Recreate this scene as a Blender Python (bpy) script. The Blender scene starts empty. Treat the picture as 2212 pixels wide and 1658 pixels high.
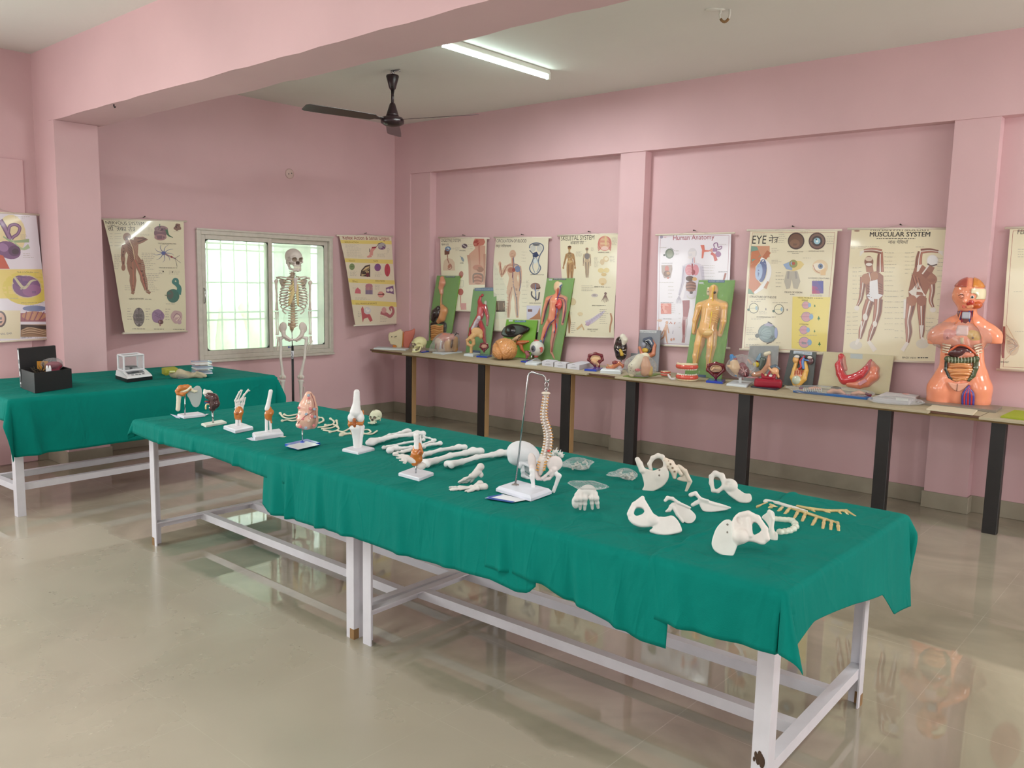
import bpy, math, random
import numpy as np
from mathutils import Vector, Matrix

# ------------------------------------------------------------------ camera, world, added window light, exposure
sc = bpy.context.scene
COL = sc.collection
PI = math.pi
F_PX, CX, CY = 1803.27, 1106.0, 829.0
CAM = np.array([7.28, -6.30, 1.55])


def cam_axes(yaw, pitch, roll):
    f = np.array([math.cos(pitch)*math.cos(yaw), math.cos(pitch)*math.sin(yaw), math.sin(pitch)])
    r = np.cross(f, [0, 0, 1]); r /= np.linalg.norm(r)
    u = np.cross(r, f)
    c, s = math.cos(roll), math.sin(roll)
    return c*r + s*u, -s*r + c*u, f


RIGHT, UP, FWD = cam_axes(math.radians(131.024), math.radians(-7.195), math.radians(1.187))
_cd = bpy.data.cameras.new('camera')
_cd.sensor_width = 36.0
_cd.lens = F_PX / 2212.0 * 36.0
_cd.clip_start = 0.05
_co = bpy.data.objects.new('camera', _cd)
COL.objects.link(_co)
_co.matrix_world = Matrix(((RIGHT[0], UP[0], -FWD[0], CAM[0]), (RIGHT[1], UP[1], -FWD[1], CAM[1]),
                           (RIGHT[2], UP[2], -FWD[2], CAM[2]), (0, 0, 0, 1)))
sc.camera = _co

sc.view_settings.view_transform = 'Standard'
sc.view_settings.look = 'None'
sc.view_settings.gamma = 1.0
sc.view_settings.use_curve_mapping = False
sc.view_settings.exposure = 0.08

W = bpy.data.worlds.new('hazy_sky')
sc.world = W
W.use_nodes = True
_n = W.node_tree.nodes
_bg = _n['Background']
_sky = _n.new('ShaderNodeTexSky')
_sky.sky_type = 'HOSEK_WILKIE'
_sky.turbidity = 6.0
_sky.sun_direction = (0.3, -0.5, 0.8)
W.node_tree.links.new(_sky.outputs[0], _bg.inputs[0])
_bg.inputs[1].default_value = 1.6


def area(name, loc, direction, sx, sy, power, col):
    ld = bpy.data.lights.new(name, 'AREA')
    ld.shape = 'RECTANGLE'; ld.size = sx; ld.size_y = sy
    ld.energy = power; ld.color = col
    o = bpy.data.objects.new(name, ld)
    COL.objects.link(o)
    o.location = loc
    o.rotation_euler = Vector(direction).to_track_quat('-Z', 'Z').to_euler()
    return o


# area lamps added at openings in the unseen walls to brighten the room
DAY = (0.98, 1.0, 0.97)
for x_ in (1.6, 4.6, 7.6): area('added_window_light', (x_, -10.55, 1.75), (0, 1, 0.06), 1.9, 1.6, 36, DAY)
for y_, p_ in ((-7.4, 40), (-1.9, 135)): area('added_window_light', (11.35, y_, 1.75), (-1, 0, 0.06), 1.9, 1.6, p_, DAY)
for y_ in (-8.65, -5.95): area('added_window_light', (-0.05, y_, 1.55), (1, 0, 0.04), 1.8, 1.45, 62, DAY)
_sl = bpy.data.lights.new('sun', 'SUN'); _sl.energy = 24.0; _sl.angle = 0.01; _sl.color = (0.93, 1.0, 1.0)
_so = bpy.data.objects.new('sun', _sl); COL.objects.link(_so)
_so.rotation_euler = Vector((0.5, 0.3, 0.8)).to_track_quat('Z', 'Y').to_euler()


# ------------------------------------------------------------------ picking points of the place
def ray(px, py):
    return RIGHT*((px-CX)/F_PX) - UP*((py-CY)/F_PX) + FWD


def hit(axis, px, py, val):
    d = ray(px, py)
    return CAM + d*((val-CAM[axis])/d[axis])


def onx(px, py, x=0.0): return hit(0, px, py, x)
def ony(px, py, y=0.0): return hit(1, px, py, y)
def onz(px, py, z=0.0): return hit(2, px, py, z)
def mpp(P): return float(np.dot(np.asarray(P)-CAM, FWD))/F_PX


# ------------------------------------------------------------------ colours and materials
def lin(c):
    v = [(x/255.0) for x in c[:3]]
    v = [x/12.92 if x <= 0.04045 else ((x+0.055)/1.055)**2.4 for x in v]
    return (v[0], v[1], v[2], 1.0)


MATS = {}
GP, PP, MC = 'glossy_plastic', 'painted_plastic', 'matte_card'


def mat(name, col=None, rough=0.5, metal=0.0, spec=0.5, attr=False, coat=0.0, noise=0.0, nscale=8.0, bump=0.0, bscale=60.0, sss=0.0):
    m = bpy.data.materials.new(name); m.use_nodes = True
    nt = m.node_tree; b = nt.nodes['Principled BSDF']
    b.inputs['Roughness'].default_value = rough
    b.inputs['Metallic'].default_value = metal
    b.inputs['Specular IOR Level'].default_value = spec
    b.inputs['Coat Weight'].default_value = coat
    b.inputs['Coat Roughness'].default_value = 0.08
    if sss:
        b.inputs['Subsurface Weight'].default_value = sss
        b.inputs['Subsurface Radius'].default_value = (0.01, 0.008, 0.006)
    src = None
    if attr:
        a = nt.nodes.new('ShaderNodeAttribute'); a.attribute_name = 'Col'; src = a.outputs['Color']
    else:
        b.inputs['Base Color'].default_value = lin(col)
    tc = nt.nodes.new('ShaderNodeTexCoord')
    if noise:
        nz = nt.nodes.new('ShaderNodeTexNoise'); nz.inputs['Scale'].default_value = nscale; nz.inputs['Detail'].default_value = 6
        nt.links.new(tc.outputs['Object'], nz.inputs['Vector'])
        mr = nt.nodes.new('ShaderNodeMapRange'); mr.inputs[1].default_value = 0.25; mr.inputs[2].default_value = 0.75
        mr.inputs[3].default_value = 1-noise; mr.inputs[4].default_value = 1+noise
        nt.links.new(nz.outputs[0], mr.inputs[0])
        mx = nt.nodes.new('ShaderNodeVectorMath'); mx.operation = 'SCALE'
        if src is not None: nt.links.new(src, mx.inputs[0])
        else: mx.inputs[0].default_value = lin(col)[:3]
        nt.links.new(mr.outputs[0], mx.inputs['Scale']); src = mx.outputs[0]
    if src is not None: nt.links.new(src, b.inputs['Base Color'])
    if bump:
        nb = nt.nodes.new('ShaderNodeTexNoise'); nb.inputs['Scale'].default_value = bscale; nb.inputs['Detail'].default_value = 4
        nt.links.new(tc.outputs['Object'], nb.inputs['Vector'])
        bn = nt.nodes.new('ShaderNodeBump'); bn.inputs['Strength'].default_value = bump; bn.inputs['Distance'].default_value = 0.01
        nt.links.new(nb.outputs[0], bn.inputs['Height']); nt.links.new(bn.outputs[0], b.inputs['Normal'])
    MATS[name] = m
    return m


mat(PP, attr=True, rough=0.38, spec=0.45)          # moulded, colour per vertex
mat(GP, attr=True, rough=0.16, spec=0.6, coat=0.35)
mat('bone', attr=True, rough=0.55, spec=0.35, noise=0.05, nscale=30)
mat('printed_sheet', attr=True, rough=0.30, spec=0.5, coat=0.55)
mat(MC, attr=True, rough=0.75, spec=0.2)
mat('white_metal', (205, 203, 210), rough=0.35, spec=0.5, noise=0.05, nscale=14)
mat('rust_paint', (136, 104, 66), rough=0.8)
mat('chrome', (190, 190, 192), rough=0.18, metal=1.0)
mat('black_plastic', (20, 20, 21), rough=0.4)
mat('aluminium', (200, 194, 184), rough=0.45, metal=0.15, noise=0.08, nscale=20)


def film(name, tint, alpha, rough=0.1, bump=0.6, bscale=35.0):
    m = bpy.data.materials.new(name); m.use_nodes = True
    nt = m.node_tree; nt.nodes.clear()
    out = nt.nodes.new('ShaderNodeOutputMaterial'); mx = nt.nodes.new('ShaderNodeMixShader')
    tr = nt.nodes.new('ShaderNodeBsdfTransparent'); tr.inputs[0].default_value = (0.97, 0.98, 0.98, 1)
    pr = nt.nodes.new('ShaderNodeBsdfPrincipled'); pr.inputs['Base Color'].default_value = lin(tint); pr.inputs['Roughness'].default_value = rough
    tc = nt.nodes.new('ShaderNodeTexCoord'); nz = nt.nodes.new('ShaderNodeTexNoise'); nz.inputs['Scale'].default_value = bscale; nz.inputs['Detail'].default_value = 3
    nt.links.new(tc.outputs['Object'], nz.inputs['Vector'])
    bn = nt.nodes.new('ShaderNodeBump'); bn.inputs['Strength'].default_value = bump; bn.inputs['Distance'].default_value = 0.02
    nt.links.new(nz.outputs[0], bn.inputs['Height']); nt.links.new(bn.outputs[0], pr.inputs['Normal'])
    lw = nt.nodes.new('ShaderNodeLayerWeight'); lw.inputs[0].default_value = 0.25; nt.links.new(bn.outputs[0], lw.inputs['Normal'])
    mr = nt.nodes.new('ShaderNodeMapRange'); mr.inputs[3].default_value = alpha; mr.inputs[4].default_value = min(1, alpha+0.55)
    nt.links.new(lw.outputs['Fresnel'], mr.inputs[0]); nt.links.new(mr.outputs[0], mx.inputs[0])
    nt.links.new(tr.outputs[0], mx.inputs[1]); nt.links.new(pr.outputs[0], mx.inputs[2]); nt.links.new(mx.outputs[0], out.inputs[0])
    MATS[name] = m
    return m


film('clear_film', (235, 236, 238), 0.10)
film('milky_film', (232, 232, 234), 0.13)
film('clear_acrylic', (235, 238, 240), 0.10, 0.05, 0.0)


# ------------------------------------------------------------------ objects, tags
def tag(o, label=None, cat=None, group=None, kind=None):
    if label: o['label'] = label
    if cat: o['category'] = cat
    if group: o['group'] = group
    if kind: o['kind'] = kind
    return o


def empty(name, loc, rz=0.0, label=None, cat=None, group=None, tilt=None):
    o = bpy.data.objects.new(name, None); COL.objects.link(o)
    o.empty_display_size = 0.05
    o.location = [float(v) for v in loc]; o.rotation_euler = (0, 0, rz)
    return tag(o, label, cat, group)


def link_mesh(name, me, m, parent=None):
    o = bpy.data.objects.new(name, me); COL.objects.link(o)
    if m is not None and not me.materials:
        me.materials.append(MATS[m] if isinstance(m, str) else m)
    if parent is not None: o.parent = parent
    return o


def copy_tree(o, parent=None):
    c = o.copy(); COL.objects.link(c)
    if parent is not None: c.parent = parent
    for ch in [q for q in bpy.data.objects if q.parent == o]:
        copy_tree(ch, c)
    return c


def write_mesh(name, V, Fc, cols=None, smooth=True, face_cols=None):
    me = bpy.data.meshes.new(name)
    me.from_pydata([tuple(map(float, v)) for v in V], [], [tuple(map(int, f)) for f in Fc])
    if face_cols is not None:
        a = me.color_attributes.new('Col', 'FLOAT_COLOR', 'CORNER')
        buf = []
        for p in me.polygons: buf.extend(lin(face_cols[p.index])*p.loop_total)
        a.data.foreach_set('color', buf)
    elif cols is not None:
        a = me.color_attributes.new('Col', 'FLOAT_COLOR', 'POINT')
        a.data.foreach_set('color', np.asarray(cols, dtype=np.float32).ravel())
    if smooth is True: me.polygons.foreach_set('use_smooth', [True]*len(me.polygons))
    elif smooth: me.polygons.foreach_set('use_smooth', smooth)
    me.update()
    return me


def rot3(rx=0, ry=0, rz=0):
    return np.array(Matrix.Rotation(rz, 3, 'Z') @ Matrix.Rotation(ry, 3, 'Y') @ Matrix.Rotation(rx, 3, 'X'))


class MB:
    """polygon builder; s scales every coordinate"""
    def __init__(self, s=1.0, xf=None):
        self.V = []; self.F = []; self.C = []; self.S = []; self.s = s; self.xf = xf

    def add(self, V, Fc, col=(200, 200, 200), smooth=False):
        k = len(self.V)
        self.V.extend([tuple(v) for v in V])
        for f in Fc:
            self.F.append(tuple(i+k for i in f)); self.C.append(col); self.S.append(smooth)
        return self

    def box(self, c, h, col=(200, 200, 200), R=None, bevel=0.0):
        c = np.array(c, float); h = np.array(h, float)
        if bevel <= 0:
            P = [np.array((x, y, z))*h for x in (-1, 1) for y in (-1, 1) for z in (-1, 1)]
            Fc = [(0, 1, 3, 2), (4, 6, 7, 5), (0, 4, 5, 1), (2, 3, 7, 6), (0, 2, 6, 4), (1, 5, 7, 3)]
        else:
            b = min(bevel, *(h*0.98)); P = []; idx = {}
            for x in (-1, 1):
                for y in (-1, 1):
                    for z in (-1, 1):
                        s = np.array((x, y, z))
                        for ax in range(3):
                            q = s*(h-b); q[ax] = s[ax]*h[ax]
                            idx[(x, y, z, ax)] = len(P); P.append(q)
            Fc = []
            for ax in range(3):
                a1, a2 = (ax+1) % 3, (ax+2) % 3
                for sg in (-1, 1):
                    f = []
                    for u, v in ((-1, -1), (1, -1), (1, 1), (-1, 1)):
                        s = [0, 0, 0]; s[ax] = sg; s[a1] = u; s[a2] = v; f.append(idx[(*s, ax)])
                    Fc.append(tuple(f) if sg > 0 else tuple(reversed(f)))
                for u in (-1, 1):
                    for v in (-1, 1):
                        s0 = [0, 0, 0]; s1 = [0, 0, 0]
                        s0[ax], s1[ax] = -1, 1; s0[a1] = s1[a1] = u; s0[a2] = s1[a2] = v
                        f = (idx[(*s0, a1)], idx[(*s1, a1)], idx[(*s1, a2)], idx[(*s0, a2)])
                        Fc.append(f if u*v > 0 else tuple(reversed(f)))
            for x in (-1, 1):
                for y in (-1, 1):
                    for z in (-1, 1):
                        f = tuple(idx[(x, y, z, a)] for a in range(3))
                        Fc.append(f if x*y*z > 0 else tuple(reversed(f)))
        P = np.array(P)
        if R is not None: P = P @ np.array(R).T
        return self.add(P+c, Fc, col)

    def tube(self, pts, r, col=(200, 200, 200), n=10, flat=None, caps=True, smooth=True):
        """swept tube; r number or list; flat = (vector, factor) squashes the section along a direction"""
        P = [np.array(p, float) for p in pts]; m = len(P)
        R = [r]*m if np.isscalar(r) else list(r)
        T = [P[min(i+1, m-1)]-P[max(i-1, 0)] for i in range(m)]
        T = [t/(np.linalg.norm(t)+1e-12) for t in T]
        a = np.array((0, 0, 1.0)) if abs(T[0][2]) < 0.9 else np.array((1.0, 0, 0))
        U = np.cross(T[0], a); U /= np.linalg.norm(U)
        V = []
        for i in range(m):
            U = U - T[i]*np.dot(U, T[i]); U /= (np.linalg.norm(U)+1e-12)
            B = np.cross(T[i], U)
            for j in range(n):
                t = 2*PI*j/n
                o = (U*math.cos(t)+B*math.sin(t))*R[i]
                if flat is not None:
                    fv = np.array(flat[0], float); fv /= np.linalg.norm(fv)
                    o = o - fv*np.dot(o, fv)*(1-flat[1])
                V.append(P[i]+o)
        Fc = [(i*n+j, i*n+(j+1) % n, (i+1)*n+(j+1) % n, (i+1)*n+j) for i in range(m-1) for j in range(n)]
        self.add(V, Fc, col, smooth)
        if caps:
            k = len(self.V)-len(V)
            self.F.append(tuple(k+j for j in reversed(range(n)))); self.C.append(col); self.S.append(False)
            self.F.append(tuple(k+(m-1)*n+j for j in range(n))); self.C.append(col); self.S.append(False)
        return self

    def lathe(self, prof, col=(200, 200, 200), n=24, c=(0, 0, 0), smooth=True):
        V = []; c = np.array(c, float)
        for rr, z in prof:
            for j in range(n):
                t = 2*PI*j/n
                V.append(c+np.array((rr*math.cos(t), rr*math.sin(t), z)))
        m = len(prof)
        Fc = [(i*n+j, i*n+(j+1) % n, (i+1)*n+(j+1) % n, (i+1)*n+j) for i in range(m-1) for j in range(n)]
        Fc.append(tuple(reversed(range(n)))); Fc.append(tuple((m-1)*n+j for j in range(n)))
        return self.add(V, Fc, col, smooth)

    def ell(self, c, r, col=(200, 200, 200), n=14, R=None):
        r = np.array((r, r, r) if np.isscalar(r) else r, float); V = []; m = max(6, n//2+2)
        for i in range(m+1):
            ph = PI*i/m
            for j in range(n):
                t = 2*PI*j/n
                q = np.array((math.sin(ph)*math.cos(t), math.sin(ph)*math.sin(t), -math.cos(ph)))*r
                if R is not None: q = np.array(R) @ q
                V.append(q+np.array(c, float))
        Fc = [(i*n+j, i*n+(j+1) % n, (i+1)*n+(j+1) % n, (i+1)*n+j) for i in range(m) for j in range(n)]
        return self.add(V, Fc, col, True)

    def prism(self, poly, y0, y1, col=(200, 200, 200), plane='xz'):
        """closed polygon (a,b) extruded along the third axis from y0 to y1"""
        n = len(poly)
        def p3(a, b, y): return (a, y, b) if plane == 'xz' else ((a, b, y) if plane == 'xy' else (y, a, b))
        V = [p3(a, b, y0) for a, b in poly]+[p3(a, b, y1) for a, b in poly]
        Fc = [tuple(range(n)), tuple(reversed(range(n, 2*n)))]
        Fc += [(i, n+i, n+(i+1) % n, (i+1) % n) for i in range(n)]
        return self.add(V, Fc, col)

    def build(self, name, m, parent=None):
        V = np.array(self.V, float)*self.s
        if self.xf is not None: V = self.xf(V)
        me = write_mesh(name, V, self.F, face_cols=self.C, smooth=self.S)
        return link_mesh(name, me, m, parent)


# ------------------------------------------------------------------ blended solids (signed distances + surface nets)
def surface_nets(D, o, h):
    nx, ny, nz = D.shape
    S = D < 0
    cs = np.zeros((nx-1, ny-1, nz-1), int)
    for dx in (0, 1):
        for dy in (0, 1):
            for dz in (0, 1):
                cs += S[dx:nx-1+dx, dy:ny-1+dy, dz:nz-1+dz]
    act = (cs > 0) & (cs < 8)
    idx = -np.ones(act.shape, int); ijk = np.argwhere(act); n = len(ijk)
    idx[act] = np.arange(n)
    acc = np.zeros((n, 3)); cnt = np.zeros(n)
    cor = [(a, b, c) for a in (0, 1) for b in (0, 1) for c in (0, 1)]
    for a in cor:
        for ax in range(3):
            if a[ax]: continue
            b = list(a); b[ax] = 1
            da = D[ijk[:, 0]+a[0], ijk[:, 1]+a[1], ijk[:, 2]+a[2]]; db = D[ijk[:, 0]+b[0], ijk[:, 1]+b[1], ijk[:, 2]+b[2]]
            w = (da < 0) != (db < 0)
            t = da/(da-db+1e-20)
            p = np.tile(np.array(a, float), (n, 1)); p[:, ax] = t
            acc[w] += p[w]; cnt[w] += 1
    V = (ijk+acc/np.maximum(cnt, 1)[:, None])*h+o
    Q = []
    for ax in range(3):
        a1, a2 = (ax+1) % 3, (ax+2) % 3
        sl0 = [slice(None)]*3; sl1 = [slice(None)]*3
        sl0[ax] = slice(0, -1); sl1[ax] = slice(1, None)
        for a in (a1, a2):
            sl0[a] = slice(1, -1); sl1[a] = slice(1, -1)
        A = S[tuple(sl0)]; B = S[tuple(sl1)]
        e = np.argwhere(A != B)
        if not len(e): continue
        flip = A[tuple(e.T)]
        e = e.copy(); e[:, a1] += 1; e[:, a2] += 1
        def g(d1, d2):
            q = e.copy(); q[:, a1] -= d1; q[:, a2] -= d2
            return idx[tuple(q.T)]
        f = np.stack([g(1, 1), g(0, 1), g(0, 0), g(1, 0)], 1)
        f[~flip] = f[~flip][:, ::-1]
        Q.append(f)
    return V, (np.concatenate(Q) if Q else np.zeros((0, 4), int))


class Blob:
    def __init__(self, k=3.0, s=1.0, col=(205, 200, 196)):
        self.k = k; self.s = s; self.P = []; self.col = col; self.M = None

    def frame(self, R=None, t=(0, 0, 0)):
        self.M = None if R is None and not np.any(t) else (np.eye(3) if R is None else np.array(R, float), np.array(t, float))
        return self

    def _add(self, f, lo, hi, col, op, k):
        if self.M is not None:
            R, t = self.M; g = f
            f = lambda X: g((X-t) @ R)
            c = np.array([[x, y, z] for x in (lo[0], hi[0]) for y in (lo[1], hi[1]) for z in (lo[2], hi[2])]) @ R.T+t
            lo, hi = c.min(0), c.max(0)
        self.P.append((f, np.array(lo, float), np.array(hi, float), col or self.col, op, self.k if k is None else k))
        return self

    def cap(self, a, b, ra, rb=None, col=None, op='+', k=None):
        a = np.array(a, float); b = np.array(b, float); rb = ra if rb is None else rb
        d = b-a; L2 = np.dot(d, d)+1e-12
        def f(X):
            t = np.clip(((X-a) @ d)/L2, 0, 1)
            return np.linalg.norm(X-a-t[:, None]*d, axis=1)-(ra+(rb-ra)*t)
        return self._add(f, np.minimum(a-ra, b-rb), np.maximum(a+ra, b+rb), col, op, k)

    def path(self, pts, r, col=None, op='+', k=None):
        R = [r]*len(pts) if np.isscalar(r) else r
        for i in range(len(pts)-1): self.cap(pts[i], pts[i+1], R[i], R[i+1], col, op, k)
        return self

    def ell(self, c, r, col=None, R=None, op='+', k=None):
        c = np.array(c, float); r = np.array((r, r, r) if np.isscalar(r) else r, float); A = np.eye(3) if R is None else np.array(R, float)
        def f(X):
            q = (X-c) @ A
            k0 = np.linalg.norm(q/r, axis=1); k1 = np.linalg.norm(q/(r*r), axis=1)+1e-9
            return k0*(k0-1)/k1
        e = np.abs(A) @ r
        return self._add(f, c-e, c+e, col, op, k)

    def box(self, c, h, rnd=0.0, col=None, R=None, op='+', k=None):
        c = np.array(c, float); h = np.array(h, float); A = np.eye(3) if R is None else np.array(R, float)
        def f(X):
            q = np.abs((X-c) @ A)-(h-rnd)
            return np.linalg.norm(np.maximum(q, 0), axis=1)+np.minimum(q.max(1), 0)-rnd
        e = np.abs(A) @ h
        return self._add(f, c-e, c+e, col, op, k)

    def slab(self, poly, y0, y1, rnd=1.0, col=None, op='+', k=None):
        """polygon in x-z with its corners eased, thickness y0..y1"""
        Q = np.array(poly, float)
        for _ in range(2): N_ = np.roll(Q, -1, 0); Q = np.stack([Q*.78+N_*.22, Q*.22+N_*.78], 1).reshape(-1, 2)
        n = len(Q)
        def f(X):
            p = X[:, (0, 2)]; d = np.full(len(p), 1e18); sgn = np.ones(len(p))
            for i in range(n):
                a = Q[i]; b = Q[i-1]; e = b-a; w = p-a
                t = np.clip((w @ e)/(e @ e+1e-12), 0, 1)
                d = np.minimum(d, ((w-t[:, None]*e)**2).sum(1))
                c1 = p[:, 1] >= a[1]; c2 = p[:, 1] < b[1]; c3 = e[0]*w[:, 1] > e[1]*w[:, 0]
                al = (c1 & c2 & c3) | (~c1 & ~c2 & ~c3)
                sgn[al] *= -1
            d2 = np.sqrt(d)*sgn+rnd
            dy = np.abs(X[:, 1]-(y0+y1)/2)-((y1-y0)/2-rnd)
            return np.minimum(np.maximum(d2, dy), 0)+np.sqrt(np.maximum(d2, 0)**2+np.maximum(dy, 0)**2)-rnd
        lo = (Q[:, 0].min(), y0, Q[:, 1].min()); hi = (Q[:, 0].max(), y1, Q[:, 1].max())
        return self._add(f, lo, hi, col, op, k)

    def dist(self, X):
        d = np.full(len(X), 1e9)
        for f, lo, hi, col, op, k in self.P:
            e = f(X)
            if op == '-': e = -e; a, b = np.maximum(d, e), np.minimum(d, e); sg = 1
            else: a, b = np.minimum(d, e), np.maximum(d, e); sg = -1
            d = a+sg*(np.maximum(k-np.abs(d-e), 0)**2)/(4*k) if k > 0 else a
        return d

    def mesh(self, name, res=48, warp=None, h=None):
        pl = [p for p in self.P if p[4] == '+']
        lo = np.min([p[1] for p in pl], 0); hi = np.max([p[2] for p in pl], 0)
        pad = max(self.k*0.5, 0.01*(hi-lo).max())
        h = h or float((hi-lo).max()/res)
        lo = lo-pad-2*h; hi = hi+pad+2*h
        n = np.ceil((hi-lo)/h).astype(int)+1
        g = np.stack(np.meshgrid(*[lo[i]+h*np.arange(n[i]) for i in range(3)], indexing='ij'), -1).reshape(-1, 3)
        D = self.dist(g)
        if warp is not None: D = D+warp(g)
        V, Q = surface_nets(D.reshape(n), lo, h)
        C = np.zeros((len(V), 4), np.float32); C[:] = lin(self.col); best = np.full(len(V), 1e9)
        for f, a, b, col, op, k in self.P:
            if op == '-':
                if col is not self.col:
                    e = f(V); w = np.abs(e) < h*0.8; C[w] = lin(col); best[w] = -1e9
                continue
            e = f(V); w = e < best-1e-6
            best[w] = e[w]; C[w] = lin(col)
        return write_mesh(name, V*self.s, Q, cols=C)

    def build(self, name, m, parent=None, res=48, warp=None, h=None):
        return link_mesh(name, self.mesh(name, res, warp, h), m, parent)


def spline(pts, n=16):
    """Catmull-Rom through the points"""
    P = [np.array(p, float) for p in pts]; P = [2*P[0]-P[1]]+P+[2*P[-1]-P[-2]]; out = []
    for i in range(1, len(P)-2):
        for j in range(n):
            t = j/n; a, b, c, d = P[i-1:i+3]
            out.append(0.5*((2*b)+(c-a)*t+(2*a-5*b+4*c-d)*t*t+(3*b-a-3*c+d)*t**3))
    out.append(P[-2]); return out
# ------------------------------------------------------------------ room shell
def nodes_of(m): return m.node_tree.nodes, m.node_tree.links


def wall_paint(name, col, blot=0.07):
    m = mat(name, col, rough=0.72, spec=0.25, noise=blot, nscale=1.1, bump=0.12, bscale=18)
    return m


wall_paint('pink_distemper', (211, 176, 180))
wall_paint('ceiling_distemper', (222, 222, 216), 0.03)
wall_paint('soffit_plaster', (190, 172, 166), 0.06)
mat('skirting_tile', (150, 143, 126), rough=0.4, noise=0.14, nscale=6)
mat('junction_cover', (205, 178, 172), rough=0.6)


def floor_mat():
    m = bpy.data.materials.new('polished_floor_tile'); m.use_nodes = True
    nt = m.node_tree; N = nt.nodes; Lk = nt.links; b = N['Principled BSDF']
    tc = N.new('ShaderNodeTexCoord'); sep = N.new('ShaderNodeSeparateXYZ'); Lk.new(tc.outputs['Object'], sep.inputs[0])
    def noise(scale, detail=5, dist=0.0):
        n = N.new('ShaderNodeTexNoise'); n.inputs['Scale'].default_value = scale; n.inputs['Detail'].default_value = detail
        n.inputs['Distortion'].default_value = dist; Lk.new(tc.outputs['Object'], n.inputs['Vector']); return n.outputs[0]
    def mth(op, a, b_=None, c=None):
        n = N.new('ShaderNodeMath'); n.operation = op
        for i, v in enumerate((a, b_, c)):
            if v is None: continue
            if isinstance(v, (int, float)): n.inputs[i].default_value = v
            else: Lk.new(v, n.inputs[i])
        return n.outputs[0]
    def rng(v, a, b_, c, d):
        n = N.new('ShaderNodeMapRange'); n.inputs[1].default_value = a; n.inputs[2].default_value = b_; n.inputs[3].default_value = c; n.inputs[4].default_value = d
        Lk.new(v, n.inputs[0]); return n.outputs[0]
    # dry dusty area in front of the table, swept clean under it
    wob = mth('MULTIPLY', mth('SUBTRACT', noise(4.0), 0.5), 0.16)
    my = rng(mth('ADD', sep.outputs['Y'], wob), -4.22, -4.17, 1, 0)
    mx = rng(mth('ADD', sep.outputs['X'], wob), 1.95, 2.1, 0, 1)
    dust = mth('MULTIPLY', mth('MULTIPLY', my, mx), rng(noise(1.6, 8, 0.6), 0.3, 0.7, 0.7, 1.0))
    # tile joints, 0.6 m
    def joint(o, off):
        f = mth('ABSOLUTE', mth('SUBTRACT', mth('FRACT', mth('MULTIPLY', mth('ADD', o, off), 1/0.605)), 0.5))
        return rng(f, 0.4965, 0.4985, 0, 1)
    jt = mth('MAXIMUM', joint(sep.outputs['X'], 20.13), joint(sep.outputs['Y'], 20.09))
    base = N.new('ShaderNodeMix'); base.data_type = 'RGBA'
    base.inputs[6].default_value = lin((138, 130, 113)); base.inputs[7].default_value = lin((166, 157, 138))
    Lk.new(rng(noise(1.3, 8, 1.2), 0.35, 0.68, 0, 1), base.inputs[0])
    c2 = N.new('ShaderNodeMix'); c2.data_type = 'RGBA'; c2.inputs[7].default_value = lin((180, 170, 154))
    Lk.new(mth('MULTIPLY', dust, 0.75), c2.inputs[0]); Lk.new(base.outputs[2], c2.inputs[6])
    c3 = N.new('ShaderNodeMix'); c3.data_type = 'RGBA'; c3.inputs[7].default_value = lin((196, 190, 174))
    Lk.new(mth('MULTIPLY', jt, mth('MULTIPLY', rng(noise(5.0), 0.35, 0.7, 0.05, 0.7), 0.6)), c3.inputs[0]); Lk.new(c2.outputs[2], c3.inputs[6])
    Lk.new(c3.outputs[2], b.inputs['Base Color'])
    Lk.new(mth('ADD', rng(noise(2.5, 6), 0.35, 0.7, 0.008, 0.05), mth('MULTIPLY', dust, 0.30)), b.inputs['Roughness'])
    b.inputs['Specular IOR Level'].default_value = 1.0
    MATS['polished_floor_tile'] = m


floor_mat()
H = 3.20          # ceiling
BZ = 2.665        # underside of beams
PY = 0.11         # face of the recessed panels behind the pillars


def struct(name, mb, m, parent=None):
    o = mb.build(name, m, parent)
    if parent is None: o['kind'] = 'structure'
    return o


def slab(name, lo, hi, m):
    lo, hi = np.array(lo, float), np.array(hi, float)
    return struct(name, MB().box((lo+hi)/2, (hi-lo)/2), m)


X1, Y1 = 11.3, -10.5
slab('floor', (-0.3, Y1-0.3, -0.12), (X1+0.3, 0.4, 0.0), 'polished_floor_tile')
slab('ceiling', (-0.3, Y1-0.3, H), (X1+0.3, 0.4, H+0.15), 'ceiling_distemper')

# window wall (x = 0) with its opening
WY0, WY1, WZ0, WZ1 = -2.385, -0.868, 0.735, 1.935
mb = MB()
LW = ((-9.6, -7.7), (-6.9, -5.0))  # two further openings added out of view for more light
for a, b in ((Y1, LW[0][0]), (LW[0][1], LW[1][0]), (LW[1][1], WY0)): mb.box((-0.12, (a+b)/2, H/2), (0.12, (b-a)/2, H/2))
for a, b in LW:
    mb.box((-0.12, (a+b)/2, .4), (0.12, (b-a)/2, .4)); mb.box((-0.12, (a+b)/2, (2.3+H)/2), (0.12, (b-a)/2, (H-2.3)/2))
mb.box((-0.12, (WY1+0.4)/2, H/2), (0.12, (0.4-WY1)/2, H/2))
mb.box((-0.12, (WY0+WY1)/2, WZ0/2), (0.12, (WY1-WY0)/2, WZ0/2))
mb.box((-0.12, (WY0+WY1)/2, (WZ1+H)/2), (0.12, (WY1-WY0)/2, (H-WZ1)/2))
struct('wall_left', mb, 'pink_distemper')
# projecting plaster band low on the far left of that wall (sealed opening)
mb = MB()
mb.box((0.011, -4.34, 2.39/2), (0.011, .54, 2.39/2), bevel=0.008)
struct('trim_1', mb, 'pink_distemper')

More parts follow.
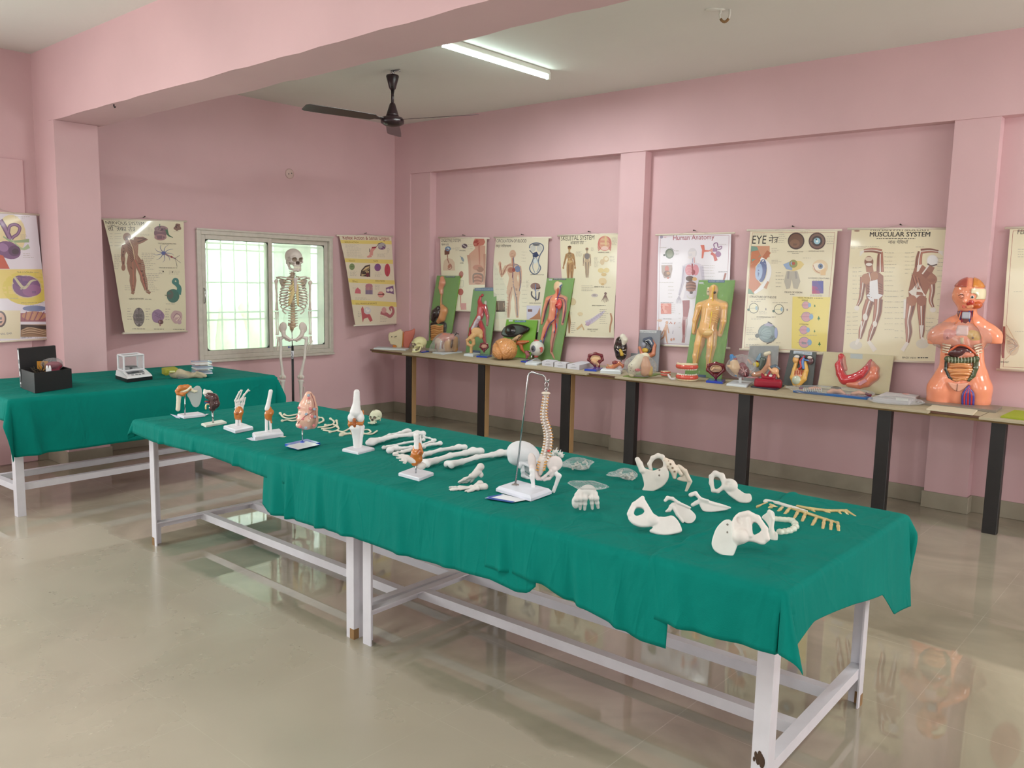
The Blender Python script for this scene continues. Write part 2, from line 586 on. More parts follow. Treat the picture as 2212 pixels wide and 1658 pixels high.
# long wall: recessed panels, projecting band beam, pillars, corner column
slab('wall_back', (0.0, PY, 0.0), (X1, PY+0.2, H), 'pink_distemper')
slab('beam_back', (0.0, 0.0, BZ), (X1, PY, H), 'pink_distemper')
for nm, a, b, d in (('column_corner', 0.0, 0.255, 0.0), ('pillar_corner', 0.255, 0.555, 0.018), ('pillar_middle', 3.005, 3.262, 0.012),
                    ('pillar_right', 5.692, 5.968, 0.012)):
    slab(nm, (a, d, 0.0), (b, PY, BZ), 'pink_distemper')

# cross beam and the pillar carrying it
BY0, BY1 = -3.705, -3.362
rng_ = random.Random(4)
mb = MB()
NX = 70
xs = [0.0+X1*i/NX for i in range(NX+1)]
V = []; Fq = []
for x in xs:
    w1, w2, w3 = rng_.uniform(-.004, .004), rng_.uniform(-.007, .007), rng_.uniform(-.003, .003)
    V += [(x, BY0, H), (x, BY0+w3, BZ+w1), (x, BY1+w2, BZ+w1), (x, BY1, H)]
for i in range(NX):
    a, b = 4*i, 4*i+4
    Fq += [(a, a+1, b+1, b), (a+1, a+2, b+2, b+1), (a+2, a+3, b+3, b+2)]
mb.add(V, Fq, smooth=False)
struct('beam_cross', mb, 'pink_distemper')
slab('pillar_left', (0.0, -3.708, 0.0), (0.395, -3.385, BZ), 'pink_distemper')

# walls behind the camera, each with window openings added to let light in
def wall_with_openings(name, axis, at, lo, hi, opens):
    mb = MB()
    def bx(a, b, z0, z1):
        if b-a < 1e-6: return
        c, h = (a+b)/2, (b-a)/2
        if axis == 1: mb.box((c, at, (z0+z1)/2), (h, 0.1, (z1-z0)/2))
        else: mb.box((at, c, (z0+z1)/2), (0.1, h, (z1-z0)/2))
    p = lo
    for a, b in opens:
        bx(p, a, 0, H); bx(a, b, 0, 0.9); bx(a, b, 2.6, H); p = b
    bx(p, hi, 0, H)
    struct(name, mb, 'pink_distemper')


wall_with_openings('wall_front', 1, Y1-0.1, -0.2, X1+0.2, [(0.6, 2.6), (3.6, 5.6), (6.6, 8.6)])
wall_with_openings('wall_right', 0, X1+0.1, Y1-0.2, 0.4, [(-8.4, -6.4), (-2.9, -0.9)])

# skirting tiles
def skirt(name, segs):
    mb = MB()
    for (x0, y0, x1, y1) in segs:
        mb.box(((x0+x1)/2, (y0+y1)/2, 0.059), (abs(x1-x0)/2, abs(y1-y0)/2, 0.059), bevel=0.003)
    struct(name, mb, 'skirting_tile')


T_ = 0.013
skirt('baseboard_back', [(0.0, -T_, 0.255, 0), (0.255, 0.018-T_, 0.555+T_, 0.018), (0.555, 0.018, 0.555+T_, PY), (0.555, PY-T_, 3.005, PY),
                         (3.005-T_, 0.012, 3.005, PY), (3.005-T_, 0.012-T_, 3.262+T_, 0.012), (3.262, 0.012, 3.262+T_, PY), (3.262, PY-T_, 5.692, PY),
                         (5.692-T_, 0.012, 5.692, PY), (5.692-T_, 0.012-T_, 5.968+T_, 0.012), (5.968, 0.012, 5.968+T_, PY), (5.968, PY-T_, X1, PY)])
skirt('baseboard_left', [(0, -3.385, T_, 0), (0, Y1, T_, -3.708), (0.395, -3.708-T_, 0.395+T_, -3.385+T_), (0, -3.385, 0.395, -3.385+T_), (0, -3.708-T_, 0.395, -3.708)])

# ------------------------------------------------------------------ window in view: two sliding panes, bars outside
def glass_mat():
    m = bpy.data.materials.new('dusty_glass'); m.use_nodes = True
    nt = m.node_tree; N = nt.nodes; N.clear(); Lk = nt.links
    out = N.new('ShaderNodeOutputMaterial'); mx = N.new('ShaderNodeMixShader'); m2 = N.new('ShaderNodeMixShader')
    tr = N.new('ShaderNodeBsdfTransparent'); tl = N.new('ShaderNodeBsdfTranslucent'); gl = N.new('ShaderNodeBsdfGlossy')
    tl.inputs[0].default_value = lin((238, 246, 236)); gl.inputs['Roughness'].default_value = 0.04
    tc = N.new('ShaderNodeTexCoord'); nz = N.new('ShaderNodeTexNoise'); nz.inputs['Scale'].default_value = 2.2; nz.inputs['Detail'].default_value = 6
    Lk.new(tc.outputs['Object'], nz.inputs[0])
    mr = N.new('ShaderNodeMapRange'); mr.inputs[1].default_value = 0.3; mr.inputs[2].default_value = 0.7; mr.inputs[3].default_value = 0.40; mr.inputs[4].default_value = 0.52
    Lk.new(nz.outputs[0], mr.inputs[0]); Lk.new(mr.outputs[0], mx.inputs[0]); Lk.new(tr.outputs[0], mx.inputs[1]); Lk.new(tl.outputs[0], mx.inputs[2])
    m2.inputs[0].default_value = 0.05; Lk.new(mx.outputs[0], m2.inputs[1]); Lk.new(gl.outputs[0], m2.inputs[2]); Lk.new(m2.outputs[0], out.inputs[0])
    MATS['dusty_glass'] = m


glass_mat()
mat('rubber_gasket', (34, 34, 34), rough=0.6)
mat('grille_paint', (120, 135, 140), rough=0.5)
win = tag(empty('window_1', (0.0, (WY0+WY1)/2, WZ0)), kind='structure')
HW, HH = (WY1-WY0)/2, WZ1-WZ0
fr = MB()
fw = 0.042
for yy in (-HW+fw/2, HW-fw/2): fr.box((-0.02, yy, HH/2), (0.05, fw/2, HH/2), bevel=0.004)
for zz in (fw/2, HH-fw/2): fr.box((-0.02, 0, zz), (0.05, HW-fw, fw/2), bevel=0.004)
fr.box((0.034, 0, HH+0.006), (0.006, HW+0.004, 0.008)); fr.box((0.02, 0, -0.012), (0.03, HW, 0.012), bevel=0.004)
fr.build('window_frame', 'aluminium', win)


def rounded_rect(y0, y1, z0, z1, r, n=6):
    P = []
    for cy_, cz_, a0 in ((y1-r, z1-r, 0), (y0+r, z1-r, PI/2), (y0+r, z0+r, PI), (y1-r, z0+r, 1.5*PI)):
        for i in range(n+1):
            a = a0+PI/2*i/n; P.append((cy_+r*math.cos(a), cz_+r*math.sin(a)))
    return P


for nm, y0, y1, xx in (('sliding_pane', -HW+fw, 0.03, 0.008), ('sliding_pane', -0.035, HW-fw, -0.022)):
    sash = MB(); sw = 0.042
    sash.box((xx, y0+sw/2, HH/2), (0.013, sw/2, HH/2-fw), bevel=0.003); sash.box((xx, y1-sw/2, HH/2), (0.013, sw/2, HH/2-fw), bevel=0.003)
    for zz in (fw+sw/2, HH-fw-sw/2): sash.box((xx, (y0+y1)/2, zz), (0.013, (y1-y0)/2-sw, sw/2), bevel=0.003)
    so = sash.build(nm, 'aluminium', win)
    a0, a1, b0, b1 = y0+sw, y1-sw, fw+sw, HH-fw-sw
    gk = MB(); outer = [(a1, b1), (a0, b1), (a0, b0), (a1, b0)]
    rr = rounded_rect(a0+.004, a1-.004, b0+.004, b1-.004, 0.035); n1 = len(rr)
    V = [(xx+0.006, p, q) for p, q in rr]+[(xx+0.006, p, q) for p, q in outer]
    Fq = []
    for ci in range(4):
        for i in range(6): Fq.append((ci*7+i, ci*7+i+1, n1+ci))
        Fq.append((ci*7+6, (ci*7+7) % n1, n1+(ci+1) % 4, n1+ci))
    gk.add(V, Fq)
    gk.build('gasket', 'rubber_gasket', so)
    pn = MB(); pn.box((xx, (a0+a1)/2, (b0+b1)/2), (0.002, (a1-a0)/2, (b1-b0)/2)); pn.build('pane', 'dusty_glass', so)
    if xx > 0:
        h = MB(); yh = y0+sw*0.4; h.tube([(xx+.013, yh, HH/2-.07), (xx+.035, yh, HH/2-.06), (xx+.035, yh, HH/2+.06), (xx+.013, yh, HH/2+.07)], .005, n=8)
        h.build('pull_handle', 'chrome', so)
# steel bars set in the masonry outside the panes
gr = MB()
for i in range(11):
    yy = -HW+0.06+(2*HW-0.12)*i/10; gr.box((-0.16, yy, HH/2), (0.006, 0.006, HH/2))
for zz in (0.30, 0.36, 0.60, 0.86, 0.91): gr.box((-0.168, 0, HH*zz), (0.005, HW, 0.008))
gr.build('window_bars', 'grille_paint', win)

# what stands outside: sunlit pale wall of the next building and hedge
mat('outside_render', (226, 244, 238), rough=0.9, noise=0.05, nscale=0.8)
mat('hedge_leaves', (176, 206, 150), rough=0.9, noise=0.35, nscale=5)
mat('outside_ground', (190, 185, 160), rough=0.9, noise=0.1)
slab('ground_outside', (-14, -12, -0.3), (-0.24, 8, -0.05), 'outside_ground')
slab('wall_outside', (-7.2, -12, -0.05), (-7.0, 8, 4.2), 'outside_render')
hb = MB(); r5 = random.Random(9)
for i in range(26):
    hb.ell((-5.6+r5.uniform(-.3, .3), -3.6+i*0.22, 0.35+r5.uniform(0, .3)), (0.35, 0.3, 0.5+r5.uniform(0, .35)), n=10)
tag(hb.build('hedge', 'hedge_leaves'), 'green hedge seen blurred through the dusty window', 'hedge', kind='stuff')
slab('column_outside', (-0.9, -0.98, -0.05), (-0.6, -0.70, 3.6), 'outside_render')
# ------------------------------------------------------------------ ceiling fittings
mat('fan_enamel', (38, 22, 26), rough=0.3, spec=0.5)
P = onz(848, 152, H)
fan = empty('ceiling_fan', P, 0, 'dark brown ceiling fan hanging near the room corner', 'fan')
u = mpp(P)
mb = MB(u); mb.lathe([(4, 0), (4, -10)], n=12); mb.tube([(0, 0, -2), (22, 0, -1.5), (24, 0, -5)], 2, n=6); mb.build('hook_bracket', 'chrome', fan)
mb = MB(u); mb.lathe([(4, -8), (13, -10), (14, -13), (7, -38), (4, -42)]); mb.build('canopy', 'fan_enamel', fan)
mb = MB(u); mb.lathe([(3.2, -40), (3.2, -72)], n=12); mb.build('downrod', 'fan_enamel', fan)
mb = MB(u); mb.tube(spline([(4, -6, -34), (12, -6, -42), (9, -5, -50), (3, -3, -44)]), .8, n=6); mb.build('wire', 'black_plastic', fan)
mb = MB(u); mb.lathe([(4, -68), (6, -70), (13, -92), (14, -95), (6, -96)]); mb.build('lower_canopy', 'fan_enamel', fan)
mb = MB(u); mb.lathe([(8, -94), (22, -99), (25.5, -105), (25, -111), (15, -117), (3, -119)], n=32); mb.build('motor', 'fan_enamel', fan)
for k in range(3):
    a = math.radians(18+120*k); bl_ = MB(u); V = []
    R = rot3(0, 0, a)
    st = [(22, 5), (40, 7), (48, 14), (90, 16.5), (150, 17.5), (196, 17), (203, 12)]
    for x, w in st:
        tw = .22
        for sy in (-1, 1):
            for zz in (0, .8): V.append(R @ np.array((x, sy*w*math.cos(tw), -104+sy*w*math.sin(tw)+zz)))
    F = []
    for i in range(len(st)-1):
        q = 4*i; F += [(q, q+4, q+6, q+2), (q+1, q+3, q+7, q+5), (q, q+1, q+5, q+4), (q+2, q+6, q+7, q+3)]
    q = 4*(len(st)-1); F += [(0, 2, 3, 1), (q, q+1, q+3, q+2)]
    bl_.add(V, F); bl_.build('blade', 'fan_enamel', fan)

# fluorescent batten under the ceiling beyond the beam
def emitter(name, col, strength):
    m = bpy.data.materials.new(name); m.use_nodes = True; b = m.node_tree.nodes['Principled BSDF']
    b.inputs['Emission Color'].default_value = lin(col); b.inputs['Emission Strength'].default_value = strength; b.inputs['Base Color'].default_value = lin((240, 240, 240)); MATS[name] = m


emitter('tube_glow', (226, 255, 246), 14.0)
mat('batten_enamel', (214, 214, 205), rough=0.4)
def tube_light(x, y, rz, label):
    T = empty('tube_light', (x, y, H), rz, label, 'light', 'ceiling tube lights')
    mb = MB(); mb.box((0, 0, -0.018), (0.02, 0.60, 0.018), bevel=.004); mb.build('batten', 'batten_enamel', T)
    for yy in (-.60, .60): mb = MB(); mb.box((0.0, yy, -0.045), (0.016, 0.014, 0.03), bevel=.004); mb.build('tube_holder', 'batten_enamel', T)
    mb = MB(); mb.tube([(0, -.59, -.058), (0, .59, -.058)], .013, n=14); mb.build('tube', 'tube_glow', T)
    mb = MB(); mb.tube(spline([(-.012, .12, -.03), (-.05, .14, -.05), (-.07, .10, -.03), (-.10, .06, -.001)]), .003, n=6); mb.build('wire', 'black_plastic', T)
    area('tube_lamp', (x, y, H-.075), (0, 0, -1), .05, 1.15, 40 if y > -3 else 26, (.92, 1, .98)).rotation_euler = (0, 0, rz)


tube_light(2.925, -1.53, 0, 'lit white fluorescent tube batten on the ceiling beyond the beam')
for x, y in ((7.9, -1.53), (2.6, -6.0), (5.2, -6.2), (7.9, -6.0)): tube_light(x, y, 0, 'lit tube batten added on the unseen part of the ceiling for brightness')  # extra battens added out of view to raise the brightness

# empty fan hook with a patch of filler beside it
P = onz(1566, 20, H)
hk = empty('ceiling_hook', P, math.radians(41), 'empty white and rusty fan hook in the ceiling with plaster patch', 'hook')
u = mpp(P)
mb = MB(u); mb.tube([(-9, 0, 8), (-9, 0, -8)]+[(-11*math.cos(t), 0, -10-15*math.sin(t)) for t in np.linspace(0, PI, 9)]+[(11, 0, -6), (10, 0, 8)], 2.3, n=8); mb.build('hook_bar', 'batten_enamel', hk)
mb = MB(u); mb.tube([(-10.2*math.cos(t), 0, -11-15*math.sin(t)) for t in np.linspace(.6, PI-.6, 7)], 3.0, n=8); mb.build('rust', 'rust_paint' if 'rust_paint' in MATS else 'fan_enamel', hk)
mb = MB(u); mb.ell((-26, 4, 0), (17, 13, 3.5)); mb.ell((-12, 2, 0), (14, 8, 3)); mb.build('filler_patch', 'batten_enamel', hk)

# round junction box cover on the window wall
P = onx(625, 375, 0.0)
jb = empty('junction_cover', P, 0, 'round cream cable junction cover high on the wall above the window', 'cover')
u = mpp(P)
mb = MB(u); mb.V = []; mb.lathe([(10.5, 0), (10.5, 2.0), (8.5, 3.2), (3, 3.4)], n=28); mb.V = [(v[2], v[0], v[1]) for v in mb.V]; mb.build('cover_disc', 'junction_cover', jb)
for q_ in ((3.2, 3.5, 1), (3.2, -3.5, -1)): mb = MB(u); mb.ell(q_, 1.2, n=8); mb.build('screw', 'rubber_gasket', jb)
# bent rusty hook left in the lower edge of the cross beam
P = onz(246, 226, BZ)
rh = empty('beam_hook', P, 0, 'small rusty hook sticking out under the cross beam', 'hook')
mb = MB(mpp(P)); mb.tube([(0, 0, 6), (0, 0, -3), (2, 0, -6), (5, 1, -5)], 1.5, n=6); mb.build('rusty_bar', 'fan_enamel', rh)
# ------------------------------------------------------------------ wall charts: printed sheets hung from rods
import bmesh


def homography(src, dst):
    A = []; b = []
    for (x, y), (u, v) in zip(src, dst):
        A.append([x, y, 1, 0, 0, 0, -u*x, -u*y]); b.append(u)
        A.append([0, 0, 0, x, y, 1, -v*x, -v*y]); b.append(v)
    h = np.linalg.solve(np.array(A, float), np.array(b, float))
    return np.append(h, 1).reshape(3, 3)


_txt = {}


def text_mesh(s):
    """outline triangles of a line of lettering: (verts, faces, width)"""
    if s not in _txt:
        c = bpy.data.curves.new('lettering', 'FONT'); c.body = s; c.resolution_u = 3
        o = bpy.data.objects.new('lettering', c); COL.objects.link(o)
        dg = bpy.context.evaluated_depsgraph_get(); oe = o.evaluated_get(dg); me = oe.to_mesh()
        V = np.array([(v.co.x, v.co.y) for v in me.vertices]); F = [tuple(p.vertices) for p in me.polygons]
        oe.to_mesh_clear(); bpy.data.objects.remove(o); bpy.data.curves.remove(c)
        _txt[s] = (V, F)
    return _txt[s]


INK = (52, 47, 48)


class Sheet:
    def __init__(self, px_corners, world_corners, crop=(0, 0, 1.0), base=(226, 220, 196)):
        """px_corners TL TR BR BL in photo pixels and the same corners in the room"""
        self.A = [np.array(c, float) for c in world_corners]
        self.W = float(np.linalg.norm(self.A[1]-self.A[0])); self.Hh = float(np.linalg.norm(self.A[3]-self.A[0]))
        self.Hm = homography(px_corners, [(0, 0), (self.W, 0), (self.W, self.Hh), (0, self.Hh)])
        self.crop = crop; self.base = base; self.ops = []; self.lay = 0

    def q(self, x, y):
        x, y = x/self.crop[2]+self.crop[0], y/self.crop[2]+self.crop[1]
        p = self.Hm @ np.array((x, y, 1.0)); return (p[0]/p[2], p[1]/p[2])

    def unit(self): return 1.0/self.crop[2]*self.sc

    def raw(self, pts, col):
        self.ops.append((pts, col, self.lay)); self.lay += 1

    def poly(self, pts, col): self.raw([self.q(*p) for p in pts], col); return self

    def rect(self, x0, y0, x1, y1, col): return self.poly([(x0, y0), (x1, y0), (x1, y1), (x0, y1)], col)

    def ell(self, x, y, rx, ry, col, rot=0.0, n=22, wob=0.0):
        P = []
        for i in range(n):
            t = 2*PI*i/n; k = 1+wob*math.sin(3*t+x)+wob*math.sin(5*t+y)
            a, b = rx*k*math.cos(t), ry*k*math.sin(t)
            P.append((x+a*math.cos(rot)-b*math.sin(rot), y+a*math.sin(rot)+b*math.cos(rot)))
        return self.poly(P, col)

    def line(self, pts, w, col, smooth=False):
        if smooth: pts = [tuple(p) for p in spline([(a, b, 0) for a, b in pts], 6)]; pts = [(p[0], p[1]) for p in pts]
        n = len(pts); ws = [w]*n if np.isscalar(w) else list(np.interp(np.linspace(0, 1, n), np.linspace(0, 1, len(w)), w))
        L = []; R = []
        for i in range(n):
            a = pts[max(i-1, 0)]; b = pts[min(i+1, n-1)]; dx, dy = b[0]-a[0], b[1]-a[1]; l = math.hypot(dx, dy)+1e-9
            nx, ny = -dy/l*ws[i]/2, dx/l*ws[i]/2
            L.append((pts[i][0]+nx, pts[i][1]+ny)); R.append((pts[i][0]-nx, pts[i][1]-ny))
        lay = self.lay
        for i in range(n-1):
            self.ops.append(([self.q(*p) for p in (L[i], L[i+1], R[i+1], R[i])], col, lay))
        self.lay += 1
        return self

    def text(self, s, x, y, w, col=INK, squash=1.0, tra=()):
        """baseline left at (x, y), w wide; tra: positions (em) where the joined letter tra is drawn stroke by stroke"""
        V, F = text_mesh(s)
        x0, x1 = V[:, 0].min(), V[:, 0].max()
        p = np.array(self.q(x, y)); e = np.array(self.q(x+w, y)); k = np.linalg.norm(e-p)/(x1-x0)
        lay = self.lay
        for f in F:
            self.ops.append(([(p[0]+(V[i][0]-x0)*k, p[1]-V[i][1]*k*squash) for i in f], col, lay))
        self.lay += 1
        return self

    def hindi(self, parts, x, y, w, col=INK):
        """word pieces; the piece '#' stands for the joined letter tra"""
        em = 0.0; out = []
        for s in parts:
            if s == '#': out.append((None, em)); em += 0.52
            elif s == ' ': em += 0.28
            else:
                V, F = text_mesh(s); out.append((s, em)); em += V[:, 0].max()-min(0, V[:, 0].min())-0.012
        p = np.array(self.q(x, y)); k = np.linalg.norm(np.array(self.q(x+w, y))-p)/em; lay = self.lay
        bar = 0.07; top = 0.655
        for s, e in out:
            if s is None:
                def st(a, b, wd):
                    (ax, ay), (bx, by) = a, b; l = math.hypot(bx-ax, by-ay); nx, ny = -(by-ay)/l*wd/2, (bx-ax)/l*wd/2
                    Q = [(ax+nx, ay+ny), (bx+nx, by+ny), (bx-nx, by-ny), (ax-nx, ay-ny)]
                    self.ops.append(([(p[0]+(e+a_)*k, p[1]-b_*k) for a_, b_ in Q], col, lay))
                st((-.02, top-.035), (.54, top-.035), bar); st((.40, top), (.40, 0), bar)
                st((.40, .36), (.22, .40), bar*.9); st((.22, .40), (.10, .30), bar*.9); st((.42, .30), (.08, .02), bar*.9)
            else:
                V, F = text_mesh(s)
                for f in F: self.ops.append(([(p[0]+(e+V[i][0])*k, p[1]-V[i][1]*k) for i in f], col, lay))
        self.lay += 1
        return self

    def notes(self, x0, y0, x1, y1, rows, col=(172, 165, 150), seed=1, fill=0.8, th=None):
        """rows of caption text too small to read"""
        r = random.Random(seed+int(x0)*7+int(y0)); lay = self.lay; dy = (y1-y0)/max(1, rows); th = th or min(dy*0.26, 3.4); col = (112, 106, 102) if col == INK and th < 4 else col
        for i in range(rows):
            y = y0+dy*(i+0.5); x = x0; end = x0+(x1-x0)*r.uniform(fill*0.7, 1)
            while x < end:
                w = min(r.uniform(6, 22), end-x); self.ops.append(([self.q(*p) for p in ((x, y-th/2), (x+w, y-th/2), (x+w, y+th/2), (x, y+th/2))], col, lay)); x += w+r.uniform(3, 6)
        self.lay += 1
        return self

    def leaders(self, x0, x1, ys, col=(120, 112, 104), th=1.6, side=1, cap=40):
        for i, y in enumerate(ys):
            self.line([(x0, y+((i*37) % 9-4)), (x1, y)], th, col)
            self.notes(x1+(4 if side > 0 else -cap-4), y-6, x1+(cap+4 if side > 0 else -4), y+6, 1, seed=i)
        return self

    def figure(self, J, cols, w):
        """front or back standing figure: J joints; cols skin, shade; w limb widths"""
        c, d = cols
        for a, b, e, wd in (('shl', 'ell', 'hal', w[0]), ('shr', 'elr', 'har', w[0]), ('hpl', 'knl', 'anl', w[1]), ('hpr', 'knr', 'anr', w[1])):
            P = [J[a], ((J[a][0]+J[b][0])/2, (J[a][1]+J[b][1])/2), J[b], ((J[b][0]*2+J[e][0])/3, (J[b][1]*2+J[e][1])/3), J[e]]
            self.line(P, [wd, wd*1.05, wd*.72, wd*.82, wd*.42], c); self.line([P[0], P[2]], [wd*.3, wd*.25], d); self.line([P[2], P[4]], [wd*.28, wd*.18], d)
        for k, an in (('fl', 'anl'), ('fr', 'anr')):
            if k in J: self.line([J[an], J[k]], [w[1]*.42, w[1]*.3], c)
        for h in ('hal', 'har'): self.ell(J[h][0], J[h][1]+w[0]*.35, w[0]*.38, w[0]*.62, c)
        s0, s1, h0, h1 = J['shl'], J['shr'], J['hpl'], J['hpr']
        wx = (s0[0]+s1[0])/2*.45+(h0[0]+h1[0])/2*.55; wy = s0[1]*.42+h0[1]*.58; hw = abs(h1[0]-h0[0])*.62
        n = J['head']; nk = n[2]*.45
        self.poly([(s0[0]-w[0]*.4, s0[1]), (s0[0]+w[0]*.5, s0[1]-w[0]*.55), (n[0]-nk, s0[1]-w[0]*.8), (n[0]+nk, s1[1]-w[0]*.8), (s1[0]-w[0]*.5, s1[1]-w[0]*.55), (s1[0]+w[0]*.4, s1[1]),
                   (wx+hw, wy), (h1[0]+w[1]*.52, h1[1]+w[1]*.3), (h0[0]-w[1]*.52, h0[1]+w[1]*.3), (wx-hw, wy)], c)
        self.line([(n[0], n[1]), (n[0], s0[1]-w[0]*.4)], nk*2, c)
        self.ell(n[0], n[1], n[2], n[2]*1.28, c); self.ell(n[0], n[1]+n[2]*.3, n[2]*.6, n[2]*.6, d)
        return self

    def build(self, name, label, cat='chart', group=None, bow=0.012, curl=0.0, rods=True, rod_ext=(0.03, 0.03, 0.02, 0.02), border=None, grid=(10, 30)):
        TL, TR, BR, BL = self.A
        root = empty(name, (BL+BR)/2, 0, label, cat, group)
        org = np.array(root.location)
        nrm = np.cross(TR-TL, BL-TL); nrm /= np.linalg.norm(nrm)
        if np.dot(nrm, CAM-TL) < 0: nrm = -nrm
        bm = bmesh.new(); lay_c = bm.faces.layers.int.new('ci'); pal = [self.base]; idx = {self.base: 0}
        W_, H_ = self.W, self.Hh
        def face(pts, z, col):
            k = idx.setdefault(col, len(pal))
            if k == len(pal): pal.append(col)
            try:
                f = bm.faces.new([bm.verts.new((min(max(a, 0.002), W_-0.002), min(max(b, 0.002), H_-0.002), z)) for a, b in pts]); f[lay_c] = k
            except ValueError: pass
        f = bm.faces.new([bm.verts.new(p) for p in ((0, 0, 0), (W_, 0, 0), (W_, H_, 0), (0, H_, 0))]); f[lay_c] = 0
        if border:
            m_, wd_ = 0.018, 0.0022
            for (a, b, c, d) in ((m_, m_, W_-m_, m_+wd_), (m_, H_-m_-wd_, W_-m_, H_-m_), (m_, m_, m_+wd_, H_-m_), (W_-m_-wd_, m_, W_-m_, H_-m_)):
                face([(a, b), (c, b), (c, d), (a, d)], 0.0002, border)
        for pts, col, L in self.ops:
            u = [p[0] for p in pts]; v = [p[1] for p in pts]
            if max(u) < 0 or min(u) > W_ or max(v) < 0 or min(v) > H_: continue
            face(pts, 0.0006+0.000012*L, col)
        for ax, n, ext in ((1, grid[1], H_), (0, grid[0], W_)):
            for i in range(1, n):
                co = [0, 0, 0]; co[ax] = ext*i/n; no = [0, 0, 0]; no[ax] = 1
                bmesh.ops.bisect_plane(bm, geom=bm.verts[:]+bm.edges[:]+bm.faces[:], plane_co=co, plane_no=no, dist=1e-6)
        bmesh.ops.triangulate(bm, faces=[f for f in bm.faces if len(f.verts) > 4])
        for v in bm.verts:
            u, t, z = v.co.x/W_, v.co.y/H_, v.co.z
            P = TL*(1-u)*(1-t)+TR*u*(1-t)+BR*u*t+BL*(1-u)*t
            off = z+bow*math.sin(PI*t)*(0.6+0.4*math.sin(PI*u))+bow*0.35*math.sin(2.2*PI*t+u*2)+curl*((1-u)**4)*math.sin(PI*min(1, t*1.15))
            v.co = P+nrm*off-org
        if (np.array(bm.faces[:][0].normal) @ nrm if False else 1) < 0: pass
        me = bpy.data.meshes.new('sheet'); bm.normal_update()
        ci = [f[lay_c] for f in bm.faces]; bm.to_mesh(me); bm.free()
        a = me.color_attributes.new('Col', 'FLOAT_COLOR', 'CORNER'); buf = []
        for p in me.polygons: buf.extend(lin(pal[ci[p.index]])*p.loop_total)
        a.data.foreach_set('color', buf); me.polygons.foreach_set('use_smooth', [True]*len(me.polygons))
        link_mesh('printed_sheet', me, 'printed_sheet', root)
        if rods:
            for nm, a_, b_, e0, e1 in (('top_rod', TL, TR, rod_ext[0], rod_ext[1]), ('bottom_rod', BL, BR, rod_ext[2], rod_ext[3])):
                d = (b_-a_)/np.linalg.norm(b_-a_); mb = MB()
                mb.tube([a_-d*e0-org, b_+d*e1-org], 0.0085, (222, 212, 196), n=10); mb.build(nm, MC, root)
            mb = MB(); c = (TL+TR)/2-org
            mb.tube([TL*.7+TR*.3-org+nrm*.009, c+np.array((0, 0, .028)), TL*.3+TR*.7-org+nrm*.009], 0.0012, (190, 180, 165), n=5); mb.build('hanging_string', MC, root)
            mb = MB(); mb.tube([c+np.array((0, 0, .028))-nrm*.03, c+np.array((0, 0, .03))+nrm*.012], [.003, .005], (60, 52, 50), n=8); mb.build('nail', MC, root)
        return root


def wall_sheet(crop, pts, plane, base):
    """pts TL TR BR BL in crop pixels; plane: (axis, offsets at the four corners)"""
    px = [(x/crop[2]+crop[0], y/crop[2]+crop[1]) for x, y in pts]
    ax, offs = plane
    wc = [hit(ax, p[0], p[1], o) for p, o in zip(px, offs)]
    return Sheet(px, wc, crop, base)


C1 = (0, 420, 3.4536); C2 = (400, 460, 3.768); C3 = (780, 480, 4.608); C4 = (1140, 480, 4.364); C5 = (1560, 470, 3.393)
CREAM, IVORY, LILAC = (222, 214, 186), (228, 220, 196), (226, 220, 228)
SK, SKD, RED, DRED, PUR, BLU, GRN, BRN, GRY = (206, 158, 130), (160, 112, 92), (190, 78, 66), (140, 48, 50), (134, 96, 132), (92, 112, 160), (70, 116, 104), (120, 86, 70), (128, 122, 122)
FAINT = (168, 160, 146)

# ear chart at the left edge of the view
s = wall_sheet(C1, [(-300, 118), (268, 150), (372, 1075), (-190, 1108)], (0, (.03, .03, .05, .05)), (222, 216, 226))
s.rect(-300, 552, 350, 770, (226, 204, 118)); s.ell(205, 690, 190, 130, (218, 200, 96)); s.rect(-250, 860, 150, 1075, (222, 211, 180))
s.ell(80, 300, 110, 150, (222, 206, 160))
for off, c, w in ((0, (108, 74, 110), 30), (4, (150, 112, 150), 14)):
    s.line([(0, 190), (30, 240), (60, 300), (75, 330)], w*1.3, c, True)
    s.line([(60, 280), (70, 235), (110, 222), (145, 245), (130, 290), (95, 315), (70, 350)], w*.8, c, True)
s.line([(20, 310), (90, 345), (215, 340)], [10, 14, 26], (150, 170, 130), True); s.line([(80, 330), (160, 400), (215, 380)], [10, 14, 34], (170, 190, 150), True)
s.ell(60, 410, 95, 62, (116, 78, 122), .35); s.ell(105, 415, 46, 40, (86, 56, 92)); s.ell(112, 420, 26, 22, (60, 42, 60)); s.ell(20, 390, 40, 30, (150, 112, 156), .4)
s.poly([(-60, 430), (20, 450), (70, 548), (-60, 548)], (190, 84, 58))
s.text('THE COCHLEA', 125, 580, 118, (96, 84, 60)); s.notes(240, 566, 300, 582, 1)
s.ell(195, 680, 112, 88, (206, 192, 150), .1); s.ell(195, 680, 104, 80, (128, 92, 134), .1)
s.ell(150, 640, 58, 42, (112, 82, 130), .2); s.ell(235, 710, 70, 44, (150, 104, 146), -.1); s.line([(105, 610), (175, 690), (230, 640), (270, 632)], [16, 22, 16, 8], (196, 190, 160), True); s.line([(150, 700), (210, 668)], 12, (176, 168, 150))
s.text('SPIRAL ORGAN OF CORTI', 155, 808, 165, (110, 98, 70)); s.notes(185, 812, 310, 828, 1)
s.ell(255, 845, 90, 22, (120, 132, 170)); s.rect(150, 880, 345, 945, (158, 100, 110)); s.ell(250, 900, 90, 34, (190, 140, 110))
for i in range(7): s.line([(180+i*18, 935), (195+i*22, 868)], 8, (196, 146, 116) if i % 2 else (140, 82, 100))
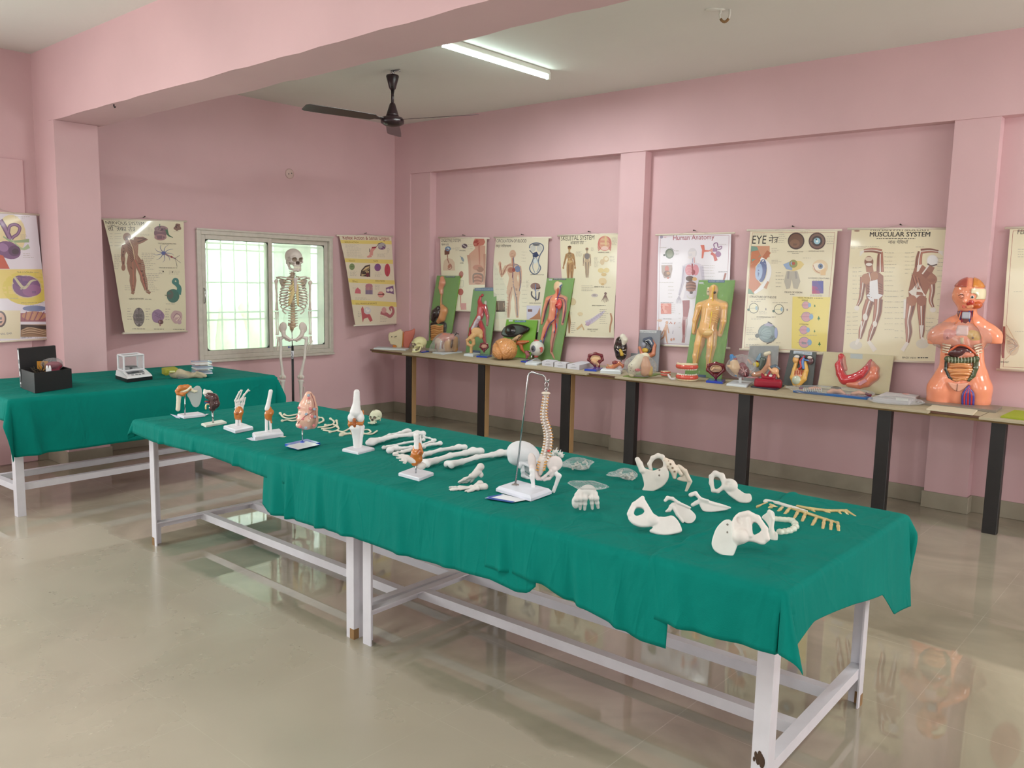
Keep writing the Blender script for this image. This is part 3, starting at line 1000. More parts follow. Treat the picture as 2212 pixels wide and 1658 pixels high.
s.rect(152, 966, 346, 1060, (150, 118, 88)); s.poly([(152, 966), (346, 975), (346, 1005), (200, 985), (152, 1010)], (58, 44, 38))
for i in range(6): s.line([(160, 1010+i*7), (230, 990+i*9), (340, 1020+i*6)], 5, ((196, 170, 140), (120, 92, 70))[i % 2], True)
s.text('HAIR CELLS', 158, 1072, 80, (90, 84, 90)); s.notes(260, 1062, 345, 1074, 1)
s.ell(0, 925, 45, 62, (74, 48, 44)); s.ell(-2, 925, 34, 48, (196, 150, 130)); s.text('INTERNAL EAR', -70, 1048, 160, (120, 112, 124))
s.notes(110, 160, 230, 180, 2); s.notes(150, 292, 214, 330, 4); s.notes(170, 430, 250, 470, 3); s.notes(70, 762, 140, 775, 1)
s.build('wall_chart', 'white and yellow ear chart at the left edge, beyond the pink pillar', group='anatomy wall charts')

# nervous system
s = wall_sheet(C1, [(768, 182), (1368, 200), (1385, 1020), (930, 1035)], (0, (.03, .03, .03, .20)), CREAM)
s.text('NERVOUS SYSTEM', 790, 234, 278); s.notes(795, 242, 1000, 256, 1, th=4); s.notes(795, 190, 960, 202, 1)
s.hindi(['तं\u093f', '#', 'का', ' ', 'तं', '#'], 806, 296, 198)
J = dict(head=(942, 352, 30), shl=(925, 425), ell=(912, 510), hal=(918, 590), shr=(1010, 400), elr=(1085, 365), har=(1005, 362), hpl=(972, 560), hpr=(1030, 545), knl=(988, 660), knr=(1058, 650), anl=(992, 775), anr=(1088, 765), fl=(985, 792), fr=(1115, 786))
s.figure(J, ((150, 112, 94), (110, 80, 70)), (40, 62))
for i in range(12): s.line([(975+i*2, 400+i*12), (940+i*3, 420+i*13)], 4, (96, 70, 62)); s.line([(985+i*2, 400+i*12), (1022, 420+i*12)], 4, (180, 140, 118))
s.line([(950, 360), (985, 450), (1000, 540)], 6, (210, 186, 150)); s.line([(1000, 540), (1050, 650), (1085, 765)], 5, (190, 110, 96)); s.line([(985, 560), (992, 660), (990, 770)], 5, (190, 120, 100))
s.leaders(900, 850, [325, 350, 370, 400, 430], side=-1, cap=30); s.notes(850, 500, 905, 620, 9); s.notes(1040, 320, 1120, 340, 2); s.notes(1050, 480, 1160, 620, 10); s.notes(1080, 640, 1190, 780, 11); s.notes(930, 730, 985, 770, 3)
s.text('NERVE NETWORK', 965, 829, 105); s.notes(1078, 818, 1140, 832, 1, INK)
s.ell(1190, 310, 48, 62, (126, 96, 106), .1); s.ell(1195, 275, 52, 30, (150, 122, 124)); s.ell(1190, 350, 46, 28, (166, 128, 130)); s.ell(1190, 280, 20, 12, (86, 64, 76)); s.line([(1185, 228), (1183, 262)], 6, (80, 110, 80)); s.line([(1235, 280), (1250, 330), (1285, 352)], [20, 14, 5], (70, 110, 84), True)
s.ell(1320, 258, 26, 34, (132, 104, 92), .2, wob=.12); s.ell(1315, 250, 12, 16, (88, 64, 60)); s.notes(1095, 260, 1135, 300, 4); s.notes(1290, 292, 1345, 302, 1)
s.text('STRUCTURE OF THE SPINAL CORD', 1172, 408, 140, INK); s.notes(1205, 410, 1280, 420, 1, INK)
for a in range(9): t = a*.7; s.line([(1215, 485), (1215+52*math.cos(t), 485+46*math.sin(t)), (1215+80*math.cos(t+.25), 485+74*math.sin(t+.2))], [7, 3.5, 1.5], (108, 116, 146), True)
s.ell(1215, 485, 17, 15, (86, 98, 150)); s.line([(1225, 490), (1265, 510), (1310, 530)], 9, (150, 112, 116)); s.line([(1270, 512), (1282, 518)], 14, (150, 60, 62)); s.line([(1300, 525), (1340, 500)], 3, GRY); s.line([(1305, 528), (1318, 590)], 3, GRY); s.line([(1305, 528), (1345, 560)], 3, GRY)
s.text('STRUCTURE OF NEURON', 1180, 604, 100); s.notes(1285, 595, 1345, 605, 1, INK); s.notes(1180, 618, 1230, 650, 3); s.ell(1212, 628, 5, 5, INK); s.ell(1282, 632, 5, 5, INK); s.notes(1255, 620, 1345, 650, 3)
s.ell(1285, 800, 48, 46, (70, 112, 104), -.4); s.ell(1262, 792, 26, 30, (92, 96, 92)); s.line([(1325, 790), (1332, 745), (1310, 720), (1288, 705), (1298, 684), (1318, 690), (1322, 720)], [40, 34, 26, 22, 18, 20, 18], (72, 126, 122), True); s.line([(1240, 800), (1222, 796)], 5, (90, 110, 80)); s.notes(1230, 848, 1320, 860, 1)
s.ell(1032, 938, 40, 58, (104, 98, 98)); s.ell(1018, 938, 20, 50, (138, 130, 130)); s.ell(1046, 938, 20, 50, (128, 122, 122)); s.line([(1032, 884), (1032, 992)], 4, (70, 62, 66))
for i in range(9): s.line([(1000+(i % 3)*3, 905+i*8), (1026, 900+i*9)], 3, (96, 90, 92)); s.line([(1038, 900+i*9), (1064-(i % 3)*3, 905+i*8)], 3, (96, 90, 92))
s.ell(1170, 932, 46, 42, (150, 122, 152), wob=.03); s.ell(1190, 968, 20, 14, (104, 74, 76)); s.line([(1180, 960), (1188, 992)], 10, (170, 130, 130))
for i in range(8): s.line([(1135+i*8, 915+(i*17) % 30), (1150+i*7, 905+(i*23) % 40), (1160+i*6, 925+(i*11) % 30)], 3, (118, 92, 126), True)
s.ell(1310, 935, 44, 40, (196, 164, 166), wob=.03); s.ell(1318, 942, 24, 20, (222, 200, 190)); s.line([(1285, 940), (1310, 915), (1340, 935), (1318, 960)], 4, (150, 112, 126), True); s.ell(1332, 968, 16, 12, (190, 160, 168))
for x in (985, 1140, 1285): s.notes(x, 1003, x+95, 1015, 1, INK)
for x in (950, 1080, 1225): s.notes(x, 880, x+40, 960, 5)
s.build('wall_chart', 'nervous system chart beside the window, swinging off the wall', group='anatomy wall charts', bow=.02, curl=.02)

# reflex action and sense organs
s = wall_sheet(C2, [(1252, 182), (1675, 190), (1728, 900), (1385, 915)], (0, (.03, .03, .03, .19)), (224, 214, 190))
for y0, y1 in ((232, 265), (405, 440), (577, 610), (745, 780)): s.poly([(1200, y0-6), (1760, y0+2), (1760, y1+2), (1200, y1-6)], (226, 206, 118))
s.text('Reflex Action & Sense Organs', 1284, 222, 376, (142, 40, 46), 1.15)
for t, x, y, w in (('REFLEX ACTION', 1298, 257, 108), ('TOUCH', 1328, 428, 50), ('TASTE', 1528, 428, 38), ('SMELL', 1360, 600, 44), ('EYES VISION', 1545, 594, 76), ('EARS, HEARING & BALANCE', 1390, 769, 165)): s.text(t, x, y, w, (128, 96, 40))
s.line([(1530, 300), (1512, 330), (1508, 370)], [34, 26, 30], (214, 150, 140)); s.line([(1510, 372), (1476, 386)], [26, 14], (214, 150, 140)); s.line([(1515, 300), (1550, 296)], 14, (150, 40, 56)); s.line([(1550, 292), (1570, 262), (1600, 250)], 4, (70, 60, 70)); s.line([(1495, 308), (1495, 340)], 5, (60, 50, 50))
s.ell(1597, 282, 34, 30, (170, 166, 166)); s.ell(1597, 300, 30, 16, (116, 76, 116)); s.line([(1565, 262), (1597, 250), (1632, 292)], 4, (70, 64, 74))
s.notes(1300, 270, 1420, 300, 4); s.notes(1310, 308, 1450, 390, 9, (176, 168, 150)); s.notes(1560, 350, 1660, 385, 4); s.notes(1640, 300, 1668, 345, 4)
s.ell(1353, 472, 22, 28, (122, 142, 98)); s.line([(1340, 472), (1366, 468)], 3, (70, 80, 60)); s.notes(1338, 505, 1400, 550, 5)
s.poly([(1420, 548), (1428, 500), (1460, 462), (1500, 450), (1502, 555)], (70, 58, 50)); s.poly([(1430, 545), (1438, 505), (1464, 475), (1494, 464), (1496, 550)], (214, 190, 140))
for i in range(5): s.line([(1440+i*13, 548), (1446+i*12, 505-i*4)], 5, (60, 50, 44)); s.line([(1440+i*12, 520-i*8), (1452+i*10, 500-i*6)], 5, (60, 50, 44))
s.ell(1480, 538, 14, 18, (110, 52, 60))
s.ell(1563, 474, 27, 32, (128, 80, 132)); s.ell(1560, 468, 12, 12, (96, 90, 150)); s.ell(1644, 495, 24, 54, (186, 70, 84)); s.line([(1644, 450), (1644, 545)], 3, (150, 50, 66)); s.notes(1540, 515, 1600, 555, 4)
s.poly([(1380, 685), (1385, 655), (1402, 640), (1425, 660), (1428, 688)], (208, 112, 122)); s.ell(1493, 630, 30, 22, (196, 132, 140)); s.rect(1464, 640, 1522, 692, (142, 128, 150)); s.rect(1466, 634, 1520, 660, (200, 150, 140))
for i in range(5): s.line([(1470+i*11, 612), (1472+i*11, 690)], 3, (116, 90, 120))
s.ell(1588, 692, 25, 24, (214, 150, 140)); s.line([(1562, 692), (1614, 690)], 5, (96, 60, 66)); s.ell(1608, 690, 9, 9, (130, 60, 60))
s.poly([(1630, 640), (1660, 630), (1692, 622), (1696, 690), (1664, 680), (1632, 676)], (126, 92, 130)); s.ell(1648, 656, 13, 13, (226, 214, 206)); s.ell(1676, 656, 13, 13, (226, 214, 206)); s.notes(1540, 615, 1590, 655, 4); s.notes(1360, 640, 1390, 650, 1)
s.poly([(1430, 800), (1442, 780), (1450, 800), (1460, 830), (1500, 838), (1520, 880), (1500, 890), (1480, 860), (1450, 870), (1442, 895), (1436, 860)], (186, 92, 96)); s.ell(1478, 812, 28, 26, (206, 204, 204)); s.ell(1480, 808, 16, 14, (226, 222, 214))
s.line([(1584, 826), (1630, 836), (1664, 850), (1690, 820), (1680, 786), (1660, 792), (1668, 812)], [22, 26, 22, 20, 18, 14, 8], (176, 104, 108), True); s.ell(1612, 808, 20, 22, (206, 156, 150)); s.notes(1580, 850, 1640, 890, 4); s.notes(1405, 815, 1430, 860, 4)
s.notes(1385, 715, 1535, 735, 2)
s.build('wall_chart', 'reflex action and sense organs chart right of the window', group='anatomy wall charts', bow=.014, curl=.012)

# digestive system
YO = PY-0.028
s = wall_sheet(C3, [(790, 152), (1255, 158), (1228, 888), (815, 872)], (1, (YO, YO, YO-.03, YO-.03)), IVORY)
s.text('DIGESTIVE SYSTEM', 802, 198, 195, INK, 1.25); s.notes(805, 206, 935, 216, 1); s.hindi(['पाचन', ' ', 'तं', '#'], 804, 240, 74)
s.ell(873, 275, 30, 26, (96, 130, 170)); s.ell(872, 275, 18, 15, (200, 214, 224)); s.poly([(840, 340), (838, 295), (860, 270), (892, 290), (888, 335)], (110, 66, 60)); s.poly([(822, 470), (835, 400), (870, 370), (920, 385), (942, 420), (945, 500), (822, 500)], (214, 190, 168))
s.line([(868, 335), (872, 390), (886, 430)], 9, (150, 96, 80)); s.ell(890, 455, 16, 26, (176, 116, 100), .5); s.line([(905, 440), (912, 470), (890, 490), (870, 480)], 7, (150, 90, 84), True)
s.ell(1040, 245, 28, 26, (86, 72, 82), .3); s.line([(1015, 225), (1062, 262)], 9, (190, 186, 190)); s.ell(1020, 385, 12, 28, (140, 150, 160), -.4); s.line([(995, 350), (1010, 370)], 5, (140, 150, 160))
s.text('PANCREAS', 990, 300, 60); s.text('LIVER', 996, 432, 34)
s.poly([(1082, 640), (1078, 420), (1085, 330), (1128, 290), (1145, 270), (1135, 240), (1240, 240), (1240, 640)], (206, 160, 140)); s.poly([(1125, 200), (1140, 160), (1225, 160), (1240, 200), (1222, 236), (1135, 250), (1122, 222)], (196, 120, 104)); s.poly([(1128, 198), (1160, 170), (1190, 200), (1165, 240), (1132, 240)], (168, 72, 62))
s.line([(1078, 340), (1090, 440), (1090, 620)], [30, 26, 20], (196, 150, 130)); s.line([(1232, 330), (1232, 620)], [22, 16], (190, 140, 122)); s.line([(1180, 235), (1185, 440)], [16, 10], (190, 128, 112)); s.ell(1165, 470, 46, 28, (190, 128, 112)); s.ell(1190, 490, 34, 26, (156, 108, 92)); s.ell(1170, 580, 52, 56, (176, 120, 104))
for i in range(6): s.line([(1130, 540+i*16), (1165, 530+i*17), (1205, 548+i*15)], 8, ((146, 92, 84), (204, 148, 132))[i % 2], True)
s.line([(1125, 620), (1125, 545), (1165, 530), (1212, 545), (1215, 610)], 12, (134, 110, 104), True); s.leaders(1120, 1090, [230, 250, 275], side=-1, cap=14); s.notes(950, 255, 1000, 300, 4); s.notes(905, 262, 965, 282, 2)
s.ell(1005, 540, 22, 34, (170, 90, 78), .2); s.line([(985, 600), (1028, 600)], 2, GRY); s.line([(1028, 600), (1028, 660)], 2, GRY); s.ell(1000, 708, 28, 32, (176, 84, 76)); s.line([(1000, 745), (1000, 850)], 10, (206, 150, 140)); s.rect(1000, 812, 1055, 870, (206, 140, 140)); s.notes(970, 655, 1030, 668, 1)
s.build('wall_chart', 'digestive system chart nearest the room corner, behind the first green boards', group='anatomy wall charts', bow=.012)

# circulation of blood
s = wall_sheet(C3, [(1345, 150), (1870, 152), (1835, 1088), (1325, 1078)], (1, (YO, YO, YO-.03, YO-.03)), (224, 216, 194))
s.text('CIRCULATION OF BLOOD', 1352, 200, 306, (70, 66, 70), 1.35); s.notes(1352, 212, 1500, 224, 1); s.hindi(['रक\u094dत', ' ', 'प\u093fरसंचरण'], 1350, 250, 156)
s.poly([(1325, 415), (1345, 400), (1505, 740), (1480, 960), (1330, 960)], (214, 210, 190))
J = dict(head=(1527, 320, 33), shl=(1470, 440), ell=(1415, 545), hal=(1402, 405), shr=(1590, 440), elr=(1602, 560), har=(1585, 690), hpl=(1500, 640), hpr=(1560, 640), knl=(1482, 800), knr=(1565, 800), anl=(1478, 950), anr=(1570, 950))
s.figure(J, ((204, 168, 144), (176, 132, 110)), (40, 60))
for p, c in (([(1527, 350), (1530, 470), (1522, 560), (1520, 640)], (150, 60, 56)), ([(1535, 350), (1540, 430), (1530, 520), (1532, 640)], (78, 92, 130)), ([(1540, 430), (1580, 430), (1600, 500), (1605, 600), (1590, 690)], (78, 92, 130)), ([(1530, 430), (1475, 440), (1425, 530), (1405, 410)], (150, 80, 70)), ([(1520, 640), (1490, 760), (1480, 930)], (150, 86, 76)), ([(1535, 640), (1562, 780), (1570, 930)], (84, 98, 130))): s.line(p, 6, c, True)
s.ell(1575, 468, 28, 32, (116, 126, 160)); s.ell(1510, 480, 30, 28, (170, 108, 90)); s.ell(1538, 478, 16, 20, (150, 66, 62))
s.leaders(1440, 1400, [470, 520, 570, 620, 670, 720, 770], side=-1, cap=40); s.leaders(1615, 1625, [300, 330, 360, 390, 600, 640, 680, 720, 760, 800, 840], cap=40)
s.line([(1690, 260), (1700, 225), (1755, 206), (1812, 225), (1822, 270), (1790, 330), (1775, 400), (1795, 460), (1760, 515), (1715, 510), (1692, 460), (1720, 390), (1730, 330), (1692, 280)], 10, (96, 108, 130), True); s.ell(1725, 262, 26, 34, (196, 196, 190)); s.ell(1785, 262, 26, 34, (196, 196, 190)); s.ell(1755, 225, 34, 12, (110, 112, 116))
s.poly([(1722, 310), (1760, 295), (1782, 335), (1755, 352), (1722, 345)], (46, 60, 96)); s.line([(1745, 350), (1720, 440), (1740, 505)], 8, (150, 164, 176), True); s.line([(1755, 350), (1780, 440), (1760, 500)], 8, (150, 164, 176), True); s.ell(1745, 390, 16, 24, (206, 214, 214)); s.text('GENERAL CIRCULATION', 1698, 530, 128)
s.ell(1745, 640, 46, 34, (142, 110, 104)); s.ell(1770, 655, 26, 16, (90, 64, 58)); s.line([(1712, 690), (1712, 730), (1740, 760), (1775, 770), (1785, 700)], 14, (86, 84, 90), True); s.line([(1748, 620), (1750, 700), (1755, 770)], 9, (110, 130, 170), True); s.line([(1725, 660), (1748, 690), (1780, 680)], 6, (150, 160, 190)); s.line([(1748, 740), (1750, 790)], 6, (70, 60, 66))
s.rect(1355, 785, 1445, 890, (106, 76, 64)); s.ell(1385, 838, 20, 40, (196, 170, 140)); s.ell(1422, 830, 20, 30, (170, 130, 104)); s.rect(1352, 872, 1445, 892, (70, 44, 40))
s.rect(1664, 832, 1800, 968, (202, 200, 220)); s.rect(1675, 868, 1718, 892, (124, 84, 84)); s.poly([(1680, 968), (1730, 940), (1770, 905), (1790, 850), (1800, 968)], (176, 122, 90)); s.text('PORTAL CIRCULATION', 1690, 812, 110); s.notes(1660, 575, 1690, 660, 7); s.notes(1440, 800, 1475, 930, 8)
s.build('wall_chart', 'circulation of blood chart, second from the corner on the long wall', group='anatomy wall charts', bow=.02, curl=.02)

# skeletal system
s = wall_sheet(C4, [(305, 125), (860, 108), (815, 1085), (365, 1072)], (1, (YO, YO, YO-.03, YO-.03)), (222, 214, 188))
s.text('SKELETAL SYSTEM', 318, 182, 318, (60, 56, 54), 1.25); s.notes(430, 190, 590, 200, 1, th=3); s.hindi(['कंकाल', ' ', 'तं', '#'], 412, 226, 126)
J = dict(head=(405, 262, 18), shl=(382, 330), ell=(366, 400), hal=(350, 465), shr=(440, 330), elr=(455, 400), har=(462, 465), hpl=(400, 430), hpr=(435, 430), knl=(396, 560), knr=(428, 560), anl=(394, 660), anr=(426, 660))
s.figure(J, ((170, 132, 92), (140, 104, 72)), (22, 34)); s.line([(405, 275), (408, 430)], 7, (196, 170, 120)); s.ell(408, 345, 22, 30, (120, 92, 70)); s.ell(412, 410, 26, 12, (196, 168, 120)); s.ell(405, 252, 18, 8, (90, 64, 52))
for i in range(6): s.line([(386, 325+i*9), (408, 330+i*9), (430, 325+i*9)], 3, (200, 176, 130), True)
J = dict(head=(572, 280, 15), shl=(548, 335), ell=(542, 390), hal=(540, 440), shr=(598, 335), elr=(604, 390), har=(606, 440), hpl=(562, 410), hpr=(588, 410), knl=(565, 490), knr=(583, 490), anl=(566, 570), anr=(580, 570))
s.figure(J, ((186, 164, 136), (120, 112, 104)), (16, 24)); s.ell(575, 355, 24, 32, (130, 124, 122)); s.ell(572, 272, 14, 8, (150, 120, 100))
s.ell(735, 215, 62, 84, (206, 136, 126)); s.ell(735, 215, 50, 74, (222, 200, 160))
for i in range(9):
    y = 150+i*15; h = 48+8*math.sin(i*.35)
    s.line([(735, y), (735-h*.7, y+2), (735-h*1.15, y+26)], 8, (196, 120, 112), True); s.line([(735, y), (735+h*.7, y+2), (735+h*1.05, y+26)], 8, (196, 120, 112), True)
s.line([(742, 135), (745, 240)], 18, (214, 186, 140)); s.ell(735, 270, 34, 20, (224, 190, 180)); s.text('THORACIC CAGE', 672, 322, 100)
s.ell(745, 385, 26, 30, (212, 190, 150)); s.ell(748, 382, 16, 18, (226, 214, 184)); s.ell(712, 415, 20, 30, (206, 184, 150)); s.ell(700, 500, 28, 24, (214, 194, 140)); s.ell(750, 498, 26, 24, (214, 194, 140)); s.ell(725, 540, 24, 16, (206, 180, 130)); s.ell(714, 605, 36, 34, (214, 192, 150)); s.ell(714, 600, 8, 10, (110, 84, 60)); s.ell(714, 632, 16, 10, (200, 170, 120))
s.text('BONES OF SKULL', 640, 662, 90); s.notes(740, 655, 795, 665, 1, INK); s.ell(642, 735, 32, 16, (190, 180, 176)); s.ell(640, 733, 18, 8, (160, 150, 150))
for i in range(5): s.line([(740, 725), (715+i*12, 770), (705+i*15, 800-abs(i-2)*6)], [8, 5, 3], (130, 104, 96), True)
s.ell(742, 718, 12, 12, (120, 96, 90)); s.text('BONES OF HAND', 620, 828, 70); s.notes(690, 818, 745, 830, 1, INK)
s.line([(560, 975), (620, 950), (690, 905), (735, 870)], [44, 38, 30, 14], (196, 186, 200), True)
for i in range(8): s.line([(580+i*18, 985-i*11), (600+i*17, 945-i*10)], 4, (150, 140, 164))
for i in range(4): s.line([(555+i*9, 985+i*3), (575+i*10, 960)], 5, (176, 140, 170))
s.line([(790, 890), (800, 940), (785, 1000), (780, 1045)], [14, 16, 12, 8], (176, 128, 96), True); s.text('BONES OF FOOT', 575, 1025, 100); s.notes(600, 1028, 660, 1040, 1, INK)
s.ell(430, 790, 34, 32, (206, 186, 150)); s.line([(470, 1020), (520, 985), (540, 1025)], [14, 22, 12], (200, 170, 130)); s.ell(505, 895, 26, 16, (214, 196, 160)); s.notes(390, 880, 450, 900, 2); s.notes(470, 300, 530, 360, 5); s.notes(610, 260, 640, 300, 4); s.notes(690, 850, 780, 980, 8); s.notes(800, 150, 850, 240, 7); s.notes(640, 360, 690, 470, 8); s.notes(780, 350, 835, 420, 5); s.line([(395, 870), (400, 960), (395, 1050)], [16, 26, 12], (150, 110, 80)); s.notes(415, 960, 460, 1050, 6); s.notes(520, 640, 640, 700, 4)
s.build('wall_chart', 'skeletal system chart on the wall left of the middle pillar', group='anatomy wall charts', bow=.022)

# human anatomy
s = wall_sheet(C4, [(1235, 118), (1920, 100), (1885, 1185), (1212, 1157)], (1, (YO, YO, YO-.006, YO-.006)), (222, 216, 224))
s.text('Human Anatomy', 1374, 168, 388, (150, 46, 66), 1.0); s.ell(1262, 138, 16, 14, (150, 140, 160)); s.text('HCP', 1284, 146, 26, (170, 60, 66))
s.ell(1560, 290, 42, 48, (206, 200, 206)); s.poly([(1525, 280), (1518, 335), (1550, 358), (1585, 320), (1590, 270)], (216, 208, 210)); s.line([(1572, 320), (1585, 400)], 34, (214, 206, 212)); s.line([(1575, 330), (1580, 400)], 5, (190, 90, 90)); s.line([(1562, 340), (1560, 400)], 4, (96, 110, 160))
s.poly([(1480, 400), (1545, 380), (1620, 385), (1660, 410), (1650, 540), (1600, 640), (1590, 720), (1470, 720), (1500, 600)], (206, 198, 210)); s.line([(1485, 410), (1470, 560), (1432, 690)], [38, 30, 20], (190, 182, 198)); s.line([(1480, 420), (1465, 560), (1435, 690)], 5, (140, 130, 150))
for i in range(5): s.line([(1432, 695), (1410+i*10, 735), (1405+i*11, 765)], [8, 5, 3], (170, 160, 176), True)
s.line([(1645, 415), (1660, 540)], [36, 26], (190, 182, 198)); s.ell(1528, 450, 36, 52, (206, 134, 146)); s.ell(1590, 450, 30, 52, (206, 134, 146)); s.line([(1558, 390), (1562, 500)], 14, (150, 60, 70)); s.ell(1568, 470, 18, 24, (150, 64, 72))
for i in range(6): s.line([(1500, 420+i*14), (1528, 428+i*14), (1558, 420+i*14)], 3, (230, 190, 194), True)
s.ell(1535, 530, 38, 26, (86, 60, 52)); s.ell(1580, 535, 22, 18, (206, 160, 100)); s.ell(1545, 605, 50, 52, (136, 92, 78))
for i in range(6): s.line([(1500, 570+i*14), (1545, 562+i*15), (1590, 575+i*13)], 8, ((110, 70, 60), (166, 116, 96))[i % 2], True)
s.ell(1548, 664, 16, 12, (70, 50, 50)); s.line([(1505, 690), (1530, 715), (1570, 715), (1590, 690)], 12, (196, 190, 190), True)
s.line([(1498, 735), (1500, 800), (1492, 890)], [70, 62, 44], (146, 62, 68)); s.line([(1490, 890), (1484, 960), (1478, 1080), (1470, 1135)], [44, 52, 26, 30], (176, 128, 132)); s.line([(1480, 920), (1478, 1060)], [22, 8], (140, 66, 70)); s.line([(1505, 910), (1492, 1080)], 10, (196, 186, 190))
s.ell(1342, 295, 42, 48, (110, 120, 108)); s.ell(1345, 295, 30, 36, (140, 146, 130)); s.ell(1292, 310, 10, 10, (80, 84, 78)); s.line([(1350, 240), (1380, 260)], 4, INK)
s.poly([(1635, 215), (1670, 215), (1675, 260), (1720, 265), (1720, 275), (1670, 280), (1660, 340), (1645, 340), (1650, 260)], (206, 110, 92)); s.line([(1720, 268), (1745, 250)], 12, (196, 120, 110)); s.ell(1738, 268, 12, 14, (206, 150, 140)); s.line([(1750, 260), (1790, 260)], 34, (150, 110, 150)); s.ell(1800, 300, 26, 28, (142, 92, 136)); s.line([(1765, 240), (1760, 205), (1790, 195), (1800, 235), (1830, 225), (1825, 250), (1780, 262)], 9, (136, 96, 136), True); s.line([(1735, 290), (1765, 310), (1780, 362)], [26, 26, 30], (186, 70, 56))
s.poly([(1265, 405), (1365, 400), (1370, 440), (1350, 525), (1290, 525), (1268, 470)], (164, 146, 140)); s.ell(1318, 440, 20, 30, (186, 104, 96)); s.ell(1318, 485, 32, 30, (116, 82, 66)); s.ell(1330, 480, 16, 14, (176, 130, 90)); s.ell(1328, 525, 9, 8, (190, 90, 70))
s.rect(1257, 765, 1358, 862, (206, 112, 96)); s.ell(1300, 810, 38, 46, (220, 150, 136)); s.ell(1315, 815, 22, 28, (206, 120, 104)); s.line([(1258, 790), (1285, 850)], 5, (176, 70, 60))
s.ell(1245, 925, 24, 12, (206, 170, 150)); s.ell(1240, 1000, 10, 18, (206, 170, 150)); s.line([(1340, 958), (1352, 938), (1365, 958)], 8, (190, 110, 90)); s.line([(1385, 960), (1395, 940)], 8, (200, 130, 110)); s.ell(1315, 945, 13, 16, SK)
s.line([(1312, 962), (1300, 1030)], [26, 24], SK); s.line([(1318, 970), (1335, 1045)], 9, SK); s.line([(1306, 968), (1282, 1020), (1262, 1060)], 9, SK); s.line([(1302, 1030), (1310, 1090), (1320, 1145)], [20, 14, 8], SK); s.line([(1300, 1030), (1285, 1080), (1255, 1105)], [20, 14, 8], SK); s.line([(1375, 1020), (1370, 1050)], 5, (160, 150, 170)); s.ell(1358, 1105, 10, 14, (206, 150, 130)); s.ell(1382, 1100, 8, 12, (206, 150, 130))
s.line([(1868, 480), (1860, 510), (1850, 545)], [16, 18, 14], (156, 76, 62)); s.text('STRUCTURE OF THE HEART', 1268, 390, 104); s.text('ABDOMINAL SYSTEM', 1800, 470, 82); s.text('THE RESPIRATORY SYSTEM', 1255, 760, 122); s.text('PARTS OF THE BODY', 1280, 912, 82)
s.leaders(1650, 1720, [410, 430, 455, 480, 510, 540], cap=50); s.notes(1800, 200, 1880, 215, 1); s.notes(1245, 230, 1330, 245, 1); s.leaders(1380, 1400, [270, 300], cap=40); s.notes(1330, 590, 1390, 720, 4); s.notes(1360, 770, 1400, 860, 5); s.notes(1430, 840, 1450, 1010, 4); s.notes(1240, 560, 1440, 575, 1)
s.build('wall_chart', 'white human anatomy chart with red title, right of the middle pillar', group='anatomy wall charts', bow=.008, border=(150, 60, 84))

# eye
s = wall_sheet(C5, [(208, 92), (848, 90), (765, 1000), (145, 965)], (1, (YO, YO, YO-.03, YO-.03)), (220, 211, 184))
s.text('EYE', 222, 192, 104, (40, 38, 38), 1.2); s.hindi(['ने', '#'], 345, 188, 70)
s.poly([(523, 580), (795, 585), (772, 985), (515, 958)], (226, 208, 118))
for x, c1, c2 in ((549, (58, 36, 32), (104, 70, 52)), (701, (70, 44, 40), (116, 84, 72))): s.ell(x, 172, 61, 63, c1); s.ell(x, 172, 52, 54, c2)
s.ell(540, 190, 36, 30, (126, 88, 64)); s.ell(701, 172, 38, 38, (50, 34, 34)); s.ell(701, 172, 24, 24, (150, 190, 206)); s.ell(701, 174, 8, 8, (230, 236, 236))
s.text('ANTERIOR HALF OF EYE', 640, 250, 112); s.text('POSTERIOR HALF OF EYE', 485, 254, 116); s.text('FRONT VIEW', 520, 266, 50)
s.poly([(215, 208), (355, 208), (355, 290), (338, 295), (285, 300), (215, 350)], (196, 140, 108)); s.poly([(215, 208), (260, 215), (290, 280), (215, 330)], (110, 146, 130)); s.poly([(218, 250), (270, 240), (300, 300), (250, 360), (250, 440), (290, 490), (240, 555), (195, 555)], (190, 116, 78)); s.line([(290, 300), (345, 350), (350, 420), (310, 500), (240, 555)], [22, 30, 32, 30, 18], (226, 226, 226), True); s.ell(300, 390, 32, 86, (92, 106, 150), .12); s.ell(275, 400, 27, 62, (150, 172, 206), .1); s.line([(315, 300), (350, 250)], 34, (176, 104, 70)); s.line([(320, 520), (345, 470)], [24, 14], (196, 150, 120)); s.poly([(195, 520), (215, 530), (240, 565), (190, 560)], (120, 146, 120))
s.text('STRUCTURE OF THE EYE', 204, 588, 200, INK, 1.15); s.notes(250, 594, 340, 606, 1, INK)
s.poly([(455, 345), (520, 315), (585, 320), (608, 345), (580, 378), (530, 395), (475, 380)], (214, 190, 120)); s.poly([(455, 345), (520, 318), (522, 388), (478, 380)], (142, 164, 196)); s.ell(530, 340, 30, 30, (142, 146, 84)); s.ell(531, 338, 12, 11, (170, 76, 50)); s.poly([(480, 395), (560, 395), (580, 470), (560, 525), (530, 520), (518, 450), (505, 520), (478, 525), (462, 470)], (176, 170, 156)); s.line([(495, 395), (490, 450)], 14, (150, 146, 140)); s.line([(545, 395), (552, 450)], 14, (150, 146, 140)); s.text('FIELDS OF VISION', 465, 553, 128); s.notes(505, 558, 550, 570, 1, INK)
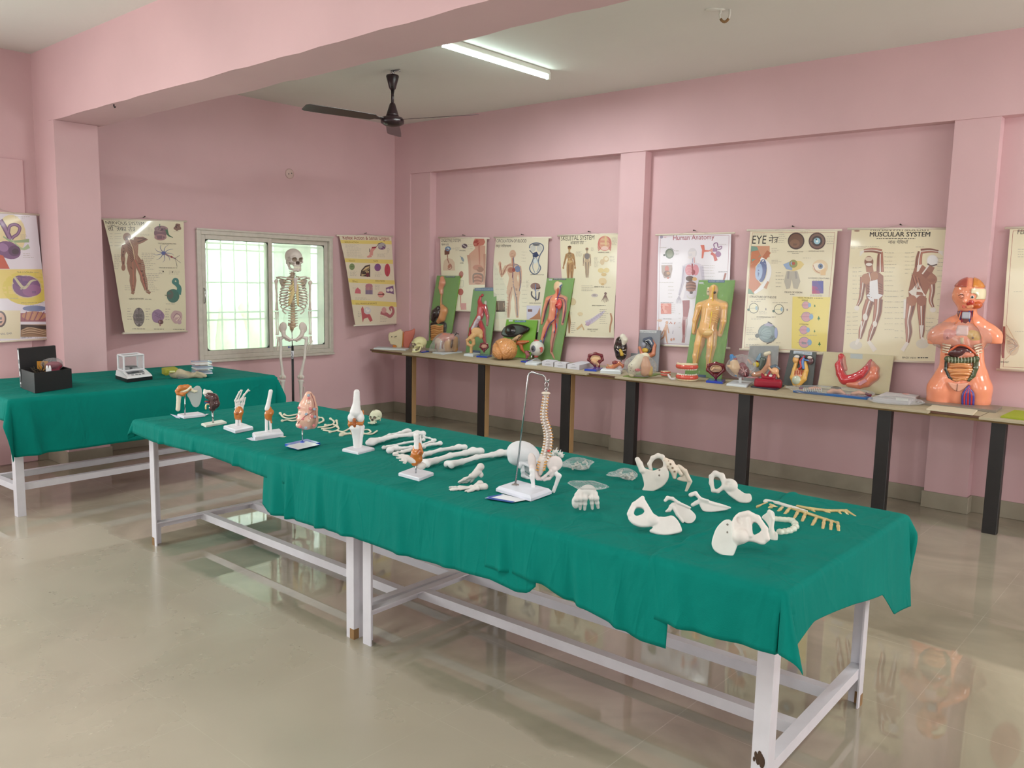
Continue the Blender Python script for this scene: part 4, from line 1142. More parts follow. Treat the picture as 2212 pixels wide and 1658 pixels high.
s.ell(722, 362, 56, 52, (214, 190, 152)); s.ell(712, 360, 42, 28, (226, 214, 196)); s.ell(725, 358, 18, 20, (98, 116, 150)); s.ell(726, 358, 8, 9, (30, 30, 36)); s.poly([(725, 390), (765, 370), (760, 425), (725, 425)], (214, 180, 130)); s.line([(672, 350), (690, 390), (720, 408)], 5, (170, 110, 80), True); s.text('ACCESSORY STRUCTURES', 636, 449, 150); s.notes(670, 454, 750, 465, 1, INK)
s.rect(664, 466, 745, 558, (104, 84, 150)); s.poly([(664, 500), (720, 560), (664, 560)], (176, 66, 110)); s.poly([(664, 500), (700, 510), (725, 558), (700, 558)], (150, 72, 130)); s.poly([(700, 468), (745, 468), (745, 540)], (82, 84, 160)); s.notes(650, 565, 760, 580, 2, INK)
s.text('VISUAL PROBLEMS', 560, 593, 110, (110, 96, 50)); s.notes(680, 586, 765, 600, 1, (110, 96, 50)); s.text('SEEING', 590, 612, 44); s.text('HYPEROPIA', 575, 786, 64)
for x, y, r in ((620, 643, 28), (624, 728, 37), (606, 824, 32), (608, 914, 40)):
    s.ell(x, y, r, r, (150, 150, 160)); s.ell(x, y, r*.9, r*.9, (206, 160, 170)); s.ell(x+r*.95, y, r*.4, r*.55, (136, 172, 204)); s.line([(x-r*1.3, y), (x+r*.8, y)], 2, (160, 110, 120))
for x, y, h in ((684, 648, 22), (713, 738, 34), (683, 832, 22), (717, 925, 34)): s.poly([(x, y-h/2), (x+h*.3, y+h*.25), (x+h*.06, y+h*.25), (x+h*.06, y+h/2), (x-h*.06, y+h/2), (x-h*.06, y+h*.25), (x-h*.3, y+h*.25)], (60, 116, 60))
for x, y in ((235, 665), (423, 674)): s.ell(x, y, 36, 38, (60, 72, 70)); s.ell(x, y, 32, 34, (222, 216, 186)); s.ell(x-40, y+12, 9, 9, (60, 96, 80)); s.line([(x-30, y), (x+34, y)], 2, (120, 120, 116)); s.ell(x+20, y, 8, 16, (150, 176, 190))
s.ell(326, 672, 4, 9, GRY); s.ell(484, 678, 4, 8, GRY); s.text('ACCOMMODATION', 255, 732, 106); s.notes(370, 723, 404, 736, 1, INK); s.notes(215, 612, 310, 622, 1, INK); s.notes(375, 620, 500, 630, 1, INK); s.notes(275, 685, 335, 710, 3)
s.ell(340, 847, 74, 70, (98, 108, 110)); s.ell(338, 848, 66, 62, (112, 134, 136)); s.ell(262, 866, 17, 16, (66, 76, 72)); s.ell(330, 850, 40, 40, (126, 150, 152)); s.poly([(310, 790), (345, 765), (385, 790), (360, 800)], (150, 146, 170)); s.ell(402, 846, 12, 40, (150, 160, 196)); s.line([(340, 765), (372, 780)], 8, (50, 46, 50)); s.line([(330, 925), (370, 912)], 5, (60, 50, 50))
for i in range(6): s.line([(275, 862), (310+i*14, 810+i*16), (350+i*6, 800+i*22)], 2, (70, 96, 100), True)
s.notes(215, 735, 330, 750, 2); s.notes(180, 800, 260, 860, 5); s.notes(195, 880, 270, 900, 2); s.notes(400, 910, 470, 925, 1); s.notes(175, 925, 300, 945, 2, INK); s.notes(420, 100, 485, 190, 6); s.notes(580, 100, 640, 120, 2); s.notes(770, 130, 830, 200, 4); s.notes(370, 220, 440, 260, 3); s.notes(370, 310, 450, 340, 3); s.notes(600, 290, 680, 305, 1); s.notes(400, 390, 460, 520, 5); s.notes(230, 115, 370, 130, 2); s.notes(610, 700, 700, 712, 1); s.notes(570, 855, 740, 870, 1)
s.build('wall_chart', 'eye chart left of the muscular system chart', group='anatomy wall charts', bow=.012, border=(160, 70, 70))

# muscular system
s = wall_sheet(C5, [(950, 82), (1690, 80), (1600, 1062), (882, 1035)], (1, (YO, YO, YO-.03, YO-.03)), (222, 211, 180))
s.text('HUMAN PHYSIOLOGY', 1095, 98, 434, INK, .6); s.text('MUSCULAR SYSTEM', 1087, 139, 442, (28, 26, 28), 1.02); s.text('MUSCULAR SYSTEM', 1089, 139, 442, (28, 26, 28), 1.02)
s.notes(1140, 148, 1470, 160, 1, INK, th=6); s.hindi(['मांस', ' ', 'पे\u093fशयाँ'], 1226, 192, 146); s.text('BACK VIEW', 1330, 1030, 100, INK); s.notes(1440, 1018, 1520, 1034, 1, INK, th=8)
s.ell(990, 97, 22, 7, (160, 130, 110))
M1, M2, TEN = (150, 98, 78), (112, 68, 58), (222, 214, 206)


def muscle_limb(pts, w, seed):
    s.line(pts, w, M1, True); P = spline([(a, b, 0) for a, b in pts], 5); r = random.Random(seed)
    W_ = np.interp(np.linspace(0, 1, len(P)), np.linspace(0, 1, len(w)), w)
    for k in (-.3, 0.02, .3):
        Q = []
        for i, p in enumerate(P):
            a, b = P[max(0, i-1)], P[min(len(P)-1, i+1)]; d = np.array((-(b-a)[1], (b-a)[0])); d = d/(np.linalg.norm(d)+1e-9)
            Q.append((p[0]+d[0]*k*W_[i], p[1]+d[1]*k*W_[i]))
        s.line(Q, [x*.16 for x in w], (M2, TEN, (182, 120, 100))[int((k+.3)*3.4) % 3])


# front figure
s.ell(985, 935, 48, 32, (206, 200, 190)); s.ell(1475, 925, 46, 34, (210, 204, 190))
muscle_limb([(1168, 400), (1168, 300), (1172, 250)], [56, 46, 34], 1); muscle_limb([(1180, 252), (1110, 240), (1045, 245)], [36, 34, 24], 2)
for i in range(4): s.line([(1045, 246), (1015, 250+i*11)], [10, 5], TEN)
muscle_limb([(1045, 440), (1035, 520), (1020, 600), (995, 650)], [54, 40, 32, 18], 3); s.ell(992, 665, 20, 18, TEN)
s.poly([(1030, 430), (1085, 402), (1150, 395), (1192, 430), (1192, 560), (1165, 640), (1070, 640), (1060, 560), (1058, 480)], M1); s.ell(1062, 450, 34, 38, (170, 118, 88)); s.ell(1125, 430, 30, 32, (170, 118, 88)); s.poly([(1090, 470), (1148, 455), (1155, 560), (1190, 570), (1150, 605), (1118, 628), (1085, 600), (1065, 575), (1088, 550)], (224, 222, 226)); s.line([(1085, 405), (1100, 470)], 5, TEN)
for i in range(5): s.line([(1070, 500+i*20), (1090, 510+i*18)], 5, M2); s.line([(1155, 480+i*20), (1185, 500+i*16)], 5, M2)
s.poly([(1065, 400), (1060, 350), (1110, 340), (1120, 400)], (166, 112, 86)); s.ell(1084, 325, 34, 42, (136, 92, 74)); s.ell(1084, 305, 28, 16, (206, 186, 166)); s.ell(1085, 345, 24, 12, TEN)
muscle_limb([(1090, 610), (1065, 690), (1050, 760), (1028, 830), (1015, 890)], [66, 66, 44, 46, 22], 4); muscle_limb([(1155, 600), (1148, 690), (1130, 770), (1105, 840), (1082, 910)], [66, 64, 44, 48, 24], 5)
s.line([(1005, 890), (985, 930)], [28, 16], TEN); s.line([(1080, 905), (1130, 975)], [26, 36], TEN); s.ell(1055, 730, 18, 26, TEN); s.ell(1128, 780, 16, 22, TEN); s.line([(1028, 760), (1018, 880)], [12, 6], TEN)
# back figure
muscle_limb([(1445, 400), (1450, 310), (1462, 250)], [54, 46, 36], 6); muscle_limb([(1465, 248), (1530, 242), (1590, 250)], [36, 32, 22], 7)
for i in range(4): s.line([(1590, 250), (1625, 248+i*11)], [10, 5], TEN)
muscle_limb([(1540, 470), (1545, 540), (1535, 610), (1552, 660)], [52, 38, 32, 18], 8); s.ell(1550, 678, 22, 18, TEN)
s.poly([(1400, 430), (1420, 370), (1480, 350), (1560, 420), (1575, 460), (1530, 500), (1500, 570), (1500, 620), (1380, 600), (1375, 540)], M1); s.ell(1545, 455, 34, 38, (160, 106, 84)); s.poly([(1445, 475), (1482, 550), (1500, 575), (1440, 610), (1375, 545), (1400, 530)], TEN); s.poly([(1440, 350), (1475, 345), (1450, 395), (1435, 400)], TEN); s.poly([(1470, 420), (1530, 350), (1545, 395), (1500, 450)], (136, 84, 68)); s.line([(1530, 340), (1475, 415)], 10, TEN)
for i in range(5): s.line([(1400+i*12, 420+i*6), (1430+i*10, 520)], 5, (M2, (180, 124, 100))[i % 2])
s.ell(1548, 318, 42, 46, TEN); s.ell(1548, 316, 36, 38, (226, 224, 224)); s.line([(1512, 340), (1540, 355), (1580, 345)], 10, (92, 70, 62), True); s.line([(1545, 360), (1525, 400)], 40, (150, 100, 80))
muscle_limb([(1400, 590), (1385, 680), (1372, 760), (1378, 840), (1368, 920)], [76, 66, 46, 50, 22], 9); muscle_limb([(1470, 590), (1468, 680), (1470, 760), (1472, 830), (1468, 890)], [72, 60, 44, 40, 20], 10)
s.ell(1400, 610, 36, 40, (166, 112, 88)); s.ell(1470, 610, 34, 40, (150, 98, 80)); s.line([(1350, 600), (1345, 740)], [20, 12], TEN); s.line([(1470, 790), (1468, 880)], [30, 10], TEN); s.line([(1370, 915), (1330, 975)], [24, 28], TEN); s.line([(1466, 880), (1490, 895)], [18, 10], TEN)
s.leaders(1060, 1000, [215, 225], side=-1, cap=50); s.leaders(1030, 1005, [370, 400, 430, 460, 490, 520, 560, 600], side=-1, cap=40); s.leaders(1200, 1215, [260, 290, 320, 345, 370, 400, 430, 465, 500, 540, 580, 620, 660, 700, 740, 780, 820], cap=70); s.leaders(1000, 960, [700, 730, 760, 790, 820, 850], side=-1, cap=40); s.leaders(1420, 1395, [260, 290, 320, 350, 380, 410], side=-1, cap=40); s.leaders(1580, 1600, [300, 330, 360, 390, 430, 470, 510, 560, 600, 650, 700, 750], cap=45); s.leaders(1340, 1320, [540, 580, 620, 660, 700, 740, 780, 830, 880], side=-1, cap=40); s.leaders(1500, 1515, [740, 770, 800, 830], cap=50); s.notes(1430, 210, 1520, 222, 1); s.notes(1060, 208, 1200, 220, 1)
s.build('wall_chart', 'muscular system chart between the eye chart and the torso model', group='anatomy wall charts', bow=.012)

# chart cut off by the right edge
s = wall_sheet(C5, [(2110, 75), (2760, 60), (2660, 1140), (2035, 1113)], (1, (YO, YO, YO-.03, YO-.03)), (222, 212, 184))
s.text('FEMALE', 2166, 122, 150, (60, 56, 54), 1.2); s.notes(2170, 225, 2240, 300, 4); s.ell(2130, 950, 48, 62, (206, 186, 160)); s.line([(2062, 800), (2055, 930), (2060, 1030)], [26, 34, 18], (150, 82, 76), True); s.line([(2085, 790), (2130, 870), (2180, 945)], 5, (206, 176, 140), True); s.line([(2180, 945), (2120, 1000), (2075, 1040)], 5, (206, 176, 140), True); s.text('BREAST', 2042, 1062, 62, INK)
for i in range(14): s.line([(2075+i*3, 850+i*12), (2110+(i % 4)*12, 880+i*8), (2170-(i % 3)*10, 942)], 2.5, ((176, 130, 110), (150, 146, 140))[i % 2], True)
s.notes(2150, 830, 2230, 845, 1); s.notes(2140, 540, 2210, 555, 1); s.ell(2420, 500, 120, 200, (206, 160, 140))
s.build('wall_chart', 'chart cut off by the right edge, behind the right pillar', group='anatomy wall charts', bow=.012, border=(160, 70, 70))
# ------------------------------------------------------------------ builder of one item: local axes x right, y away from the viewer, z up
class It:
    def __init__(s, name, label, cat, crop, ax, ay, z, tilt=0.0, group=None, dy=0.0):
        """anchored where (ax, ay) meets the surface of height z; tilt (deg) leans its z axis away; unit = 1 crop pixel at that distance"""
        s.crop = crop
        P = onz(ax/crop[2]+crop[0], ay/crop[2]+crop[1], z)
        d = P[:2]-CAM[:2]; d /= np.linalg.norm(d)
        P = P+np.array((d[0], d[1], 0))*dy
        s.o = P; s.s = mpp(P)/crop[2]
        b = math.radians(tilt)
        s.ex = np.array((d[1], -d[0], 0.0)); s.ez = np.array((d[0]*math.sin(b), d[1]*math.sin(b), math.cos(b))); s.ey = np.cross(s.ez, s.ex)
        s.T = bpy.data.objects.new(name, None); COL.objects.link(s.T); s.T.empty_display_size = .03
        s.T.matrix_world = Matrix(((s.ex[0], s.ey[0], s.ez[0], P[0]), (s.ex[1], s.ey[1], s.ez[1], P[1]), (s.ex[2], s.ey[2], s.ez[2], P[2]), (0, 0, 0, 1)))
        tag(s.T, label, cat, group)

    def loc(s, W):
        q = np.asarray(W, float)-s.o
        return np.array((q @ s.ex, q @ s.ey, q @ s.ez))/s.s

    def __call__(s, x, y, d=0.0):
        """point seen at crop pixel (x, y) on the item's own upright plane moved back by d"""
        r = ray(x/s.crop[2]+s.crop[0], y/s.crop[2]+s.crop[1]); o = s.o+s.ey*d*s.s
        return s.loc(CAM+r*(np.dot(o-CAM, s.ey)/np.dot(r, s.ey)))

    def G(s, x, y, h=0.0):
        """point seen at crop pixel on the horizontal plane h above the anchor"""
        return s.loc(onz(x/s.crop[2]+s.crop[0], y/s.crop[2]+s.crop[1], s.o[2]+h*s.s))

    def pts(s, L, d=0.0): return [s(*p) if len(p) == 3 else s(p[0], p[1], d) for p in L]
    def xz(s, L, d=0.0): return [(p[0], p[2]) for p in (s(a, b, d) for a, b in L)]
    def mb(s): return MB(s.s)
    def bl(s, k=3.0, col=(214, 208, 203)): return Blob(k, s.s, col)

    def base(s, L, B, R, h, col=(216, 214, 222), m=PP, name='base', bevel=None, parent=None, h0=0.0):
        a, b, c = s.G(*L, h0), s.G(*B, h0), s.G(*R, h0); d = a+c-b
        q = [a, b, c, d]; ctr = sum(q)/4; mb = s.mb(); bv = h*0.25 if bevel is None else bevel
        up = np.array((0, 0, 1.0)) if abs(s.ez[2]) > .999 else s.loc(s.o+np.array((0, 0, 1.0)))/np.linalg.norm(s.loc(s.o+np.array((0, 0, 1.0))))
        def ring(k, z): return [ctr+(p-ctr)*k+up*z for p in q]
        k2 = 1-bv*1.2/max(1e-6, np.linalg.norm(q[0]-ctr))
        V = ring(1, 0)+ring(1, h-bv)+ring(k2, h); F = [(3, 2, 1, 0), (8, 9, 10, 11)]
        for k in (0, 4): F += [(k+i, k+(i+1) % 4, k+4+(i+1) % 4, k+4+i) for i in range(4)]
        mb.add(V, F, col)
        return mb.build(name, m, parent or s.T)


def flat_leaflet(it, pts, col, h=0.6, name='leaflet', label=None, cat=None):
    P = [it.G(*p, h) for p in pts]; n = len(P); mb = it.mb(); up = it.loc(it.o+np.array((0, 0, 1.0))); up /= np.linalg.norm(up)
    mb.add(P+[p+up*1.2 for p in P], [tuple(range(n-1, -1, -1)), tuple(range(n, 2*n))]+[(i, (i+1) % n, n+(i+1) % n, n+i) for i in range(n)], col)
    return mb.build(name, MC, it.T)


BONE = (216, 210, 206); BONE_W = (226, 224, 224); IV = (224, 216, 190); LIG = (190, 112, 48); LIGD = (160, 84, 34)


def skull(it, c, r, yaw=0.0, pitch=0.0, roll=0.0, col=BONE, res=62, parent=None, jaw=True, teeth=(230, 224, 206)):
    """c centre, r half length of the braincase; yaw turns the face to the viewer's right"""
    R = rot3(0, 0, math.radians(yaw)) @ rot3(math.radians(pitch), 0, 0) @ rot3(0, math.radians(roll), 0)
    par = parent or it.T
    b = it.bl(.12*r, col); b.frame(R, c)
    def v(*p): return np.array(p)*r
    b.ell(v(0, .12, .22), v(.74, .95, .74)); b.ell(v(0, -.45, .20), v(.60, .45, .50)); b.ell(v(0, -.52, -.30), v(.44, .40, .46))
    b.ell(v(0, .45, -.22), v(.45, .42, .32))
    for s_ in (-1, 1):
        b.path([v(s_*.36, -.78, -.30), v(s_*.56, -.52, -.26), v(s_*.66, -.05, -.20)], [.13*r, .10*r, .07*r])
        b.path([v(s_*.12, -.86, .12), v(s_*.34, -.88, .16), v(s_*.54, -.66, .04), v(s_*.52, -.62, -.2)], .085*r)
        b.ell(v(s_*.62, .12, -.34), v(.10, .12, .20))
    b.path([v(0, -.84, .10), v(0, -.97, -.14)], [.09*r, .05*r]); b.ell(v(0, -.72, -.62), v(.33, .24, .16))
    for s_ in (-1, 1):
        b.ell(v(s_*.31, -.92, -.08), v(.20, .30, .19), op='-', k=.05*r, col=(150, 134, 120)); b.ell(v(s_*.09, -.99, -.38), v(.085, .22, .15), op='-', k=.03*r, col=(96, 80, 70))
        b.ell(v(s_*.62, -.42, -.03), v(.10, .28, .16), op='-', k=.06*r)
    o = b.build('cranium', 'bone', par, res)
    t = it.mb()
    for row, zz in ((0, -.74), (1, -.85)):
        for i in range(-5, 6):
            a = i*.21; p = R @ v(.34*math.sin(a*1.05), -.60-.30*math.cos(a), zz)+c
            t.ell(p, (.05*r, .05*r, .06*r), teeth, 6)
    t.build('teeth', 'bone', par)
    if jaw:
        j = it.bl(.08*r, col); j.frame(R, c)
        for s_ in (-1, 1): j.path([v(s_*.58, -.06, -.32), v(s_*.55, -.12, -.60), v(s_*.50, -.24, -.90), v(s_*.30, -.68, -1.04), v(0, -.90, -1.06)], [.09*r, .11*r, .10*r, .10*r, .13*r])
        j.path([v(-.26, -.74, -.93), v(0, -.86, -.93), v(.26, -.74, -.93)], .07*r)
        j.build('jaw', 'bone', par, 44)
    return o


def long_bone(it, A, B, kind, r, col=BONE_W, m='bone', name=None, parent=None, res=54, up=(0, 0, 1)):
    """A near end, B far end (local); r shaft radius"""
    A, B = np.array(A, float), np.array(B, float); d = B-A; L = np.linalg.norm(d); d /= L
    n = np.cross(d, up); n /= np.linalg.norm(n); u = np.cross(n, d)
    b = it.bl(r*1.1, col); mid = (A+B)/2+u*r*.5
    b.path([A+d*L*.08, A+d*L*.25, mid, B-d*L*.22, B-d*L*.08], [r*1.45, r*1.02, r*.92, r*1.0, r*1.4])
    if kind == 'femur':
        for s_ in (-1, 1): b.ell(A+d*r*1.3+n*s_*r*1.25, np.array((1.25, 1.25, 1.45))*r)
        b.ell(A+d*r*1.2-u*r*1.4+n*0, r*.9, op='-', k=r*.6)
        b.path([B-d*r*2.2, B-d*r*.4+n*r*1.6], [r*1.3, r*1.0]); b.ell(B+n*r*2.3, r*1.45); b.ell(B-d*r*.8-n*r*.7, r*1.35)
    elif kind == 'tibia':
        b.ell(A+d*r*.9, np.array((2.2, 2.2, 1.5))*r if abs(d[2]) < .5 else r*2); b.ell(A+d*r*2+u*r*.9, r*1.0); b.ell(B-d*r*.8, r*1.5); b.ell(B+n*r*.9, r*.8)
    elif kind == 'humerus':
        b.ell(A+d*r*.6+n*r*.5, r*1.9); b.ell(A+d*r*1.2-n*r*.9, r*1.3); b.ell(B-d*r*.5+n*r*.9, r*1.15); b.ell(B-d*r*.5-n*r*.9, r*1.0); b.ell(B-d*r*1.2+u*r*1.2, r*.6, op='-')
    else:
        b.ell(A+d*r*.4, r*1.7); b.ell(B-d*r*.4+n*r*.3, r*1.75); b.ell(A+d*r*1.4+n*r*.7, r*1.0)
    return b.build(name or 'shaft', m, parent if parent is not None else it.T, res)


def foot_bones(it, heel, toes, ankle=None, r=7, col=BONE, name='foot_skeleton', res=64, k=.5):
    """heel point, five toe tips"""
    h = np.array(heel, float); T_ = [np.array(t, float) for t in toes]; c = sum(T_)/5
    b = it.bl(r*k*.5, col)
    tar = h*.62+c*.38
    b.ell(h, r*1.55); b.path([h, h*.75+c*.25], [r*1.5, r*1.4])
    if ankle is not None: b.ell(ankle, r*1.6); b.path([ankle, tar], [r*1.5, r*1.2])
    for i, t in enumerate(T_):
        root = tar+(t-c)*.35; mid = root*.45+t*.55
        b.ell(root, r*1.0); b.path([root, root*.75+mid*.25, mid], [r*.7, r*.36, r*.62 if i else r*.8])
        q1 = mid*.6+t*.4; q2 = mid*.28+t*.72
        b.path([mid, mid*.8+q1*.2, q1], [r*.55, r*.32, r*.48]); b.path([q1, q2], [r*.5, r*.42]); b.path([q2, t], [r*.45, r*.38])
    return b.build(name, 'bone', it.T, res)


def hand_bones(it, wrist, tips, r=5, col=BONE, parent=None, name='hand_skeleton', res=60):
    w = np.array(wrist, float); b = it.bl(r*.5, col); T_ = [np.array(t, float) for t in tips]; c = sum(T_[1:])/max(1, len(T_)-1)
    for i in range(-1, 3):
        for j in range(2): b.ell(w+(c-w)*(.06+.1*j)+np.cross((c-w)/np.linalg.norm(c-w), (0, 1, 0))*(i-.5)*r*1.25, r*.95)
    for i, t in enumerate(T_):
        a = w+(c-w)*.2+(t-c)*.22; P = [a, a*.62+t*.38, a*.34+t*.66, a*.14+t*.86, t]
        R_ = [r*.9, r*.78, r*.66, r*.55, r*.4]
        for q in range(4): b.path([P[q], P[q]*.5+P[q+1]*.5, P[q+1]], [R_[q], R_[q]*.6, R_[q+1]])
    return b.build(name, 'bone', parent or it.T, res)


def crumpled(it, c, r, seed, m='clear_film', name='plastic_bag', parent=None, amp=.16, n=26, spikes=(), zmin=None, col=(235, 235, 235)):
    """irregular closed bag of film; spikes = list of (direction, factor)"""
    rn = random.Random(seed); r = np.array(r, float); D = [np.array([rn.gauss(0, 1) for _ in range(3)]) for _ in range(14)]; D = [d/np.linalg.norm(d) for d in D]; A = [rn.uniform(-1, 1) for _ in D]
    mb = it.mb(); V = []; m_ = n//2
    for i in range(m_+1):
        ph = PI*i/m_
        for j in range(n):
            t = 2*PI*j/n; q = np.array((math.sin(ph)*math.cos(t), math.sin(ph)*math.sin(t), -math.cos(ph)))
            k = 1+amp*sum(a*math.exp(4*(q @ d-1)) for a, d in zip(A, D))*1.2+rn.uniform(-.03, .03)
            for sd, f in spikes: k += f*math.exp(14*(q @ np.array(sd, float)/np.linalg.norm(sd)-1))
            p = q*r*k
            p = p+np.array(c, float)
            if zmin is not None: p[2] = max(p[2], zmin+rn.uniform(0, .4))
            V.append(p)
    F = [(i*n+j, i*n+(j+1) % n, (i+1)*n+(j+1) % n, (i+1)*n+j) for i in range(m_) for j in range(n)]
    mb.add(V, F, col, False)
    return mb.build(name, m, parent or it.T)


class Board:
    """flat board leaning on the wall, described by its four corners in the crop; local x along, y into the board, z up the board"""
    def __init__(s, name, label, cat, crop, TL, TR, BR, BL, yt, z, col=(96, 150, 48), thick=.010, group=None, m=PP):
        s.crop = crop; f = lambda p: (p[0]/crop[2]+crop[0], p[1]/crop[2]+crop[1])
        bl, br = onz(*f(BL), z), onz(*f(BR), z); yb = (bl[1]+br[1])/2; yb = min(yb, yt-.03)
        W_ = [ony(*f(TL), yt), ony(*f(TR), yt), ony(*f(BR), yb), ony(*f(BL), yb)]
        W_[2][2] = W_[3][2] = z+.004
        o = (W_[2]+W_[3])/2; ex = W_[2]-W_[3]; ex /= np.linalg.norm(ex); up = (W_[0]+W_[1])/2-o; ez = up-ex*np.dot(up, ex); ez /= np.linalg.norm(ez); ey = np.cross(ez, ex)
        s.o = o; s.R = (ex, ey, ez); s.s = mpp(o)/crop[2]
        s.T = bpy.data.objects.new(name, None); COL.objects.link(s.T); s.T.empty_display_size = .03
        s.T.matrix_world = Matrix([[ex[i], ey[i], ez[i], o[i]] for i in range(3)]+[[0, 0, 0, 1]])
        tag(s.T, label, cat, group)
        s.t = thick/s.s; Q = [((np.array(w)-o) @ ex/s.s, (np.array(w)-o) @ ez/s.s) for w in W_]; s.Q = Q
        mb = MB(s.s); mb.prism(Q, 0, s.t, col); mb.build('board', m, s.T)

    def __call__(s, x, y, d=0.0):
        ex, ey, ez = s.R; r = ray(x/s.crop[2]+s.crop[0], y/s.crop[2]+s.crop[1]); o = s.o+ey*d*s.s
        q = CAM+r*(np.dot(o-CAM, ey)/np.dot(r, ey))-s.o
        return np.array((q @ ex, q @ ey, q @ ez))/s.s

    def pts(s, L, d=0.0): return [s(*p) if len(p) == 3 else s(p[0], p[1], d) for p in L]
    def xz(s, L): return [(p[0], p[2]) for p in s.pts(L)]
    def mb(s): return MB(s.s)
    def bl(s, k=3.0, col=(200, 150, 130)): return Blob(k, s.s, col)

    def plate(s, L, col, name, h=1.0, m=MC, d=0.0):
        mb = s.mb(); mb.prism(s.xz(L), d-h, d-.05, col); return mb.build(name, m, s.T)

    def lettering(s, txt, x, y, w, col, name='title', squash=1.0, d=-1.3):
        V, F = text_mesh(txt); x0, x1 = V[:, 0].min(), V[:, 0].max(); a, b = s(x, y), s(x+w, y); k = np.linalg.norm(b-a)/(x1-x0); e = (b-a)/np.linalg.norm(b-a)
        mb = s.mb(); mb.add([a+e*(v[0]-x0)*k+np.array((0, d, v[1]*k*squash)) for v in V], F, col); return mb.build(name, MC, s.T)

    def film(s, seed, grow=1.02, depth=14, m='clear_film', n=16, name='shrink_wrap', amp=1.0):
        """crinkled film stretched over the front"""
        rn = random.Random(seed); mb = s.mb(); V = []; Q = [np.array(q) for q in s.Q]; c = sum(Q)/4
        for i in range(n+1):
            for j in range(n+1):
                u, v = j/n, i/n; p = (Q[0]*(1-u)+Q[1]*u)*(1-v)+(Q[3]*(1-u)+Q[2]*u)*v; p = c+(p-c)*grow
                e = min(u, 1-u, v, 1-v)*2; V.append((p[0], -1-depth*min(1, e*2.2)*(.75+.25*math.sin(3*u+seed))+rn.uniform(-amp, amp)*1.3*(e > 0), p[1]))
        F = [(i*(n+1)+j, (i+1)*(n+1)+j, (i+1)*(n+1)+j+1, i*(n+1)+j+1) for i in range(n) for j in range(n)]
        mb.add(V, F, (235, 235, 235), False); return mb.build(name, m, s.T)
# ------------------------------------------------------------------ tables: white angle-iron frames, board tops, green cloths
def cloth_mat():
    m = mat('green_cotton', (0, 115, 104), rough=0.85, spec=0.12, noise=0.06, nscale=5)
    nt = m.node_tree; N = nt.nodes; L = nt.links; b = N['Principled BSDF']
    tc = N.new('ShaderNodeTexCoord')
    mp = N.new('ShaderNodeMapping'); mp.inputs['Scale'].default_value = (2.4, 1.6, 0.7); mp.inputs['Rotation'].default_value = (0, 0, 0.5)
    n1 = N.new('ShaderNodeTexNoise'); n1.inputs['Scale'].default_value = 2.2; n1.inputs['Detail'].default_value = 3; n1.inputs['Distortion'].default_value = 1.2
    L.new(tc.outputs['Object'], mp.inputs[0]); L.new(mp.outputs[0], n1.inputs[0])
    n2 = N.new('ShaderNodeTexNoise'); n2.inputs['Scale'].default_value = 260; L.new(tc.outputs['Object'], n2.inputs[0])
    b1 = N.new('ShaderNodeBump'); b1.inputs['Strength'].default_value = 0.34; b1.inputs['Distance'].default_value = 0.06; L.new(n1.outputs[0], b1.inputs['Height'])
    b2 = N.new('ShaderNodeBump'); b2.inputs['Strength'].default_value = 0.18; b2.inputs['Distance'].default_value = 0.003; L.new(n2.outputs[0], b2.inputs['Height'])
    n3 = N.new('ShaderNodeTexNoise'); n3.inputs['Scale'].default_value = 2.6; n3.inputs['Detail'].default_value = 1.5; n3.inputs['Distortion'].default_value = 0.6; L.new(mp.outputs[0], n3.inputs[0])
    s1 = N.new('ShaderNodeMath'); s1.operation = 'SUBTRACT'; s1.inputs[1].default_value = 0.5; L.new(n3.outputs[0], s1.inputs[0])
    s2 = N.new('ShaderNodeMath'); s2.operation = 'ABSOLUTE'; L.new(s1.outputs[0], s2.inputs[0])
    s3 = N.new('ShaderNodeMapRange'); s3.inputs[1].default_value = 0.0; s3.inputs[2].default_value = 0.035; s3.inputs[3].default_value = 1.0; s3.inputs[4].default_value = 0.0; L.new(s2.outputs[0], s3.inputs[0])
    b3 = N.new('ShaderNodeBump'); b3.inputs['Strength'].default_value = 0.26; b3.inputs['Distance'].default_value = 0.006; L.new(s3.outputs[0], b3.inputs['Height']); L.new(b1.outputs[0], b3.inputs['Normal'])
    L.new(b3.outputs[0], b2.inputs['Normal']); L.new(b2.outputs[0], b.inputs['Normal'])
    return m


cloth_mat()
mat('plywood', (168, 150, 120), rough=0.7, noise=0.12, nscale=5)

mat('scorched_paint', (70, 52, 38), rough=0.9)


def angle_iron(mb, a, b, w, t, d1, d2):
    """L section from a to b; flanges point along d1 and d2"""
    a, b, d1, d2 = [np.array(v, float) for v in (a, b, d1, d2)]
    P = [np.zeros(3), d1*w, d1*w+d2*t, d1*t+d2*t, d1*t+d2*w, d2*w]
    V = [a+p for p in P]+[b+p for p in P]
    F = [(0, 1, 2, 3), (0, 3, 4, 5), (9, 8, 7, 6), (11, 10, 9, 6)]+[(i, 6+i, 6+(i+1) % 6, (i+1) % 6) for i in range(6)]
    mb.add(V, F, (205, 203, 210))


